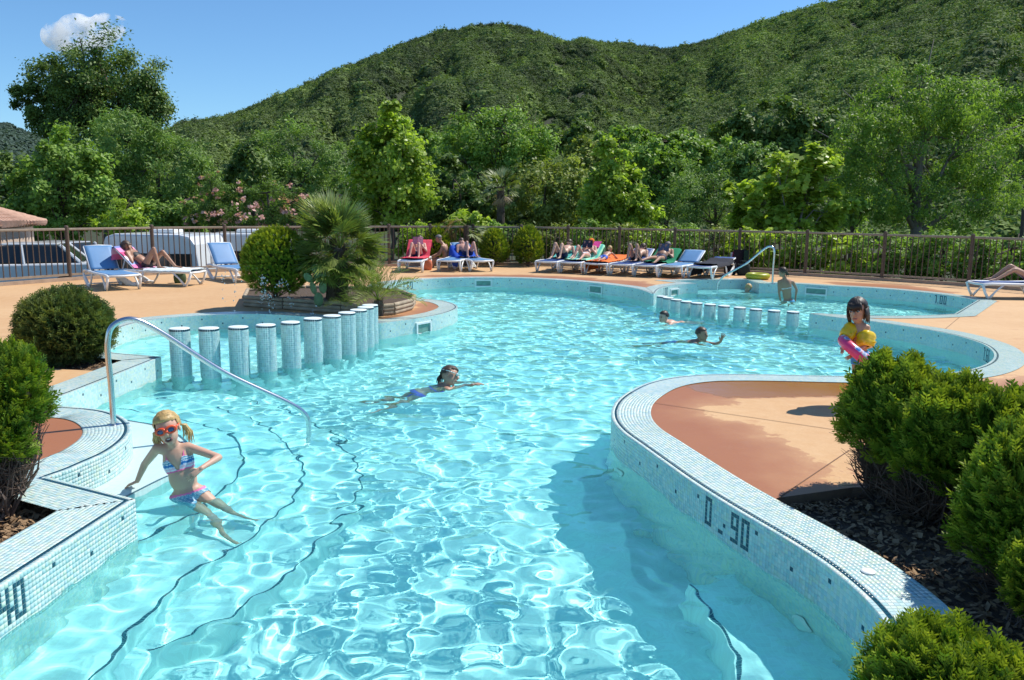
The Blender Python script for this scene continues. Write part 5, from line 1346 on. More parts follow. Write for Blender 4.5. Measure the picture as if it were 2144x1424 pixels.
def pool_lamp(px, py, z, rad, lab, lip):
    i, k = u_near(*lip); p, n = SPOS[i][k], SNOR[i][k]
    e = empty('pool_lamp', (p[0], p[1], z), math.atan2(n[1], n[0]), lab, 'pool light')
    mb = MB()
    vs = [(-.02 if r_ < .8 else -.008, rad * r_ * math.cos(a), rad * r_ * math.sin(a)) for r_ in (1, .75, .7) for a in [2 * math.pi * j / 20 for j in range(20)]]
    mb.add(vs, [(a * 20 + j, a * 20 + (j + 1) % 20, (a + 1) * 20 + (j + 1) % 20, (a + 1) * 20 + j) for a in range(2) for j in range(20)] ); o = mb.build('rim', M_WPLAST, e, True); recv.append(o)
    mb = MB(); mb.add([(-.016, rad * .7 * math.cos(a), rad * .7 * math.sin(a)) for a in [2 * math.pi * j / 20 for j in range(20)]], [tuple(range(20))]); o = mb.build('lens', M_LENS, e); recv.append(o)
pool_lamp(0, 0, -.52, .075, 'round underwater lamp in the right wall, near its rounded nose', (1300, 903))
pool_lamp(0, 0, -.55, .075, 'round underwater lamp in the right wall near the bench', (1690, 1157))
c = P(1818, 1197, .004); e = empty('drain_lid', c, 0, 'round white plastic lid lying on the shaded right coping', 'lid')
mb = MB(); mb.lathe((0, 0, 0), [(.034, 0), (.034, .004), (.029, .007), (.01, .008)], 24); mb.build('lid', M_WPLAST, e)

# ---- water jets: arcs of single drops
M_DROP = bpy.data.materials.new('water_drop'); M_DROP.use_nodes = True; nt = M_DROP.node_tree; b = nt.nodes['Principled BSDF']
b.inputs['Transmission Weight'].default_value = .75; b.inputs['IOR'].default_value = 1.33; b.inputs['Roughness'].default_value = .02; b.inputs['Base Color'].default_value = (.95, .98, 1, 1)
def jets():
    mb = MB(); rg = random.Random(6)
    Dj = P(560, 690, WZ).y
    for (x0, y0, xt, yt, x1, y1, n) in ((548, 662, 545, 580, 560, 640, 40), (565, 660, 585, 590, 618, 655, 45), (535, 655, 555, 612, 575, 655, 40), (498, 640, 495, 588, 487, 650, 16), (470, 640, 468, 575, 466, 640, 14), (640, 690, 655, 650, 672, 690, 26), (420, 700, 428, 680, 440, 700, 10)):
        for i in range(n):
            t = rg.random(); x = (1 - t) ** 2 * x0 + 2 * t * (1 - t) * xt + t * t * x1; y = (1 - t) ** 2 * y0 + 2 * t * (1 - t) * (2 * yt - .5 * (y0 + y1)) + t * t * y1
            p = PD(x + rg.gauss(0, 4), y + rg.gauss(0, 4), Dj + rg.gauss(0, .1)); r_ = rg.uniform(.004, .013)
            if p.z > WZ: mb.ell(p, (r_, r_, r_ * 1.2), None, 6, 4)
    for i in range(90):     # splash round the pillars and the jets
        p = P(rg.uniform(380, 700), rg.uniform(690, 715), WZ) + Vector((0, 0, abs(rg.gauss(0, .06)))); r_ = rg.uniform(.004, .009); mb.ell(p, r_, None, 6, 4)
    for i in range(60):
        p = P(rg.gauss(1750, 12), rg.gauss(735, 6), WZ) + Vector((0, 0, abs(rg.gauss(0, .07)))); r_ = rg.uniform(.003, .008); mb.ell(p, r_, None, 6, 4)
    o = mb.build('spray', M_DROP, None, True); tag(o, 'drops of the small water jets in the children\'s basin', 'water jet', kind='stuff')
jets()

# ================================================================== LOUNGERS
def mesh_fabric(name, c):
    m, nt, b = nmat(name)
    f = noise_n(nt, 5, 4); tc = nt.nodes.new('ShaderNodeTexCoord')
    wv = nd(nt, 'ShaderNodeTexWave', i_Scale=55.0); nt.links.new(tc.outputs['Object'], wv.inputs[0])
    col = mix_col(nt, f, tuple(v * .85 for v in c), tuple(v * 1.1 for v in c)); nt.links.new(col, b.inputs['Base Color']); b.inputs['Roughness'].default_value = .55
    bump(nt, b, wv.outputs[0], .15, .003); return m
M_SLING = mesh_fabric('blue_sling', lin((96, 142, 186)))
M_SLINGD = mesh_fabric('dark_blue_sling', lin((54, 84, 142)))
LW = .31
def sling_mesh(x0, z0, x1, z1, sag, name):
    V, Q = [], []; nx, ny = 10, 6; th = .008
    L = Vector((x1 - x0, 0, z1 - z0)); nn = Vector((-L.z, 0, L.x)).normalized()
    for sgn in (0, -1):
        for i in range(nx + 1):
            for j in range(ny + 1):
                u, v = i / nx, j / ny * 2 - 1
                p = Vector((x0, v * (LW - .035), z0)) + L * u - nn * (sag * (1 - v * v) * math.sin(math.pi * u)) + nn * th * sgn; V.append(tuple(p))
    f = lambda s, i, j: s * (nx + 1) * (ny + 1) + i * (ny + 1) + j
    for i in range(nx):
        for j in range(ny): Q += [(f(0, i, j), f(0, i + 1, j), f(0, i + 1, j + 1), f(0, i, j + 1)), (f(1, i, j), f(1, i, j + 1), f(1, i + 1, j + 1), f(1, i + 1, j))]
    for i in range(nx): Q += [(f(0, i, 0), f(1, i, 0), f(1, i + 1, 0), f(0, i + 1, 0)), (f(0, i, ny), f(0, i + 1, ny), f(1, i + 1, ny), f(1, i, ny))]
    for j in range(ny): Q += [(f(0, 0, j), f(0, 0, j + 1), f(1, 0, j + 1), f(1, 0, j)), (f(0, nx, j), f(1, nx, j), f(1, nx, j + 1), f(0, nx, j + 1))]
    return npmesh(name, V, Q)
LM = {}
def lounger(loc, rz, ang, label, dark=False, group=None):
    """local +x runs from the hinge to the foot end"""
    root = empty('sun_lounger', loc, rz, label, 'sun lounger', group)
    if not LM:
        for s in (-1, 1):
            y = s * LW
            q = MB(); q.tube([(-.42, y, 0.273), (-.36, y, 0.315), (-.2, y, 0.328), (0, y, 0.307), (.5, y, 0.294), (1.1, y, 0.302), (1.24, y, 0.294), (1.29, y, 0.26)], .026, 8, flat=(1, 1.1)); LM['side_rail', s] = q.mesh('side_rail')
            q = MB(); q.tube([(-.42, y, 0.277), (-.43, y * 1.01, 0.244), (-.36, y * 1.02, 0.168), (-.16, y * 1.03, 0.05), (-.06, y * 1.03, 0.01), (.04, y * 1.03, 0.01)], [.03, .04, .052, .055, .042, .03], 8, flat=(.5, 1.25)); LM['wide_leg', s] = q.mesh('wide_leg')
            q = MB(); q.tube([(.03, y * 1.03, 0.008), (.10, y * 1.01, 0.101), (.2, y, 0.286)], [.026, .022, .03], 8, flat=(.8, 1)); LM['strut', s] = q.mesh('strut')
            q = MB(); q.tube([(.86, y, 0.29), (1.0, y * 1.01, 0.168), (1.13, y * 1.02, 0.01)], [.024, .018, .03], 8); q.tube([(1.27, y, 0.277), (1.22, y * 1.01, 0.126), (1.15, y * 1.02, 0.01)], [.03, .025, .03], 8); LM['foot_leg', s] = q.mesh('foot_leg')
        q = MB(); q.tube([(1.25, -LW, 0.29), (1.27, 0, 0.281), (1.25, LW, 0.29)], .024, 8); LM['foot_bar', 0] = q.mesh('foot_bar')
        q = MB(); q.tube([(-.06, -LW, 0.05), (-.06, LW, 0.05)], .014, 8); LM['cross_bar', 0] = q.mesh('cross_bar')
        for me in LM.values():
            me.materials.append(M_WPLAST); me.polygons.foreach_set('use_smooth', [len(p.vertices) == 4 for p in me.polygons])
    for (nm_, s), me in LM.items():
        if nm_[0] == '#': continue
        o = bpy.data.objects.new(nm_, me); COL.objects.link(o); o.parent = root
    sm = M_SLINGD if dark else M_SLING
    link('seat_sling', sling_mesh(0.02, .325, 1.23, .318, .02, 'seat_sling'), sm, root, True)
    a = R(ang); c, s_ = math.cos(a), math.sin(a); BL = .64
    link('backrest_sling', sling_mesh(-.02 * c, .33 + .02 * s_, -BL * c, .33 + BL * s_, .015, 'backrest_sling'), sm, root, True)
    q = MB()
    for s in (-1, 1): q.tube([(0, s * (LW - .03), .315), (-BL * c, s * (LW - .03), .315 + BL * s_)], .016, 8)
    q.tube([(-(BL + .01) * c, -(LW - .03), .315 + (BL + .01) * s_), (-(BL + .02) * c, 0, .315 + (BL + .03) * s_), (-(BL + .01) * c, LW - .03, .315 + (BL + .01) * s_)], .016, 8)
    q.build('backrest_frame', M_WPLAST, root, True)
    q = MB(); q.tube([(-BL * .6 * c, -.2, .31 + BL * .6 * s_), (-.36, -.2, .30), ], .011, 6); q.tube([(-BL * .6 * c, .2, .31 + BL * .6 * s_), (-.36, .2, .30)], .011, 6); q.build('prop', M_WPLAST, root)
    return root
def stripes(name, cols, scale=18.0, axis=0, wob=.02):
    m, nt, b = nmat(name); tc = nt.nodes.new('ShaderNodeUVMap'); sx = nt.nodes.new('ShaderNodeSeparateXYZ'); nt.links.new(tc.outputs[0], sx.inputs[0])
    f = math_n(nt, 'FRACT', math_n(nt, 'MULTIPLY', sx.outputs[axis], scale))
    st = [(i / len(cols), c) for i, c in enumerate(cols)]; col = ramp(nt, f, st); nt.nodes[-1].color_ramp.interpolation = 'CONSTANT'
    nt.links.new(col, b.inputs['Base Color']); b.inputs['Roughness'].default_value = .9; bump(nt, b, noise_n(nt, 180, 3), .5, .004); return m
def towel(lng, prof, y0, y1, mat, label, seed, hang=0.0):
    """cloth laid along a profile (x, z) of the lounger; edges may hang over the sides"""
    rng = np.random.default_rng(seed); pr = resample(np.array(prof), .04); n = len(pr); ys = np.linspace(y0, y1, 13)
    V, UV = [], []; M_ = Matrix.Translation(lng.location - Vector((0, 0, .06))) @ Matrix.Rotation(lng.rotation_euler.z, 4, 'Z')
    t = np.gradient(pr, axis=0); t /= np.linalg.norm(t, axis=1)[:, None]; nn = np.stack([-t[:, 1], t[:, 0]], 1)
    if np.mean(nn[:, 1]) < 0: nn = -nn
    for s in (1, 0):
        for i in range(n):
            for j, y in enumerate(ys):
                w_ = .008 * math.sin(i * .9 + 1.7 * j + seed) + .006 * math.sin(j * 2.1 + seed * 2 + i * .4)
                over = max(0, abs(y) - (LW + .01)); yy = math.copysign(min(abs(y), LW + .03 + over * .15), y)
                p = Vector((pr[i, 0] + nn[i, 0] * (.012 * s + .006 + abs(w_)), yy, pr[i, 1] + nn[i, 1] * (.012 * s + .006 + abs(w_)) - over * .95)); V.append(tuple(p)); UV.append((i / n, j / 12))
    m_ = 13; f = lambda s, i, j: s * n * m_ + i * m_ + j; Q = []
    for i in range(n - 1):
        for j in range(m_ - 1): Q += [(f(0, i, j), f(0, i, j + 1), f(0, i + 1, j + 1), f(0, i + 1, j)), (f(1, i, j), f(1, i + 1, j), f(1, i + 1, j + 1), f(1, i, j + 1))]
    o = link('towel', npmesh('towel', V, Q, uv=UV), mat, None, True); o.matrix_world = M_
    return tag(o, label, 'towel')
def backprof(ang, over=.2, seat=.3):
    a = R(ang); c, s = math.cos(a), math.sin(a); B = .66
    return [(-B * c - .03 - over * c * .1, .39 + B * s - over), (-B * c - .025, .40 + B * s), (-B * c * .5, .40 + B * .5 * s), (-.02, .405), (seat, .40)]
C_ = lambda *c: lin(c)
T_PINK = stripes('pink_striped_towel', [C_(235, 120, 170), C_(240, 190, 210), C_(130, 140, 200), C_(240, 150, 190), C_(225, 90, 140), C_(245, 225, 230), C_(150, 170, 210), C_(240, 130, 180)], 1.3)
def plain(n, c, var=.12): return simple(n, lin(c), .92, var, 16, .5, 150)
T_WHITE = plain('white_towel', (225, 235, 235)); T_RED = plain('red_towel', (220, 70, 90)); T_NAVY = plain('blue_towel', (30, 80, 190)); T_GREEN = plain('green_towel', (20, 130, 90))
T_MINT = stripes('mint_striped_towel', [C_(130, 215, 190), C_(190, 235, 200), C_(90, 190, 170), C_(160, 225, 180), C_(60, 160, 190), C_(200, 240, 190)], 1.6, 1)
T_ORANGE = plain('orange_towel', (240, 120, 50)); T_MAG = plain('magenta_towel', (205, 60, 140)); T_TEAL = plain('teal_towel', (90, 190, 180))
def axis_from(p_head, p_foot): d = p_foot - p_head; return math.atan2(d.y, d.x)
def L_at(hx, hy, az_deg, ang, label, **k):          # middle of the hinge, heading of the foot end
    p = P(hx, hy, .32); return lounger((p.x, p.y, 0), R(az_deg), ang, label, **k)
def L_foot(fx, fy, az_deg, ang, label, **k):        # middle of the foot edge
    p = P(fx, fy, .31); a = R(az_deg); return lounger((p.x - 1.25 * math.cos(a), p.y - 1.25 * math.sin(a), 0), a, ang, label, **k)
GRP = 'blue and white sun loungers round the pool'
L1 = L_at(220, 566, -48, 50, 'empty blue sun lounger at the far left, turned towards the pool', group=GRP)
L2 = L_at(300, 564, -8, 46, 'sun lounger with a pink striped towel, a woman in a black bikini on it', group=GRP)
L3 = L_at(475, 555, -48, 50, 'empty blue sun lounger left of the clipped egg-shaped conifer', group=GRP)
L4 = L_foot(858, 546, -93, 44, 'sun lounger under a red towel, foot end to the pool', group=GRP)
L5 = L_foot(939, 545, -100, 20, 'sun lounger on whose edge a bare-chested man sits', group=GRP)
L6 = L_foot(1010, 545, -66, 36, 'sun lounger with a blue towel beside the young palm', group=GRP)
L7 = L_foot(1144, 547, -115, 27, 'first sun lounger of the right group, next to the clipped cone', dark=True, group=GRP)
L8 = L_foot(1194, 548.5, -115, 33, 'second sun lounger of the right group, under a reader in an orange cap', dark=True, group=GRP)
L9 = L_foot(1247, 551, -116, 8, 'third sun lounger of the right group, low, with a child lying on its belly', dark=True, group=GRP)
L10 = L_foot(1300, 553, -118, 29, 'fourth sun lounger of the right group, with two raised knees on it', dark=True, group=GRP)
L11 = L_foot(1350, 555, -120, 29, 'fifth sun lounger of the right group, under a green towel', dark=True, group=GRP)
L12 = L_foot(1403, 556, -122, 28, 'empty pale blue sun lounger of the right group', group=GRP)
L13 = L_foot(1464, 558, -124, 12, 'last sun lounger of the right group, half covered by a dark cloth', dark=True, group=GRP)
L14 = L_foot(2044, 591, 178, 25, 'sun lounger cut by the right edge, with a person\'s legs on it', dark=True, group=GRP)
towel(L2, backprof(46, .28, .25), -.30, .33, T_PINK, 'pink striped towel over the backrest behind the woman in black', 1)
towel(L2, [(.2, .40), (1.28, .395)], -.36, .34, T_WHITE, 'white towel hanging over the seat below the woman in black', 2)
towel(L4, backprof(44, .2, .9), -.33, .33, T_RED, 'red towel covering the lounger left of the sitting man', 3)
towel(L6, [(-.42, .68), (-.02, .41), (.35, .405)], -.62, .30, T_NAVY, 'bright blue towel hanging down the lounger beside the young palm', 4)
towel(L7, backprof(27, .2, .2), -.30, .2, T_TEAL, 'teal towel over the backrest of the first lounger of the right group', 5)
towel(L8, backprof(33, .3, .9), -.36, .36, T_MINT, 'mint striped towel behind the reader in the orange cap', 6)
towel(L8, [(-.66, .84), (-.55, .78), (-.40, .68)], -.16, .22, T_MAG, 'magenta towel rolled behind the head in the orange cap', 7)
towel(L9, [(-.55, .49), (0, .41), (1.2, .40)], -.62, .34, T_ORANGE, 'orange towel hanging from the lounger of the child lying down', 8)
towel(L11, backprof(29, .3, .5), -.36, .36, T_GREEN, 'green towel over the backrest behind the man reading', 9)
T_DARKCL = plain('dark_cloth', (40, 42, 52)); towel(L13, [(-.35, .49), (.0, .41), (.85, .40)], -.66, .4, T_DARKCL, 'dark patterned cloth thrown over the last lounger', 10)

# ---- bags, ring, clothes on the railing
def bag(p, w_, d_, h, mat, label, seed, rz=0):
    e = empty('beach_bag', p, rz, label, 'bag'); rg = random.Random(seed); mb = MB(); vs = []; n = 14
    for k, (s, z) in enumerate(((.86, 0), (1, h * .25), (1.02, h * .6), (.92, h * .95), (.84, h), (.78, h * .93), (.7, h * .3))):
        for j in range(n):
            a = 2 * math.pi * j / n; q = 1 + rg.uniform(-.04, .04); vs.append((math.copysign(abs(math.cos(a)) ** .6, math.cos(a)) * w_ / 2 * s * q, math.copysign(abs(math.sin(a)) ** .6, math.sin(a)) * d_ / 2 * s * q, z))
    mb.add(vs, [(k * n + j, k * n + (j + 1) % n, (k + 1) * n + (j + 1) % n, (k + 1) * n + j) for k in range(6) for j in range(n)] + [tuple(range(n - 1, -1, -1)), tuple(6 * n + j for j in range(n))])
    mb.build('body', mat, e, True)
    for s in (-1, 1):
        mb = MB(); mb.tube([(-w_ * .22, s * d_ * .42, h * .9), (-w_ * .2, s * d_ * .5, h * 1.25), (w_ * .2, s * d_ * .5, h * 1.25), (w_ * .22, s * d_ * .42, h * .9)], .012, 6); mb.build('handle', mat, e, True)
bag(P(893, 565, 0), .32, .22, .27, plain('coral_bag', (225, 130, 95)), 'coral coloured beach bag on the deck beside the sitting man\'s feet', 1)
bag(P(377, 592, 0), .26, .2, .2, stripes('patterned_bag', [C_(70, 90, 60), C_(230, 190, 80), C_(120, 70, 60), C_(190, 210, 220)], 6, 1), 'small patterned bag under the lounger with the white towel', 2, .5)
bag(P(1528, 575, 0), .32, .24, .32, plain('black_bag', (28, 30, 40)), 'black bag standing below the clothes on the railing', 3)
bag(P(1556, 576, 0), .34, .26, .3, plain('dark_green_bag', (32, 46, 44)), 'dark rucksack at the railing right of the black bag', 4)
def hung(px, py, w_, h, mat, label, seed):
    f = P(px, np.interp(px, [q[0] for q in FENCE_PX], [q[1] for q in FENCE_PX]) - 3, 0); c = Vector((f.x, f.y - .075, PD(px, py, f.y).z))
    V, Q = [], []; n, m_ = 9, 8
    for s in (0, 1):
        for i in range(n + 1):
            for j in range(m_ + 1): V.append((c.x + (j / m_ - .5) * w_ * (1 + .25 * (i / n - .5)), c.y + .03 * math.sin(j * 1.9 + seed) * (i / n) - .02 * s - .02, c.z - h * i / n))
    f_ = lambda s, i, j: s * (n + 1) * (m_ + 1) + i * (m_ + 1) + j
    for i in range(n):
        for j in range(m_): Q += [(f_(0, i, j), f_(0, i + 1, j), f_(0, i + 1, j + 1), f_(0, i, j + 1)), (f_(1, i, j), f_(1, i, j + 1), f_(1, i + 1, j + 1), f_(1, i + 1, j))]
    o = link('hung_cloth', npmesh('hung_cloth', V, Q), mat, None, True); tag(o, label, 'clothes')
hung(1545, 522, .38, .62, plain('dark_clothes', (30, 24, 34)), 'dark clothes hanging on the railing behind the last loungers', 1)
hung(1534, 526, .12, .42, plain('magenta_clothes', (150, 40, 90)), 'magenta cloth hanging on the railing left of the dark clothes', 2)
hung(1528, 528, .06, .36, plain('pale_clothes', (200, 200, 205)), 'narrow pale cloth hanging at the left end of the clothes on the railing', 3)
hung(1558, 524, .14, .5, plain('green_clothes', (24, 58, 46)), 'dark green cloth hanging at the right end of the clothes on the railing', 4)
def torus(mb, c, R_, r_, rot=None, n=28, m_=12, m=0):
    vs = []; c = Vector(c)
    for i in range(n):
        a = 2 * math.pi * i / n
        for j in range(m_):
            b_ = 2 * math.pi * j / m_; p = Vector(((R_ + r_ * math.cos(b_)) * math.cos(a), (R_ + r_ * math.cos(b_)) * math.sin(a), r_ * math.sin(b_))); vs.append(c + (rot @ p if rot else p))
    mb.add(vs, [(i * m_ + j, ((i + 1) % n) * m_ + j, ((i + 1) % n) * m_ + (j + 1) % m_, i * m_ + (j + 1) % m_) for i in range(n) for j in range(m_)], m)
M_YEL = simple('yellow_vinyl', lin((235, 200, 20)), .3, .06, 6, coat=.3)
e = empty('swim_ring', P(1586, 584, 0), 0, 'yellow swim ring lying on the deck by the railing behind the far handrail', 'swim ring'); mb = MB(); torus(mb, (0, 0, .075), .23, .075); mb.build('ring', simple('yellow_green_vinyl', lin((168, 170, 34)), .4, .1, 4), e, True)

# ================================================================== BEYOND THE LEFT RAILING: vehicles and a tiled roof
M_CARW = simple('white_paint', (.74, .75, .75), .25, .03, 3, coat=.5); M_GLASSD = simple('dark_window', (.02, .025, .03), .08, .1, 3); M_TYRE = simple('tyre', (.02, .02, .02), .85); M_GREYP = simple('grey_plastic', (.12, .12, .13), .6)
def caravan(px, py_top, py_bot, D, length, label, rz=0.0, cat='caravan', hh=None):
    c = PD(px, (py_top + py_bot) / 2, D); zt = PD(px, py_top, D).z; base = Vector((c.x, c.y, zt - 2.5)); e = empty(cat, base, rz, label, cat)
    H = 2.5; L = length; W = 2.1
    prof = [(-L / 2, .45), (L / 2 * .95, .45), (L / 2, .8), (L / 2, 1.5), (L / 2 * .93, 2.2), (L / 2 * .82, H - .06), (L / 2 * .6, H), (-L / 2 * .7, H), (-L / 2 * .9, H - .1), (-L / 2, 2.0)]
    n = len(prof); mb = MB(); mb.add([(x, -W / 2, z) for x, z in prof] + [(x, W / 2, z) for x, z in prof], [tuple(range(n)), tuple(range(2 * n - 1, n - 1, -1))] + [((i + 1) % n, i, n + i, n + (i + 1) % n) for i in range(n)])
    mb.build('body', M_CARW, e, bevel=.06)
    for x, w_ in ((-L * .3, .9), (L * .02, 1.1), (L * .3, .8)):
        q = MB(); q.box((x, -W / 2 - .008, 1.65), (w_, .02, .55)); q.build('window', M_GLASSD, e, bevel=.01)
    q = MB(); q.box((L * .17, -W / 2 - .008, 1.25), (.6, .016, 1.5)); q.build('door', simple('door_white', (.68, .69, .69), .3), e, bevel=.005)
    q = MB(); q.box((0, 0, H + .06), (.8, .6, .12)); q.build('roof_hatch', M_WPLAST, e, bevel=.03)
    for x in (-.35, .35):
        q = MB(); q.tube([(x, -W / 2 + .02, .32), (x, -W / 2 + .22, .32)], .32, 18); q.build('wheel', M_TYRE, e)
    q = MB(); q.box((0, -W / 2 - .004, 1.02), (L * .96, .01, .08)); q.build('stripe', M_GREYP, e)
    return e
caravan(350, 488, 530, 25.5, 3.1, 'white caravan behind the railing, above the woman in black', R(-6))
caravan(525, 487, 530, 28, 3.2, 'white camper partly hidden behind the egg-shaped conifer', R(8), 'camper')
def car(px, py, D, rz, label, mat):
    c = PD(px, py, D); e = empty('parked_car', (c.x, c.y, c.z - 1.45), rz, label, 'car'); L, W = 4.2, 1.72
    low = [(-2.1, .35), (2.1, .35), (2.12, .62), (2.0, .82), (1.15, .95), (-1.9, .98), (-2.1, .8)]; hi = [(-1.75, .97), (.95, .94), (.25, 1.43), (-.2, 1.48), (-1.25, 1.45)]
    for nm_, pr, w0, w1, mt in (('body', low, W, W, mat), ('cabin', hi, W - .12, W - .35, M_GLASSD)):
        n = len(pr); mb = MB(); zt = max(z for _, z in pr); zb_ = min(z for _, z in pr)
        wd = [w0 + (w1 - w0) * (z - zb_) / (zt - zb_) for _, z in pr]
        mb.add([(x, -w_ / 2, z) for (x, z), w_ in zip(pr, wd)] + [(x, w_ / 2, z) for (x, z), w_ in zip(pr, wd)], [tuple(range(n)), tuple(range(2 * n - 1, n - 1, -1))] + [((i + 1) % n, i, n + i, n + (i + 1) % n) for i in range(n)]); mb.build(nm_, mt, e, bevel=.05)
    q = MB(); q.box((-.45, 0, 1.475), (1.35, W - .42, .05)); q.build('roof', mat, e, bevel=.02)
    for s in (-1, 1):
        q = MB(); q.tube([(.98, s * (W - .14) / 2, .95), (.25, s * (W - .35) / 2, 1.46)], .035, 6); q.tube([(-1.72, s * (W - .14) / 2, .97), (-1.22, s * (W - .35) / 2, 1.46)], .045, 6); q.tube([(-.35, s * (W - .12) / 2, .96), (-.3, s * (W - .33) / 2, 1.47)], .035, 6); q.build('pillar', mat, e)
        q = MB(); q.ell((2.04, s * .62, .72), (.08, .2, .1), None, 12, 8); q.build('headlight', M_LENS, e, True)
        for x in (-1.3, 1.32):
            q = MB(); q.tube([(x, s * (W / 2 - .2), .32), (x, s * (W / 2 + .01), .32)], .32, 20); w_ = q.build('wheel', M_TYRE, e); q = MB(); q.tube([(x, s * (W / 2), .32), (x, s * (W / 2 + .018), .32)], .19, 16); q.build('rim', M_STEEL, w_)
    return e
car(30, 512, 22.5, R(200), 'white car parked behind the railing at the left edge', M_CARW)
car(96, 508, 26, R(165), 'pale grey car farther back between the white car and the tree', simple('silver_paint', (.55, .57, .6), .25, .03, 3, coat=.5))
# house with a tiled roof at the left edge
Dh = 24; hc = PD(-72, 470, Dh); e = empty('house', (hc.x, hc.y, -1.2), R(12), 'small house with a pinkish clay tile roof at the left edge', 'house')
zt = PD(0, 446, Dh).z + 1.2; ze = PD(40, 470, Dh).z + 1.2
q = MB(); q.box((0, 0, (ze - .1) / 2), (2.6, 3, ze - .1)); q.build('wall', simple('plaster', (.55, .42, .32), .9, .15, 5, .3, 40), e)
q = MB(); q.box((.55, -1.51, ze * .45), (.7, .05, ze * .7)); q.build('door', simple('house_door', (.16, .11, .08), .6), e)
q = MB(); q.add([(-1.6, -1.8, ze), (1.6, -1.8, ze), (1.6, 1.8, ze), (-1.6, 1.8, ze), (-.2, 0, zt + .35), (.2, 0, zt + .35)], [(0, 1, 5, 4), (1, 2, 5), (2, 3, 4, 5), (3, 0, 4), (3, 2, 1, 0)]); rf = q.build('roof', simple('roof_base', (.30, .17, .11), .9), e)
M_RT = simple('roof_tile', (.50, .30, .21), .85, .3, 6)
mt_ = None
rg = random.Random(2)
for side in ((Vector((-1.6, -1.8, ze)), Vector((1.6, -1.8, ze)), Vector((-.2, 0, zt + .35)), Vector((.2, 0, zt + .35))), (Vector((1.6, -1.8, ze)), Vector((1.6, 1.8, ze)), Vector((.2, 0, zt + .35)), Vector((.2, 0, zt + .35)))):
    a, b_, c, d = side; nx, nr = 15, 7
    for r_ in range(nr):
        f0, f1 = r_ / nr, (r_ + 1.25) / nr
        for k in range(nx):
            u = (k + .5) / nx; p0 = a.lerp(b_, u).lerp(c.lerp(d, u), f0); p1 = a.lerp(b_, u).lerp(c.lerp(d, u), min(1, f1))
            wd = (a.lerp(c, f0) - b_.lerp(d, f0)).length / nx * .46
            if wd < .03: continue
            q = MB(); up = Vector((0, 0, .02)); q.tube([p0 + up * 1.6, p1 + up * .6], [wd, wd * .85], 7); q.build('roof_tile', M_RT, rf)
# ================================================================== PEOPLE
def skin(name, c):
    m, nt, b = nmat(name); f = noise_n(nt, 9, 4); f2 = noise_n(nt, 90, 3)
    col = mix_col(nt, f, tuple(v * .88 for v in c), tuple(min(1, v * 1.08) for v in c)); col = mix_col(nt, math_n(nt, 'MULTIPLY', f2, .18), col, (c[0] * .9, c[1] * .6, c[2] * .5))
    nt.links.new(col, b.inputs['Base Color']); b.inputs['Roughness'].default_value = .48; b.inputs['Subsurface Weight'].default_value = .0
    return m
S_FAIR = skin('skin_fair', (.62, .38, .27)); S_TAN = skin('skin_tan', (.40, .215, .13)); S_MID = skin('skin_mid', (.52, .30, .20)); S_PINK = skin('skin_pink', (.60, .33, .25))
H_BLOND = simple('hair_blond', (.52, .35, .14), .5, .35, 40); H_BROWN = simple('hair_brown', (.075, .045, .028), .5, .45, 40); H_BLACK = simple('hair_dark', (.028, .02, .016), .5, .45, 40); H_GREY = simple('hair_grey', (.16, .14, .13), .6, .3, 40)
M_EYE = simple('eye_dark', (.02, .015, .012), .15); M_WHITE = simple('eye_white', (.75, .73, .7), .3); M_LIP = simple('lip', (.42, .15, .13), .4); M_MOUTH = simple('mouth_inside', (.10, .02, .02), .5)
def remeshed(mb, voxel, smooth=6, keep=0):
    ob = bpy.data.objects.new('tmp', mb.mesh('tmp')); COL.objects.link(ob)
    m_ = ob.modifiers.new('r', 'REMESH'); m_.mode = 'VOXEL'; m_.voxel_size = voxel
    s = ob.modifiers.new('s', 'SMOOTH'); s.factor = .5; s.iterations = smooth
    dg = bpy.context.evaluated_depsgraph_get(); dg.update(); me = bpy.data.meshes.new_from_object(ob.evaluated_get(dg)); bpy.data.objects.remove(ob)
    return me
def frame(d, up=Vector((0, 0, 1))):
    y = Vector(d).normalized(); x = y.cross(up)
    if x.length < 1e-4: x = Vector((1, 0, 0))
    x.normalize(); z = x.cross(y).normalized()
    return Matrix((x, y, z)).transposed()      # columns: right, forward, up
def cap(mb, a, b, ra, rb, n=10):
    a, b = Vector(a), Vector(b); d = (b - a)
    if d.length < 1e-5: mb.ell(a, ra); return
    dn = d.normalized()
    mb.tube([a - dn * ra * .9, a - dn * ra * .55, a, b, b + dn * rb * .55, b + dn * rb * .9], [ra * .35, ra * .82, ra, rb, rb * .82, rb * .35], n)
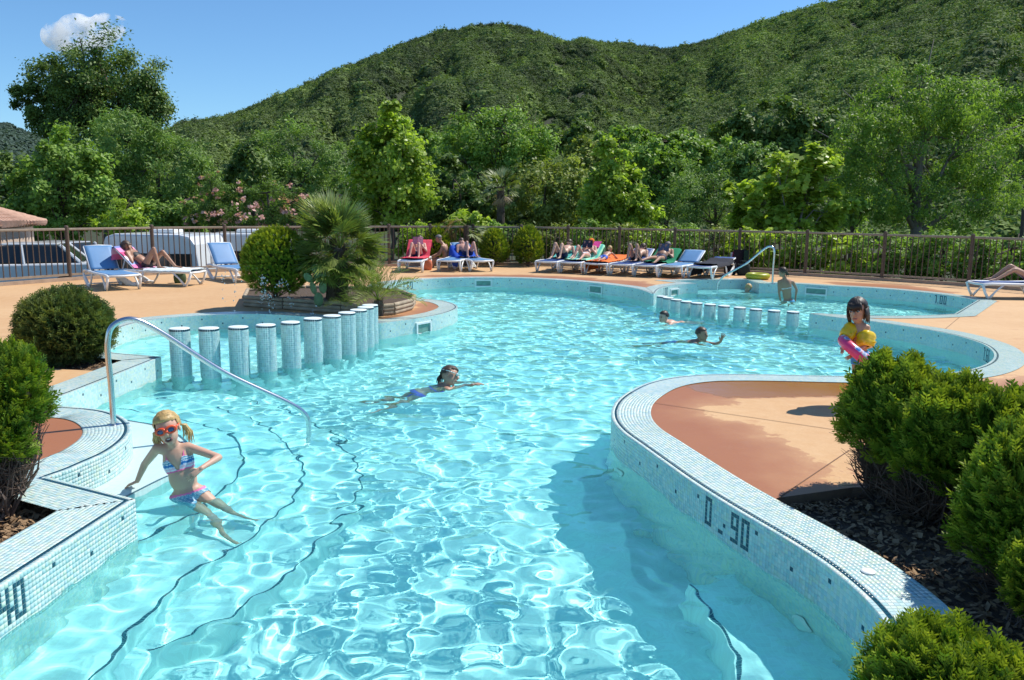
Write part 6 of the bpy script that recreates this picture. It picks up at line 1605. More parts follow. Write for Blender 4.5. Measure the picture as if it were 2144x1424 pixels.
def hand(mb, w_, d, nrm, s, spread=.35, curl=.5):
    """palm and five fingers; d the way the hand points, nrm the back of the hand"""
    d = Vector(d).normalized(); n_ = Vector(nrm); n_ = (n_ - d * n_.dot(d)).normalized(); x = d.cross(n_)
    L = .095 * s; c = w_ + d * L * .5
    for k in (-1.2, -.4, .4, 1.2): cap(mb, w_ + x * k * .011 * s, w_ + d * L + x * k * .017 * s, .013 * s, .0115 * s, 7)
    fr = MB()
    for k, ln in ((-1.5, .062), (-.5, .074), (.5, .078), (1.5, .07)):
        p0 = w_ + d * L * .95 + x * k * .0145 * s; dd = (d + x * k * spread * .22).normalized(); p1 = p0 + (dd - n_ * curl * .35).normalized() * ln * s * .5; p2 = p1 + (dd - n_ * curl).normalized() * ln * s * .5
        mb.tube([p0 - dd * .01 * s, p0, p1, p2, p2 + (p2 - p1) * .15], [.0085 * s, .0088 * s, .0082 * s, .0068 * s, .003 * s], 7)
    t0 = w_ + d * L * .35 + x * .02 * s; t1 = t0 + (d * .6 + x * .8).normalized() * .035 * s; t2 = t1 + (d * .95 + x * .3 - n_ * curl * .4).normalized() * .03 * s
    mb.tube([t0, t1, t2, t2 + (t2 - t1) * .2], [.0125 * s, .0105 * s, .0085 * s, .003 * s], 7)
def person(label, J, s=1.0, vox=.018, skin_=S_MID, hair=None, hstyle='short', face=1, group=None, wet=False, hand_n=None, slim=1.0, hs=1.0, fat=0.0, child=0, look=None, curl=.5, spread=.35):
    J = {k: Vector(v) for k, v in J.items()}
    base = Vector((J['pelvis'].x, J['pelvis'].y, J.get('ground', J['pelvis']).z)); g = lambda k: J[k] - base
    root = empty('person', base, 0, label, 'person', group)
    up = (J['neck'] - J['pelvis']).normalized(); rd = J['right'].normalized(); rd = (rd - up * rd.dot(up)).normalized(); fw = up.cross(rd)
    k = s * slim; sw = .165 * s * J.get('sw', Vector((1, 0, 0))).x; hw = .088 * s
    for sd, sg in (('R', 1), ('L', -1)):
        J.setdefault('sh' + sd, J['neck'] - up * .045 * s + rd * sg * sw); J.setdefault('hip' + sd, J['pelvis'] + rd * sg * hw)
    mb = MB()
    ch = J['neck'].lerp(J['pelvis'], .32); wa = J['neck'].lerp(J['pelvis'], .64)
    O = lambda v: v - base
    # trunk: rib cage, waist, pelvis, shoulder girdle
    rot = Matrix((rd, fw, up)).transposed()
    tl = (J['neck'] - J['pelvis']).length
    cw, cd, ww, wd = ((.145, .098, .118, .085), (.140, .090, .128, .090))[child]
    mb.ell(O(ch), (cw * k, (cd + .03 * fat) * k, tl * .36), rot, 16, 12)
    mb.ell(O(wa) + fw * .012 * s, ((ww + .04 * fat) * k, (wd + .07 * fat) * k, tl * .33), rot, 16, 12)
    mb.ell(O(J['pelvis']) + up * .02 * s, (.142 * k, .10 * k, .105 * s), rot, 16, 12)
    for sd in 'RL':
        cap(mb, O(J['neck'] - up * .05 * s), O(J['sh' + sd]), .055 * k, .05 * k)
        cap(mb, O(J['neck'] + up * .01 * s), O(J['sh' + sd]) + up * .005, .035 * k, .03 * k)
        cap(mb, O(J['sh' + sd]), O(J['el' + sd]), .046 * k, .036 * k); cap(mb, O(J['el' + sd]), O(J['wr' + sd]), .037 * k, .024 * k)
        cap(mb, O(J['hip' + sd]), O(J['kn' + sd]), .082 * k, .052 * k); cap(mb, O(J['kn' + sd]), O(J['an' + sd]), .05 * k, .033 * k)
        cf = J['kn' + sd].lerp(J['an' + sd], .3); kb_ = J['kn' + sd] - J['hip' + sd]; mb.ell(O(cf), (.05 * k, .05 * k, .05 * k))
        t = J['to' + sd]; a = J['an' + sd]; dd = (t - a).normalized(); cap(mb, O(a) - dd * .03 * s, O(t), .033 * k, .022 * k); cap(mb, O(a), O(t) + rd * .012 * s * (1 if sd == 'R' else -1), .03 * k, .02 * k)
    hd = J['head']; lk = (look or fw).normalized(); fr = frame(lk, up if abs(up.z) > .5 else Vector((0, 0, 1))); q = s * hs
    cap(mb, O(J['neck']) - up * .02 * s, O(hd) - fr @ Vector((0, .015, .05)) * q, .052 * k, .047 * k)
    mb.ell(O(hd) + fr @ Vector((0, -.012, .018)) * q, (.074 * q, .092 * q, .09 * q), fr, 18, 14)
    mb.ell(O(hd) + fr @ Vector((0, .018, -.035)) * q, (.058 * q, .068 * q, .076 * q), fr, 16, 12)
    mb.ell(O(hd) + fr @ Vector((0, .052, -.088)) * q, (.026 * q, .024 * q, .022 * q), fr)
    me = remeshed(mb, vox, 5)
    fine = MB()
    for sd, sg in (('R', 1), ('L', -1)):
        hdn = J.get('ha' + sd, J['wr' + sd] * 2 - J['el' + sd]) - J['wr' + sd]
        nrm = J.get('hn' + sd, Vector((0, 0, 1))); 
        if abs(Vector(nrm).normalized().dot(hdn.normalized())) > .95: nrm = Vector((0, -1, .2))
        hand(fine, O(J['wr' + sd]), hdn, nrm, s * .92, spread, curl)
        for j in range(5):        # toes
            t = O(J['to' + sd]); dd = (J['to' + sd] - J['an' + sd]).normalized(); x = dd.cross(Vector((0, 0, 1)))
            if x.length < .1: x = rd.copy()
            x.normalize(); fine.ell(t + dd * .016 * s + x * (j - 2) * .0125 * s, (.009 * s, .009 * s, .009 * s), None, 6, 5)
        mb_e = O(hd) + fr @ Vector((sg * .072, -.008, -.012)) * q; fine.ell(mb_e, (.009 * q, .022 * q, .03 * q), fr, 8, 6)
    # nose, brows of the same skin
    fine.tube([O(hd) + fr @ Vector((0, .078, .012)) * q, O(hd) + fr @ Vector((0, .094, -.022)) * q, O(hd) + fr @ Vector((0, .084, -.036)) * q], [.008 * q, .014 * q, .009 * q], 8)
    bm = bmesh.new(); bm.from_mesh(me); fm = fine.mesh('fine'); bm.from_mesh(fm); bm.to_mesh(me); bm.free()
    body = link('body', me, skin_, root, True)
    if face:
        f_ = MB()
        for sg in (1, -1):
            c = O(hd) + fr @ Vector((sg * .031, .076, .008)) * q
            if face > 1:
                w_ = MB(); w_.ell(c, (.014 * q, .008 * q, .0075 * q), fr, 10, 8); w_.build('eye_white', M_WHITE, root, True)
            f_.ell(c + fr @ Vector((0, .006 if face > 1 else .003, 0)) * q, (.0075 * q if face > 1 else .012 * q, .005 * q, .007 * q), fr, 8, 6)
            f_.tube([c + fr @ Vector((-.018, .004, .019)) * q, c + fr @ Vector((0, .008, .023)) * q, c + fr @ Vector((.018, .002, .018)) * q], .003 * q, 5)
        f_.build('eyes', M_EYE, root, True)
        m_ = MB(); m_.ell(O(hd) + fr @ Vector((0, .082, -.058)) * q, (.023 * q, .008 * q, .008 * q), fr, 12, 8); m_.build('mouth', M_LIP, root, True)
    if hair:
        h = MB(); rg = random.Random(len(label)); tmp = MB(); tmp.ell((0, 0, 0), (1, 1, 1), None, 40, 30)
        vs = [Vector(v) for v in tmp.v]; keep = []
        low = {'short': -.25, 'long': -.75, 'tail': -.3, 'bald': .9, 'shaved': -.1}[hstyle]
        def ok(v):
            hl = .46 if hstyle not in ('bald',) else 9
            if v.y > .25: return v.z > hl + .25 * (1 - abs(v.x)) * 0 - .35 * max(0, abs(v.x) - .6)
            if v.y > -.15: return v.z > max(low, .0)
            return v.z > low
        used = {}
        P2 = []; F2 = []; F2set = set()
        th = .010 if hstyle in ('short', 'shaved') else .016
        for f in tmp.f:
            cc = sum((vs[i] for i in f), Vector()) / len(f)
            if ok(cc): F2.append(f); F2set.add(f)
        keepv = {}
        for f in tmp.f:
            k_ = f in F2set
            for i in f: keepv.setdefault(i, []).append(k_)
        for i, v in enumerate(vs):
            a = math.atan2(v.y, v.x); rr = 1 + (.03 * math.sin(a * 17 + v.z * 6) + rg.uniform(-.02, .02)) * (0 if hstyle == 'shaved' else 1)
            if not all(keepv.get(i, [True])): rr *= .90
            P2.append(O(hd) + fr @ (Vector((v.x * (.074 + th) * rr, v.y * (.092 + th) * rr - .014, v.z * (.09 + th) * rr + .018)) * q))
        h.add(P2, F2)
        if hstyle == 'tail' or face == 0 and hstyle == 'tail':
            for j in range(70):        # combed strands over the scalp
                sg = (1, -1)[j % 2]; y0_ = -.6 + 1.25 * rg.random(); x0_ = .04 * sg; tgt = Vector((sg * .98, -.35, .0)) if 'pigtails' in label else Vector((0, -1, .25))
                pts_ = []
                for k_ in range(5):
                    f_ = k_ / 4; v_ = Vector((x0_, y0_ * .9, math.sqrt(max(.05, 1 - y0_ * y0_)))).lerp(tgt, f_); v_.normalize()
                    rr = 1.0 + .012 * rg.random(); pts_.append(O(hd) + fr @ (Vector((v_.x * (.074 + th) * rr, v_.y * (.092 + th) * rr - .014, v_.z * (.09 + th) * rr + .018)) * q))
                h.tube(pts_, [.002 * q, .0045 * q, .005 * q, .0045 * q, .002 * q], 4, cap=False)
        if hstyle == 'tail':
            for sg in (1, -1) if 'pigtails' in label else (0,):
                b_ = O(hd) + fr @ Vector((sg * .075, -.085 if not sg else -.05, .03 if not sg else -.01)) * q
                for j in range(16):
                    o_ = Vector((rg.uniform(-.013, .013), rg.uniform(-.016, .016), 0)) * q; w3 = rg.uniform(-.02, .02) * q
                    h.tube([b_ + o_ * .2, b_ + fr @ Vector((sg * .026, -.02, -.015)) * q + o_, b_ + fr @ Vector((sg * .036, -.03, -.075)) * q + o_ * 1.5 + Vector((w3, 0, 0)), b_ + fr @ Vector((sg * (.024 if sg > 0 else .02), -.02, -.135 + rg.uniform(-.025, .03))) * q + o_ * 1.2 + Vector((w3 * 1.6, 0, 0))], [.005 * q, .0075 * q, .006 * q, .001 * q], 5)
        if hstyle == 'long':
            for j in range(34):
                a = R(rg.uniform(100, 440)) if True else 0; a = R(-200 + 220 * j / 33); x, y = math.cos(a), math.sin(a)
                if y > .45: continue
                p0 = O(hd) + fr @ Vector((x * .083, y * .1 - .012, .02)) * q; p1 = O(hd) + fr @ Vector((x * .088, y * .1 - .012, -.05)) * q; p2 = O(hd) + fr @ Vector((x * .08 + rg.uniform(-.01, .01), y * .09 - .015, -.11 + rg.uniform(-.03, .02))) * q
                h.tube([p0, p1, p2], [.013 * q, .012 * q, .003 * q], 5)
            for j in range(13):   # fringe
                x = -.06 + .12 * j / 12; h.tube([O(hd) + fr @ Vector((x * .8, .055, .085)) * q, O(hd) + fr @ Vector((x, .086 - abs(x) * .25, .05)) * q, O(hd) + fr @ Vector((x * 1.05, .088 - abs(x) * .35, .016 + rg.uniform(-.008, .012))) * q], [.011 * q, .010 * q, .003 * q], 5)
        ho = h.build('hair', hair, root, True)
    info = dict(root=root, body=body, base=base, up=up, rd=rd, fw=fw, J=J, s=s, fr=fr, hd=hd, q=q, tl=tl)
    for c in root.children: recv.append(c)
    return info
def seg_t(V, a, b):
    ab = b - a; t = ((V - a) @ ab) / (ab @ ab); tc = np.clip(t, 0, 1); return t, np.linalg.norm(V - a - tc[:, None] * ab, axis=1)
def wear(I, name, sel, mat, off=.006, colfn=None):
    """clothing: the body's own faces where sel is true, set off from the skin"""
    me = I['body'].data; n = len(me.vertices); co = np.empty(n * 3, np.float32); me.vertices.foreach_get('co', co); co = co.reshape(-1, 3); no = np.empty(n * 3, np.float32); me.vertices.foreach_get('normal', no); no = no.reshape(-1, 3)
    W = co + np.array(I['base']); J = I['J']; A = lambda k: np.array(J[k])
    pel, nk = A('pelvis'), A('neck'); up, rd, fw = (np.array(I[k]) for k in ('up', 'rd', 'fw')); s = I['s']
    rel = W - pel; T = rel @ up / I['tl']; X = rel @ rd / s; Y = rel @ fw / s
    limb = {}
    for kk, (a, b) in dict(thR=('hipR', 'knR'), thL=('hipL', 'knL'), arR=('shR', 'elR'), arL=('shL', 'elL')).items(): limb[kk] = seg_t(W, A(a), A(b))
    m_ = sel(T, X, Y, limb)
    _, dt = seg_t(W, pel, nk); dt = dt / .13
    for a, b in (('elR', 'wrR'), ('elL', 'wrL')):
        e2 = A(b) + (A(b) - A(a)) / np.linalg.norm(A(b) - A(a)) * .14 * s
        _, df = seg_t(W, A(a), e2); m_ &= ~((df / .045 < dt) & (df < .075 * s)) 
    for a, b in (('knR', 'anR'), ('knL', 'anL')):
        tt, df = seg_t(W, A(a), A(b)); m_ &= ~((df < .09 * s) & (tt > .02) & (np.minimum(limb['thR'][1], limb['thL'][1]) > df))
    F2 = []; 
    for p in me.polygons:
        v = list(p.vertices)
        if all(m_[i] for i in v): F2.append(v)
    if not F2: return None
    used = sorted({i for f in F2 for i in f}); mp = {i: k for k, i in enumerate(used)}
    V = co[used] + no[used] * off * s; Fq = [tuple(mp[i] for i in f) for f in F2]
    m2 = bpy.data.meshes.new(name); m2.from_pydata(V.tolist(), [], Fq); m2.update()
    if colfn is not None:
        a = m2.color_attributes.new('col', 'FLOAT_COLOR', 'POINT'); c4 = np.ones((len(V), 4), np.float32); c4[:, :3] = colfn(T[used], X[used], Y[used]); a.data.foreach_set('color', c4.ravel())
    o = link(name, m2, mat, I['root'], True); recv.append(o)
    sm = o.modifiers.new('edge', 'SMOOTH'); sm.iterations = 6; sm.factor = .5
    return o
def trunks(leg=.45): return lambda T, X, Y, L: ((T < .22) & (T > -.6) & (np.minimum(L['thR'][1], L['thL'][1]) < .16) & (np.where(L['thR'][1] < L['thL'][1], L['thR'][0], L['thL'][0]) < leg))
def brief(T, X, Y, L): return (T < .12) & (T > -.4) & (np.abs(X) < .21) & ((np.where(L['thR'][1] < L['thL'][1], L['thR'][0], L['thL'][0]) < .2 - .25 * np.maximum(0, np.abs(X) - .06)) | ((np.abs(X) < .045) & (np.abs(Y) < .17)))
def bra(T, X, Y, L): return (T > .50) & (T < .75 - .9 * np.maximum(0, .05 - np.abs(X)) * (Y > 0)) & (np.minimum(L['arR'][1], L['arL'][1]) > .05) & ((Y > .0) | (T < .6))
def suit(n, c): return simple(n, lin(c), .6, .1, 20)
M_BLACKSW = suit('black_swimwear', (24, 24, 28)); M_BLUESW = suit('blue_swimwear', (40, 90, 190)); M_NAVYSW = suit('navy_swimwear', (30, 36, 70)); M_WHITESW = suit('white_swimwear', (220, 225, 230)); M_REDSW = suit('red_swimwear', (190, 40, 60))

# ---- the girl in goggles on the steps
hp = P(392, 1036, WZ + .02); y0 = hp.y
J = dict(pelvis=hp + Vector((0, .02, -.01)), neck=PD(364, 934, y0 + .05), head=PD(351, 897, y0 + .0), right=PD(330, 940, y0 + .0) - PD(398, 936, y0 + .04),
         elR=PD(303, 972, y0 + .10), wrR=P(287, 1008, Z1 + .045), haR=P(262, 1019, Z1 + .008), hnR=(0, 0, 1),
         elL=PD(458, 958, y0 + .02), wrL=PD(421, 981, y0 - .16), haL=PD(397, 1001, y0 - .21), hnL=(.2, -.9, .35),
         knR=PW(432, 1069, WZ - .09), anR=PW(468, 1112, -.50), toR=PW(500, 1130, -.53), knL=PW(466, 1058, WZ - .09), anL=PW(506, 1078, -.47), toL=PW(538, 1089, -.49))
J['shR'] = PD(329, 939, y0 + .03); J['shL'] = PD(394, 936, y0 + .07)
for a, b_ in (('shR', 'elR'), ('elR', 'wrR'), ('shL', 'elL'), ('elL', 'wrL'), ('hipR', 'knR'), ('knR', 'anR'), ('knL', 'anL'), ('pelvis', 'neck'), ('neck', 'head')):
    if a in J and b_ in J: print('girl', a, b_, round((Vector(J[a]) - Vector(J[b_])).length, 3))
lookg = (Vector((0, 0, CAMZ)) - Vector(J['head'])).normalized() * .9 + Vector((-.12, 0, -.25))
girl = person('girl in a striped bikini and orange goggles sitting on the entry steps, blond pigtails', J, .73, .0075, S_FAIR, H_BLOND, 'tail', 0, hs=1.32, slim=.98, look=lookg, curl=.75, child=1)
I = girl
STR = [(.50, C_(240, 120, 165)), (.55, C_(225, 225, 235)), (.585, C_(240, 160, 195)), (.60, C_(220, 225, 240)), (.635, C_(20, 120, 190)), (.685, C_(225, 235, 240)), (.70, C_(30, 140, 180)), (.725, C_(225, 235, 240)), (.745, C_(40, 150, 180)), (.765, C_(235, 235, 240)), (.78, C_(245, 110, 165)), (2, C_(245, 110, 165))]
def strip_cols(T, X, Y):
    out = np.zeros((len(T), 3)); out[:] = STR[0][1]
    for (t0, c0), (t1, _) in zip(STR[:-1], STR[1:]): out[(T >= t0) & (T < t1)] = c0
    return out
M_BIK = vcol_mat('striped_bikini', .6, 40, .05)
def gbra(T, X, Y, L):
    vneck = (Y > 0) & (T > .56) & (np.abs(X) < (T - .56) * .22)
    straps = (T >= .74) & (np.abs(np.abs(X) - .062) < .026) & (Y > -.06)
    body_ = (T > .50) & (T < .80 - .9 * np.maximum(0, np.abs(X) - .08)) & (np.minimum(L['arR'][1], L['arL'][1]) > .03)
    back = (Y < -.01) & (T > .58)
    return ((body_ & ~back) | straps) & ~vneck
wear(I, 'bikini_top', gbra, M_BIK, .006, strip_cols)
def bcols(T, X, Y):
    o_ = np.tile(np.array(C_(90, 160, 190)), (len(T), 1)); o_[np.sin(T * 160) * np.sin(X * 190 + T * 40) > .2] = C_(190, 215, 225); o_[T > .045] = C_(245, 120, 170); return o_
wear(I, 'bikini_bottom', lambda T, X, Y, L: (T < .10) & (T > -.4) & (np.abs(X) < .20) & ((np.where(L['thR'][1] < L['thL'][1], L['thR'][0], L['thL'][0]) < .26) | ((np.abs(X) < .085) & (Y < .23))), M_BIK, .007, bcols)
fr, hd, q = I['fr'], I['hd'] - I['base'], I['q']
gg = MB(); lens = MB(); M_GOG = simple('orange_goggle', lin((250, 90, 50)), .3); M_GLENS = simple('blue_lens', lin((20, 60, 110)), .08, .2, 4, coat=.8)
for sg in (1, -1):
    c = hd + fr @ Vector((sg * .034, .083, .008)) * q
    rot = fr @ Matrix.Rotation(R(-sg * 14), 3, 'Z') @ Matrix.Rotation(R(90), 3, 'X')
    torus(gg, c, .023 * q, .0085 * q, rot @ Matrix.Diagonal((1.3, .95, 1)), 20, 8); lens.ell(c, (.027 * q, .008 * q, .018 * q), fr @ Matrix.Rotation(R(-sg * 14), 3, 'Z'), 14, 8)
    gg.tube([hd + fr @ Vector((sg * .064, .066, .008)) * q, hd + fr @ Vector((sg * .078, .01, .014)) * q, hd + fr @ Vector((sg * .074, -.05, .02)) * q], .006 * q, 6)
gg.tube([hd + fr @ Vector((-.014, .092, .006)) * q, hd + fr @ Vector((0, .098, .0)) * q, hd + fr @ Vector((.014, .092, .006)) * q], .007 * q, 6)
gg.build('goggles', M_GOG, I['root'], True); lens.build('goggle_lens', M_GLENS, I['root'], True)
mo = MB(); mo.ell(hd + fr @ Vector((0, .079, -.06)) * q, (.021 * q, .010 * q, .013 * q), fr, 14, 8); mo.build('mouth', M_MOUTH, I['root'], True)
te = MB(); te.ell(hd + fr @ Vector((0, .083, -.054)) * q, (.014 * q, .008 * q, .004 * q), fr, 12, 6); te.build('teeth', M_WHITE, I['root'], True)
li = MB(); torus(li, hd + fr @ Vector((0, .083, -.060)) * q, .017 * q, .0045 * q, fr @ Matrix.Rotation(R(90), 3, 'X') @ Matrix.Diagonal((1.25, .8, 1)), 18, 6); li.build('lips', M_LIP, I['root'], True)

# ---- the toddler with arm bands
ft = P(1803, 846, 0); yt = ft.y
J = dict(ground=ft, pelvis=PD(1803, 748, yt), neck=PD(1799, 674, yt), head=PD(1795, 650, yt - .01), right=Vector((-.35, .75, 0)),
         shR=PD(1786, 684, yt + .05), shL=PD(1816, 686, yt - .04), elR=PD(1772, 703, yt + .02), wrR=PD(1768, 722, yt - .08), elL=PD(1812, 722, yt - .10), wrL=PD(1788, 742, yt - .16), haL=PD(1778, 748, yt - .17), haR=PD(1764, 732, yt - .1), hnL=(.3, -.9, .3), hnR=(-.8, -.4, .2),
         knR=PD(1792, 797, yt + .02), knL=PD(1803, 797, yt - .06), anR=PD(1795, 838, yt + .05), anL=PD(1805, 842, yt - .05), toR=PD(1777, 846, yt - .0), toL=PD(1785, 850, yt - .09))
tod = person('toddler with wet dark hair standing at the coping with yellow arm bands and pink ring', J, .56, .009, S_MID, H_BLACK, 'long', 2, hs=1.72, slim=1.05, look=Vector((-.62, -.75, -.18)), curl=.6, child=1)
wear(tod, 'swim_trunks', trunks(.35), suit('blue_white_trunks', (60, 140, 205)), .012)
def armband(I, a, b_, label):
    a, b_ = Vector(a), Vector(b_); d = (b_ - a).normalized(); c = a.lerp(b_, .5); e = empty('arm_band', c, 0, label, 'arm band'); rot = d.to_track_quat('Z', 'Y').to_matrix()
    mb = MB(); vs = []; n = 24
    prof = [(.034, -.062), (.052, -.070), (.066, -.055), (.074, -.02), (.066, .0), (.074, .02), (.066, .055), (.052, .07), (.034, .062)]
    for r_, z in prof:
        for j in range(n):
            an = 2 * math.pi * j / n; sq = 1 + .10 * math.cos(4 * an); vs.append(rot @ Vector((r_ * sq * math.cos(an), r_ * sq * math.sin(an), z)))
    mb.add(vs, [(i * n + j, i * n + (j + 1) % n, (i + 1) * n + (j + 1) % n, (i + 1) * n + j) for i in range(len(prof) - 1) for j in range(n)] + [((len(prof) - 1) * n + (j + 1) % n, j + 0, (j + 1) % n, (len(prof) - 1) * n + (j + 1) % n) for j in range(0)])
    mb.build('cuff', M_YEL, e, True)
    v = MB(); v.tube([rot @ Vector((.06, .03, .03)), rot @ Vector((.085, .042, .03))], .006, 8); v.build('valve', M_YEL, e)
armband(tod, J['shL'].lerp(J['elL'], .38), J['elL'], 'yellow arm band on the toddler\'s arm nearer to the pool camera side')
armband(tod, J['shR'].lerp(J['elR'], .15), J['elR'], 'yellow arm band on the toddler\'s far arm, nearer the swimming boys')
rc = PD(1798, 738, yt - .08); e = empty('swim_ring', rc, 0, 'pink swim ring with blue and white top held at the toddler\'s hip', 'swim ring')
ringm, nt, b = nmat('pink_ring'); tc = nt.nodes.new('ShaderNodeTexCoord'); sx = nt.nodes.new('ShaderNodeSeparateXYZ'); nt.links.new(tc.outputs['Object'], sx.inputs[0])
vo = nd(nt, 'ShaderNodeTexVoronoi', i_Scale=16.0); nt.links.new(tc.outputs['Object'], vo.inputs['Vector'])
patt = ramp(nt, vo.outputs['Distance'], [(.3, C_(70, 130, 205)), (.42, C_(225, 232, 240)), (.6, C_(235, 90, 120))])
nt.links.new(mix_col(nt, ramp(nt, sx.outputs[2], [(.49, (0,) * 3), (.52, (1,) * 3)]), C_(240, 70, 130), patt), b.inputs['Base Color']); nt.nodes[-1]; b.inputs['Roughness'].default_value = .25
mb = MB(); torus(mb, (0, 0, 0), .165, .05, None, 32, 14); ro = mb.build('ring', ringm, e, True)
e.rotation_euler = (R(18), R(33), R(12))
for nn_ in nt.nodes:
    if nn_.bl_idname == 'ShaderNodeValToRGB' and nn_.color_ramp.elements[0].position > .45:
        mp_ = nt.nodes.new('ShaderNodeMath'); mp_.operation = 'MULTIPLY_ADD'; mp_.inputs[1].default_value = 4; mp_.inputs[2].default_value = .42; nt.links.new(sx.outputs[2], mp_.inputs[0]); nt.links.new(mp_.outputs[0], nn_.inputs[0])

# ---- swimmers
def swimmer(label, hx, hy, heading, s, skin_, hair, hstyle, look, vox=.012, armR=None, armL=None, wear_=None, face=1, tilt=.35, **kw):
    hd = P(hx, hy, WZ + .095 * s * 1.3); f = Vector((math.cos(heading), math.sin(heading), 0)); r_ = Vector((f.y, -f.x, 0)); dn = Vector((0, 0, -1))
    nk = hd - f * .05 * s + dn * .135 * s; pel = nk - f * .47 * s * math.cos(tilt) + dn * .47 * s * math.sin(tilt)
    kn = pel - f * .36 * s * math.cos(tilt + .25) + dn * .36 * s * math.sin(tilt + .25)
    J = dict(head=hd, neck=nk, pelvis=pel, right=r_, ground=Vector((0, 0, -1.25)))
    for sd, sg in (('R', 1), ('L', -1)):
        shp = nk + r_ * sg * .15 * s + dn * .03 * s
        arm = (armR if sd == 'R' else armL)
        if arm: J['el' + sd], J['wr' + sd], J['ha' + sd] = (Vector(q_) for q_ in arm[:3]); 
        if arm and len(arm) > 3: J['hn' + sd] = Vector(arm[3])
        if not arm:
            J['el' + sd] = shp + f * .20 * s + r_ * sg * .12 * s + dn * .08 * s; J['wr' + sd] = J['el' + sd] + f * .2 * s - r_ * sg * .05 * s + dn * .02 * s
        J['kn' + sd] = kn + r_ * sg * .12 * s; J['an' + sd] = kn + r_ * sg * .2 * s - f * .38 * s * .8 + dn * .2 * s; J['to' + sd] = J['an' + sd] - f * .14 * s + r_ * sg * .05 * s
    I = person(label, J, s, vox, skin_, hair, hstyle, face, look=look, hs=1.08 if s > .85 else 1.2, **kw)
    if wear_: wear(I, wear_[0], wear_[1], wear_[2])
    return I
# girl with goggles swimming to the right
hc_ = P(941, 789, WZ + .11)
sw1 = swimmer('girl with wet brown ponytail and clear goggles swimming to the right in mid pool', 943, 787, R(22), .84, S_MID, H_BROWN, 'tail', Vector((.92, -.25, -.05)), .010, tilt=.6,
        armR=(P(975, 812, WZ - .05), P(990, 806, WZ + .02), P(1006, 803, WZ + .03)), wear_=None)
wear(sw1, 'bikini_top', bra, suit('lilac_bikini', (140, 110, 210)), .008); wear(sw1, 'bikini_bottom', brief, suit('lilac_brief', (120, 100, 200)), .008)
fr, hd, q = sw1['fr'], sw1['hd'] - sw1['base'], sw1['q']; gg = MB()
for sg in (1, -1):
    c = hd + fr @ Vector((sg * .033, .085, .008)) * q; gg.ell(c, (.024 * q, .014 * q, .018 * q), fr, 12, 8); gg.tube([hd + fr @ Vector((sg * .058, .066, .008)) * q, hd + fr @ Vector((sg * .088, .0, .014)) * q, hd + fr @ Vector((sg * .07, -.085, .03)) * q], .006 * q, 6)
gg.build('goggles', simple('clear_goggle', (.5, .62, .6), .15), sw1['root'], True)
swimmer('dark haired boy swimming towards the left near the low pillars', 1389, 664, R(205), .80, S_FAIR, H_BLACK, 'short', Vector((-.8, -.55, -.05)), .014, tilt=.15)
hb_ = P(1470, 701, WZ + .11)
boy = swimmer('boy with short brown hair raising an open hand out of the water', 1470, 700, R(-20), .88, S_TAN, H_BROWN, 'short', Vector((.72, -.66, 0)), .012,
        armL=(P(1498, 722, WZ - .02), PD(1508, 716, P(1512, 722, WZ).y), PD(1514, 702, P(1512, 722, WZ).y), (-.3, .9, .1)), spread=1.2, curl=.1, tilt=.5)
wear(boy, 'swim_trunks', trunks(.5), suit('indigo_trunks', (50, 60, 150)))
swimmer('fair haired child up to the neck in the far pool, by the handrail', 1566, 603, R(60), .82, S_MID, H_BLOND, 'shaved', Vector((-.2, 1, 0)), .016, face=0, tilt=1.3)
# bather seen from behind in the far pool
wl = P(1649, 630, WZ); yb = wl.y
J = dict(ground=Vector((0, 0, -1.25)), pelvis=PD(1650, 634, yb), neck=PD(1644, 584, yb - .05), head=PD(1638, 570, yb - .02), right=Vector((1, -.15, 0)), shR=PD(1660, 591, yb), shL=PD(1631, 590, yb),
         elR=PD(1668, 607, yb + .03), elL=PD(1631, 611, yb), wrR=PD(1665, 628, yb + .02), wrL=PD(1634, 630, yb), knR=wl + Vector((.1, .05, -.55)), knL=wl + Vector((-.1, .05, -.55)), anR=wl + Vector((.1, .1, -.93)), anL=wl + Vector((-.1, .1, -.93)), toR=wl + Vector((.12, .28, -.97)), toL=wl + Vector((-.12, .28, -.97)))
bk = person('slim bather in a bikini standing in the far pool, seen from behind', J, .93, .014, S_TAN, H_BROWN, 'tail', 0, look=Vector((-.75, .6, -.1)), slim=.88)
wear(bk, 'bikini_strap', lambda T, X, Y, L: (T > .60) & (T < .67) & (np.minimum(L['arR'][1], L['arL'][1]) > .06), M_WHITESW, .008); wear(bk, 'bikini_bottom', brief, suit('blue_brief', (90, 170, 210)), .008)

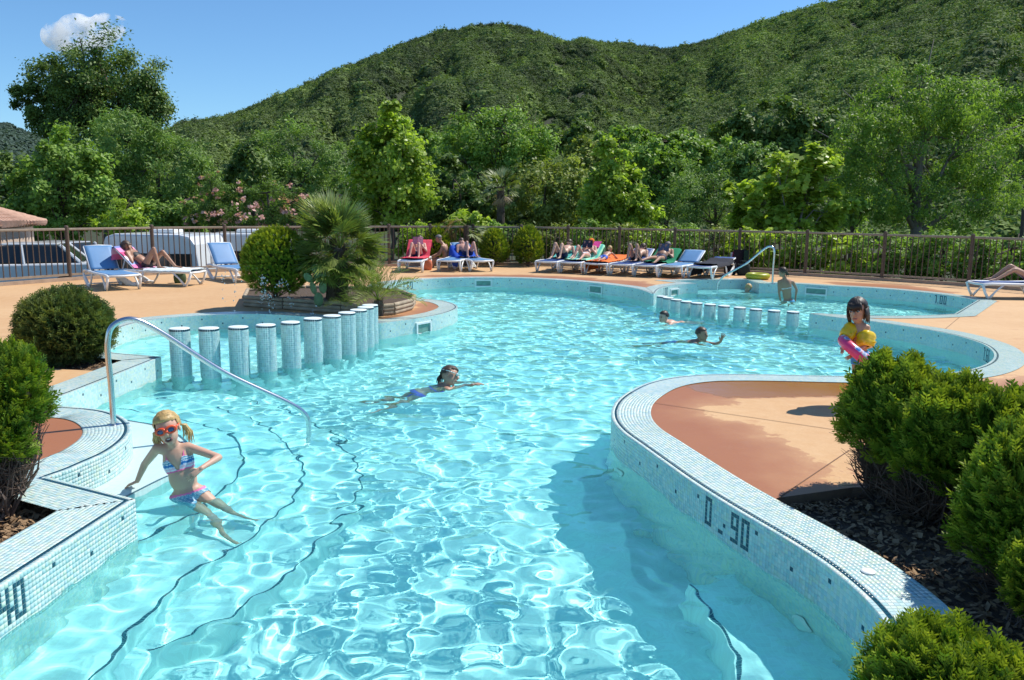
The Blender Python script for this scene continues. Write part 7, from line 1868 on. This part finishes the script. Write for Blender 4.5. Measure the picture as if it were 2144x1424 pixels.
# ---- people on the loungers; poses in the lounger's own frame
def on_lounger(lng, label, ang, s=1.0, knees=(1, 1), arms='side', skin_=S_MID, hair=H_BROWN, hstyle='short', kneeh=.42, cross=False, shift=0.0, fat=0.0, wears=(), face=1, look=None, vox=.02):
    M_ = Matrix.Translation(lng.location - Vector((0, 0, .06))) @ Matrix.Rotation(lng.rotation_euler.z, 4, 'Z'); a = R(ang); c, sn = math.cos(a), math.sin(a)
    up = Vector((-c, 0, sn)); fwd = Vector((sn, 0, c)); z0 = .385 + .095 * s
    pel = Vector((.10 + shift, 0, z0)); nk = pel + up * .50 * s + fwd * .0; hd = nk + up * .15 * s + Vector((.05, 0, .02)) * s
    L = dict(pelvis=pel, neck=nk, head=hd)
    rt = Vector((0, -1, 0))
    for i, (sd, sg) in enumerate((('R', 1), ('L', -1))):
        y = -sg * (.10 + .03 * (1 - knees[i])) * s; th = .43 * s; sh = .42 * s
        if knees[i] > 0:
            kh = kneeh * knees[i] * s; kn = pel + Vector((math.sqrt(max(.02, th * th - kh * kh)), y, kh)); dz = kn.z - .44; an = kn + Vector((math.sqrt(max(.01, sh * sh - dz * dz)), y * .3, -dz))
        else:
            kn = pel + Vector((th, y, .03)); an = kn + Vector((sh, y * .5, -.05))
        L['kn' + sd], L['an' + sd] = kn, an; L['to' + sd] = an + (Vector((.13, 0, -.01)) if knees[i] > 0 else Vector((.06, y * .6, .14))) * s
        shp = nk - up * .045 * s + rt * sg * .165 * s
        if arms == 'side': L['el' + sd] = shp + Vector((.12, -sg * .08, -.22)) * s; L['wr' + sd] = L['el' + sd] + Vector((.22, sg * .02, -.06)) * s
        elif arms == 'book': L['el' + sd] = shp + Vector((.16, -sg * .08, -.2)) * s; L['wr' + sd] = hd + Vector((.30, -sg * .07, -.10)) * s; L['ha' + sd] = L['wr' + sd] + Vector((.02, 0, .1))
        elif arms == 'face': L['el' + sd] = shp + Vector((.16, -sg * .06, -.2)) * s; L['wr' + sd] = hd + Vector((.13, -sg * .04, -.06)) * s; L['ha' + sd] = hd + Vector((.09, -sg * .02, .02)) * s
    J = {k: M_ @ v for k, v in L.items()}; J['right'] = M_.to_3x3() @ rt; J['ground'] = Vector((0, 0, lng.location.z))
    lk = M_.to_3x3() @ (look or Vector((.8, 0, -.25)))
    I = person(label, J, s, vox, skin_, hair, hstyle, face, look=lk, fat=fat)
    for w_ in wears: wear(I, *w_)
    return I, M_, L
M_PAPER = simple('book_cover', lin((45, 40, 60)), .6); M_PAGE = simple('book_pages', (.7, .68, .62), .8)
def book(M_, L, label, mat=None):
    c = M_ @ ((L['wrR'] + L['wrL']) / 2 + Vector((.03, 0, .07))); e = empty('book', c, math.atan2((M_.to_3x3() @ Vector((1, 0, 0))).y, (M_.to_3x3() @ Vector((1, 0, 0))).x), label, 'book')
    for sg in (1, -1):
        mb = MB(); mb.box((.0, sg * .075, 0), (.012, .15, .22), Matrix.Rotation(R(sg * 14), 3, 'Z') @ Matrix.Rotation(R(-22), 3, 'Y')); mb.build('cover', mat or M_PAPER, e)
        mb = MB(); mb.box((-.013, sg * .072, 0), (.012, .135, .205), Matrix.Rotation(R(sg * 14), 3, 'Z') @ Matrix.Rotation(R(-22), 3, 'Y')); mb.build('pages', M_PAGE, e)
on_lounger(L2, 'woman in a black bikini lying with bent knees on the pink towel lounger', 36, .98, (1, .8), 'face', S_TAN, H_BROWN, 'long', .36, wears=(('bikini_top', bra, M_BLACKSW, .008), ('bikini_bottom', brief, M_BLACKSW, .008)), vox=.016, face=1)
I_, M_, L_ = on_lounger(L4, 'person reading with knees up on the red towel lounger', 38, .95, (.95, .95), 'book', S_PINK, H_BROWN, 'short', .34, wears=(('swimsuit', brief, M_NAVYSW, .008),)); book(M_, L_, 'pale book held up by the person on the red towel', simple('red_cover', lin((190, 120, 140)), .6))
on_lounger(L6, 'person with both knees up on the blue towel lounger by the young palm', 30, .95, (1, .95), 'face', S_PINK, H_BROWN, 'short', .36, wears=(('shorts', trunks(.4), M_NAVYSW, .01),), face=0)
on_lounger(L7, 'person in sunglasses with knees up on the first lounger of the right group', 27, 1.0, (1, .95), 'side', S_FAIR, H_BROWN, 'short', .33, wears=(('shorts', trunks(.4), M_NAVYSW, .01),))
I_, M_, L_ = on_lounger(L8, 'reader in an orange cap leaning against the mint towel', 32, .97, (.9, .2), 'book', S_PINK, H_BROWN, 'short', .32, wears=(('swimsuit', brief, M_WHITESW, .008),)); book(M_, L_, 'dark book held by the reader in the orange cap')
fr, hd, q = I_['fr'], I_['hd'] - I_['base'], I_['q']; mb = MB(); mb.ell(hd + fr @ Vector((0, -.012, .05)) * q, (.09 * q, .105 * q, .075 * q), fr, 16, 10); mb.tube([hd + fr @ Vector((0, .06, .055)) * q, hd + fr @ Vector((0, .17, .045)) * q], [.07 * q, .05 * q], 10, flat=(1, .12)); mb.build('cap', plain('orange_cap', (225, 120, 40)), I_['root'], True)
on_lounger(L10, 'person with two tanned raised knees on the fourth lounger of the right group', 22, .98, (1, 1), 'face', S_MID, H_BROWN, 'long', .36, wears=(('swimsuit', brief, M_BLACKSW, .008),))
I_, M_, L_ = on_lounger(L11, 'grey haired man reading on the green towel, legs stretched out', 26, 1.03, (0, .1), 'book', S_TAN, H_GREY, 'shaved', .4, fat=.5, wears=(('swim_trunks', trunks(.3), M_NAVYSW, .01),)); book(M_, L_, 'book held by the grey haired man on the green towel', simple('grey_cover', lin((90, 90, 110)), .6))
on_lounger(L14, 'person cut by the right edge, lying with bent legs on the right lounger', 24, 1.0, (.75, .55), 'side', S_MID, H_BROWN, 'short', .30, wears=(('swimsuit', brief, M_NAVYSW, .008),), shift=.08)
# child lying on its belly on the third lounger
M_ = Matrix.Translation(L9.location - Vector((0, 0, .06))) @ Matrix.Rotation(L9.rotation_euler.z, 4, 'Z'); s = .68
Lc = dict(pelvis=(.62, 0, .49), neck=(.26, 0, .60), head=(.14, 0, .70), elR=(.08, .2, .44), elL=(.08, -.2, .44), wrR=(-.06, .1, .45), wrL=(-.06, -.1, .45), knR=(.92, .07, .45), knL=(.92, -.07, .45), anR=(1.18, .08, .46), anL=(1.18, -.08, .46), toR=(1.27, .09, .43), toL=(1.27, -.09, .43))
J = {k: M_ @ Vector(v) for k, v in Lc.items()}; J['right'] = M_.to_3x3() @ Vector((0, 1, 0)); J['ground'] = Vector((0, 0, 0))
ch_ = person('fair haired child in blue trunks lying on its belly on the orange towel', J, s, .016, S_MID, H_BLOND, 'short', 0, hs=1.15, look=M_.to_3x3() @ Vector((-1, 0, .0))); wear(ch_, 'swim_trunks', trunks(.5), M_BLUESW, .01)
# man sitting on the edge of a lounger, facing left
ym = P(935, 560, 0).y
J = dict(ground=Vector((0, 0, 0)), pelvis=PD(938, 545, ym), neck=PD(929, 512, ym), head=PD(918, 500, ym), right=Vector((.25, .97, 0)), elR=PD(917, 531, ym + .2), elL=PD(921, 533, ym - .18), wrR=PD(903, 537, ym + .08), wrL=PD(903, 539, ym - .1), knR=PD(906, 542, ym + .12), knL=PD(909, 545, ym - .14), anR=PD(902, 563, ym + .1), anL=PD(905, 565, ym - .14), toR=PD(893, 565, ym + .1), toL=PD(896, 567, ym - .15))
mn = person('bare-chested man with shaved hair sitting bent forward on a lounger edge', J, 1.0, .018, S_TAN, H_GREY, 'shaved', 1, look=Vector((-.9, -.2, -.35)), fat=.2); wear(mn, 'swim_trunks', trunks(.45), M_NAVYSW, .012)
for _o in recv: _o.cycles.is_caustics_receiver = True
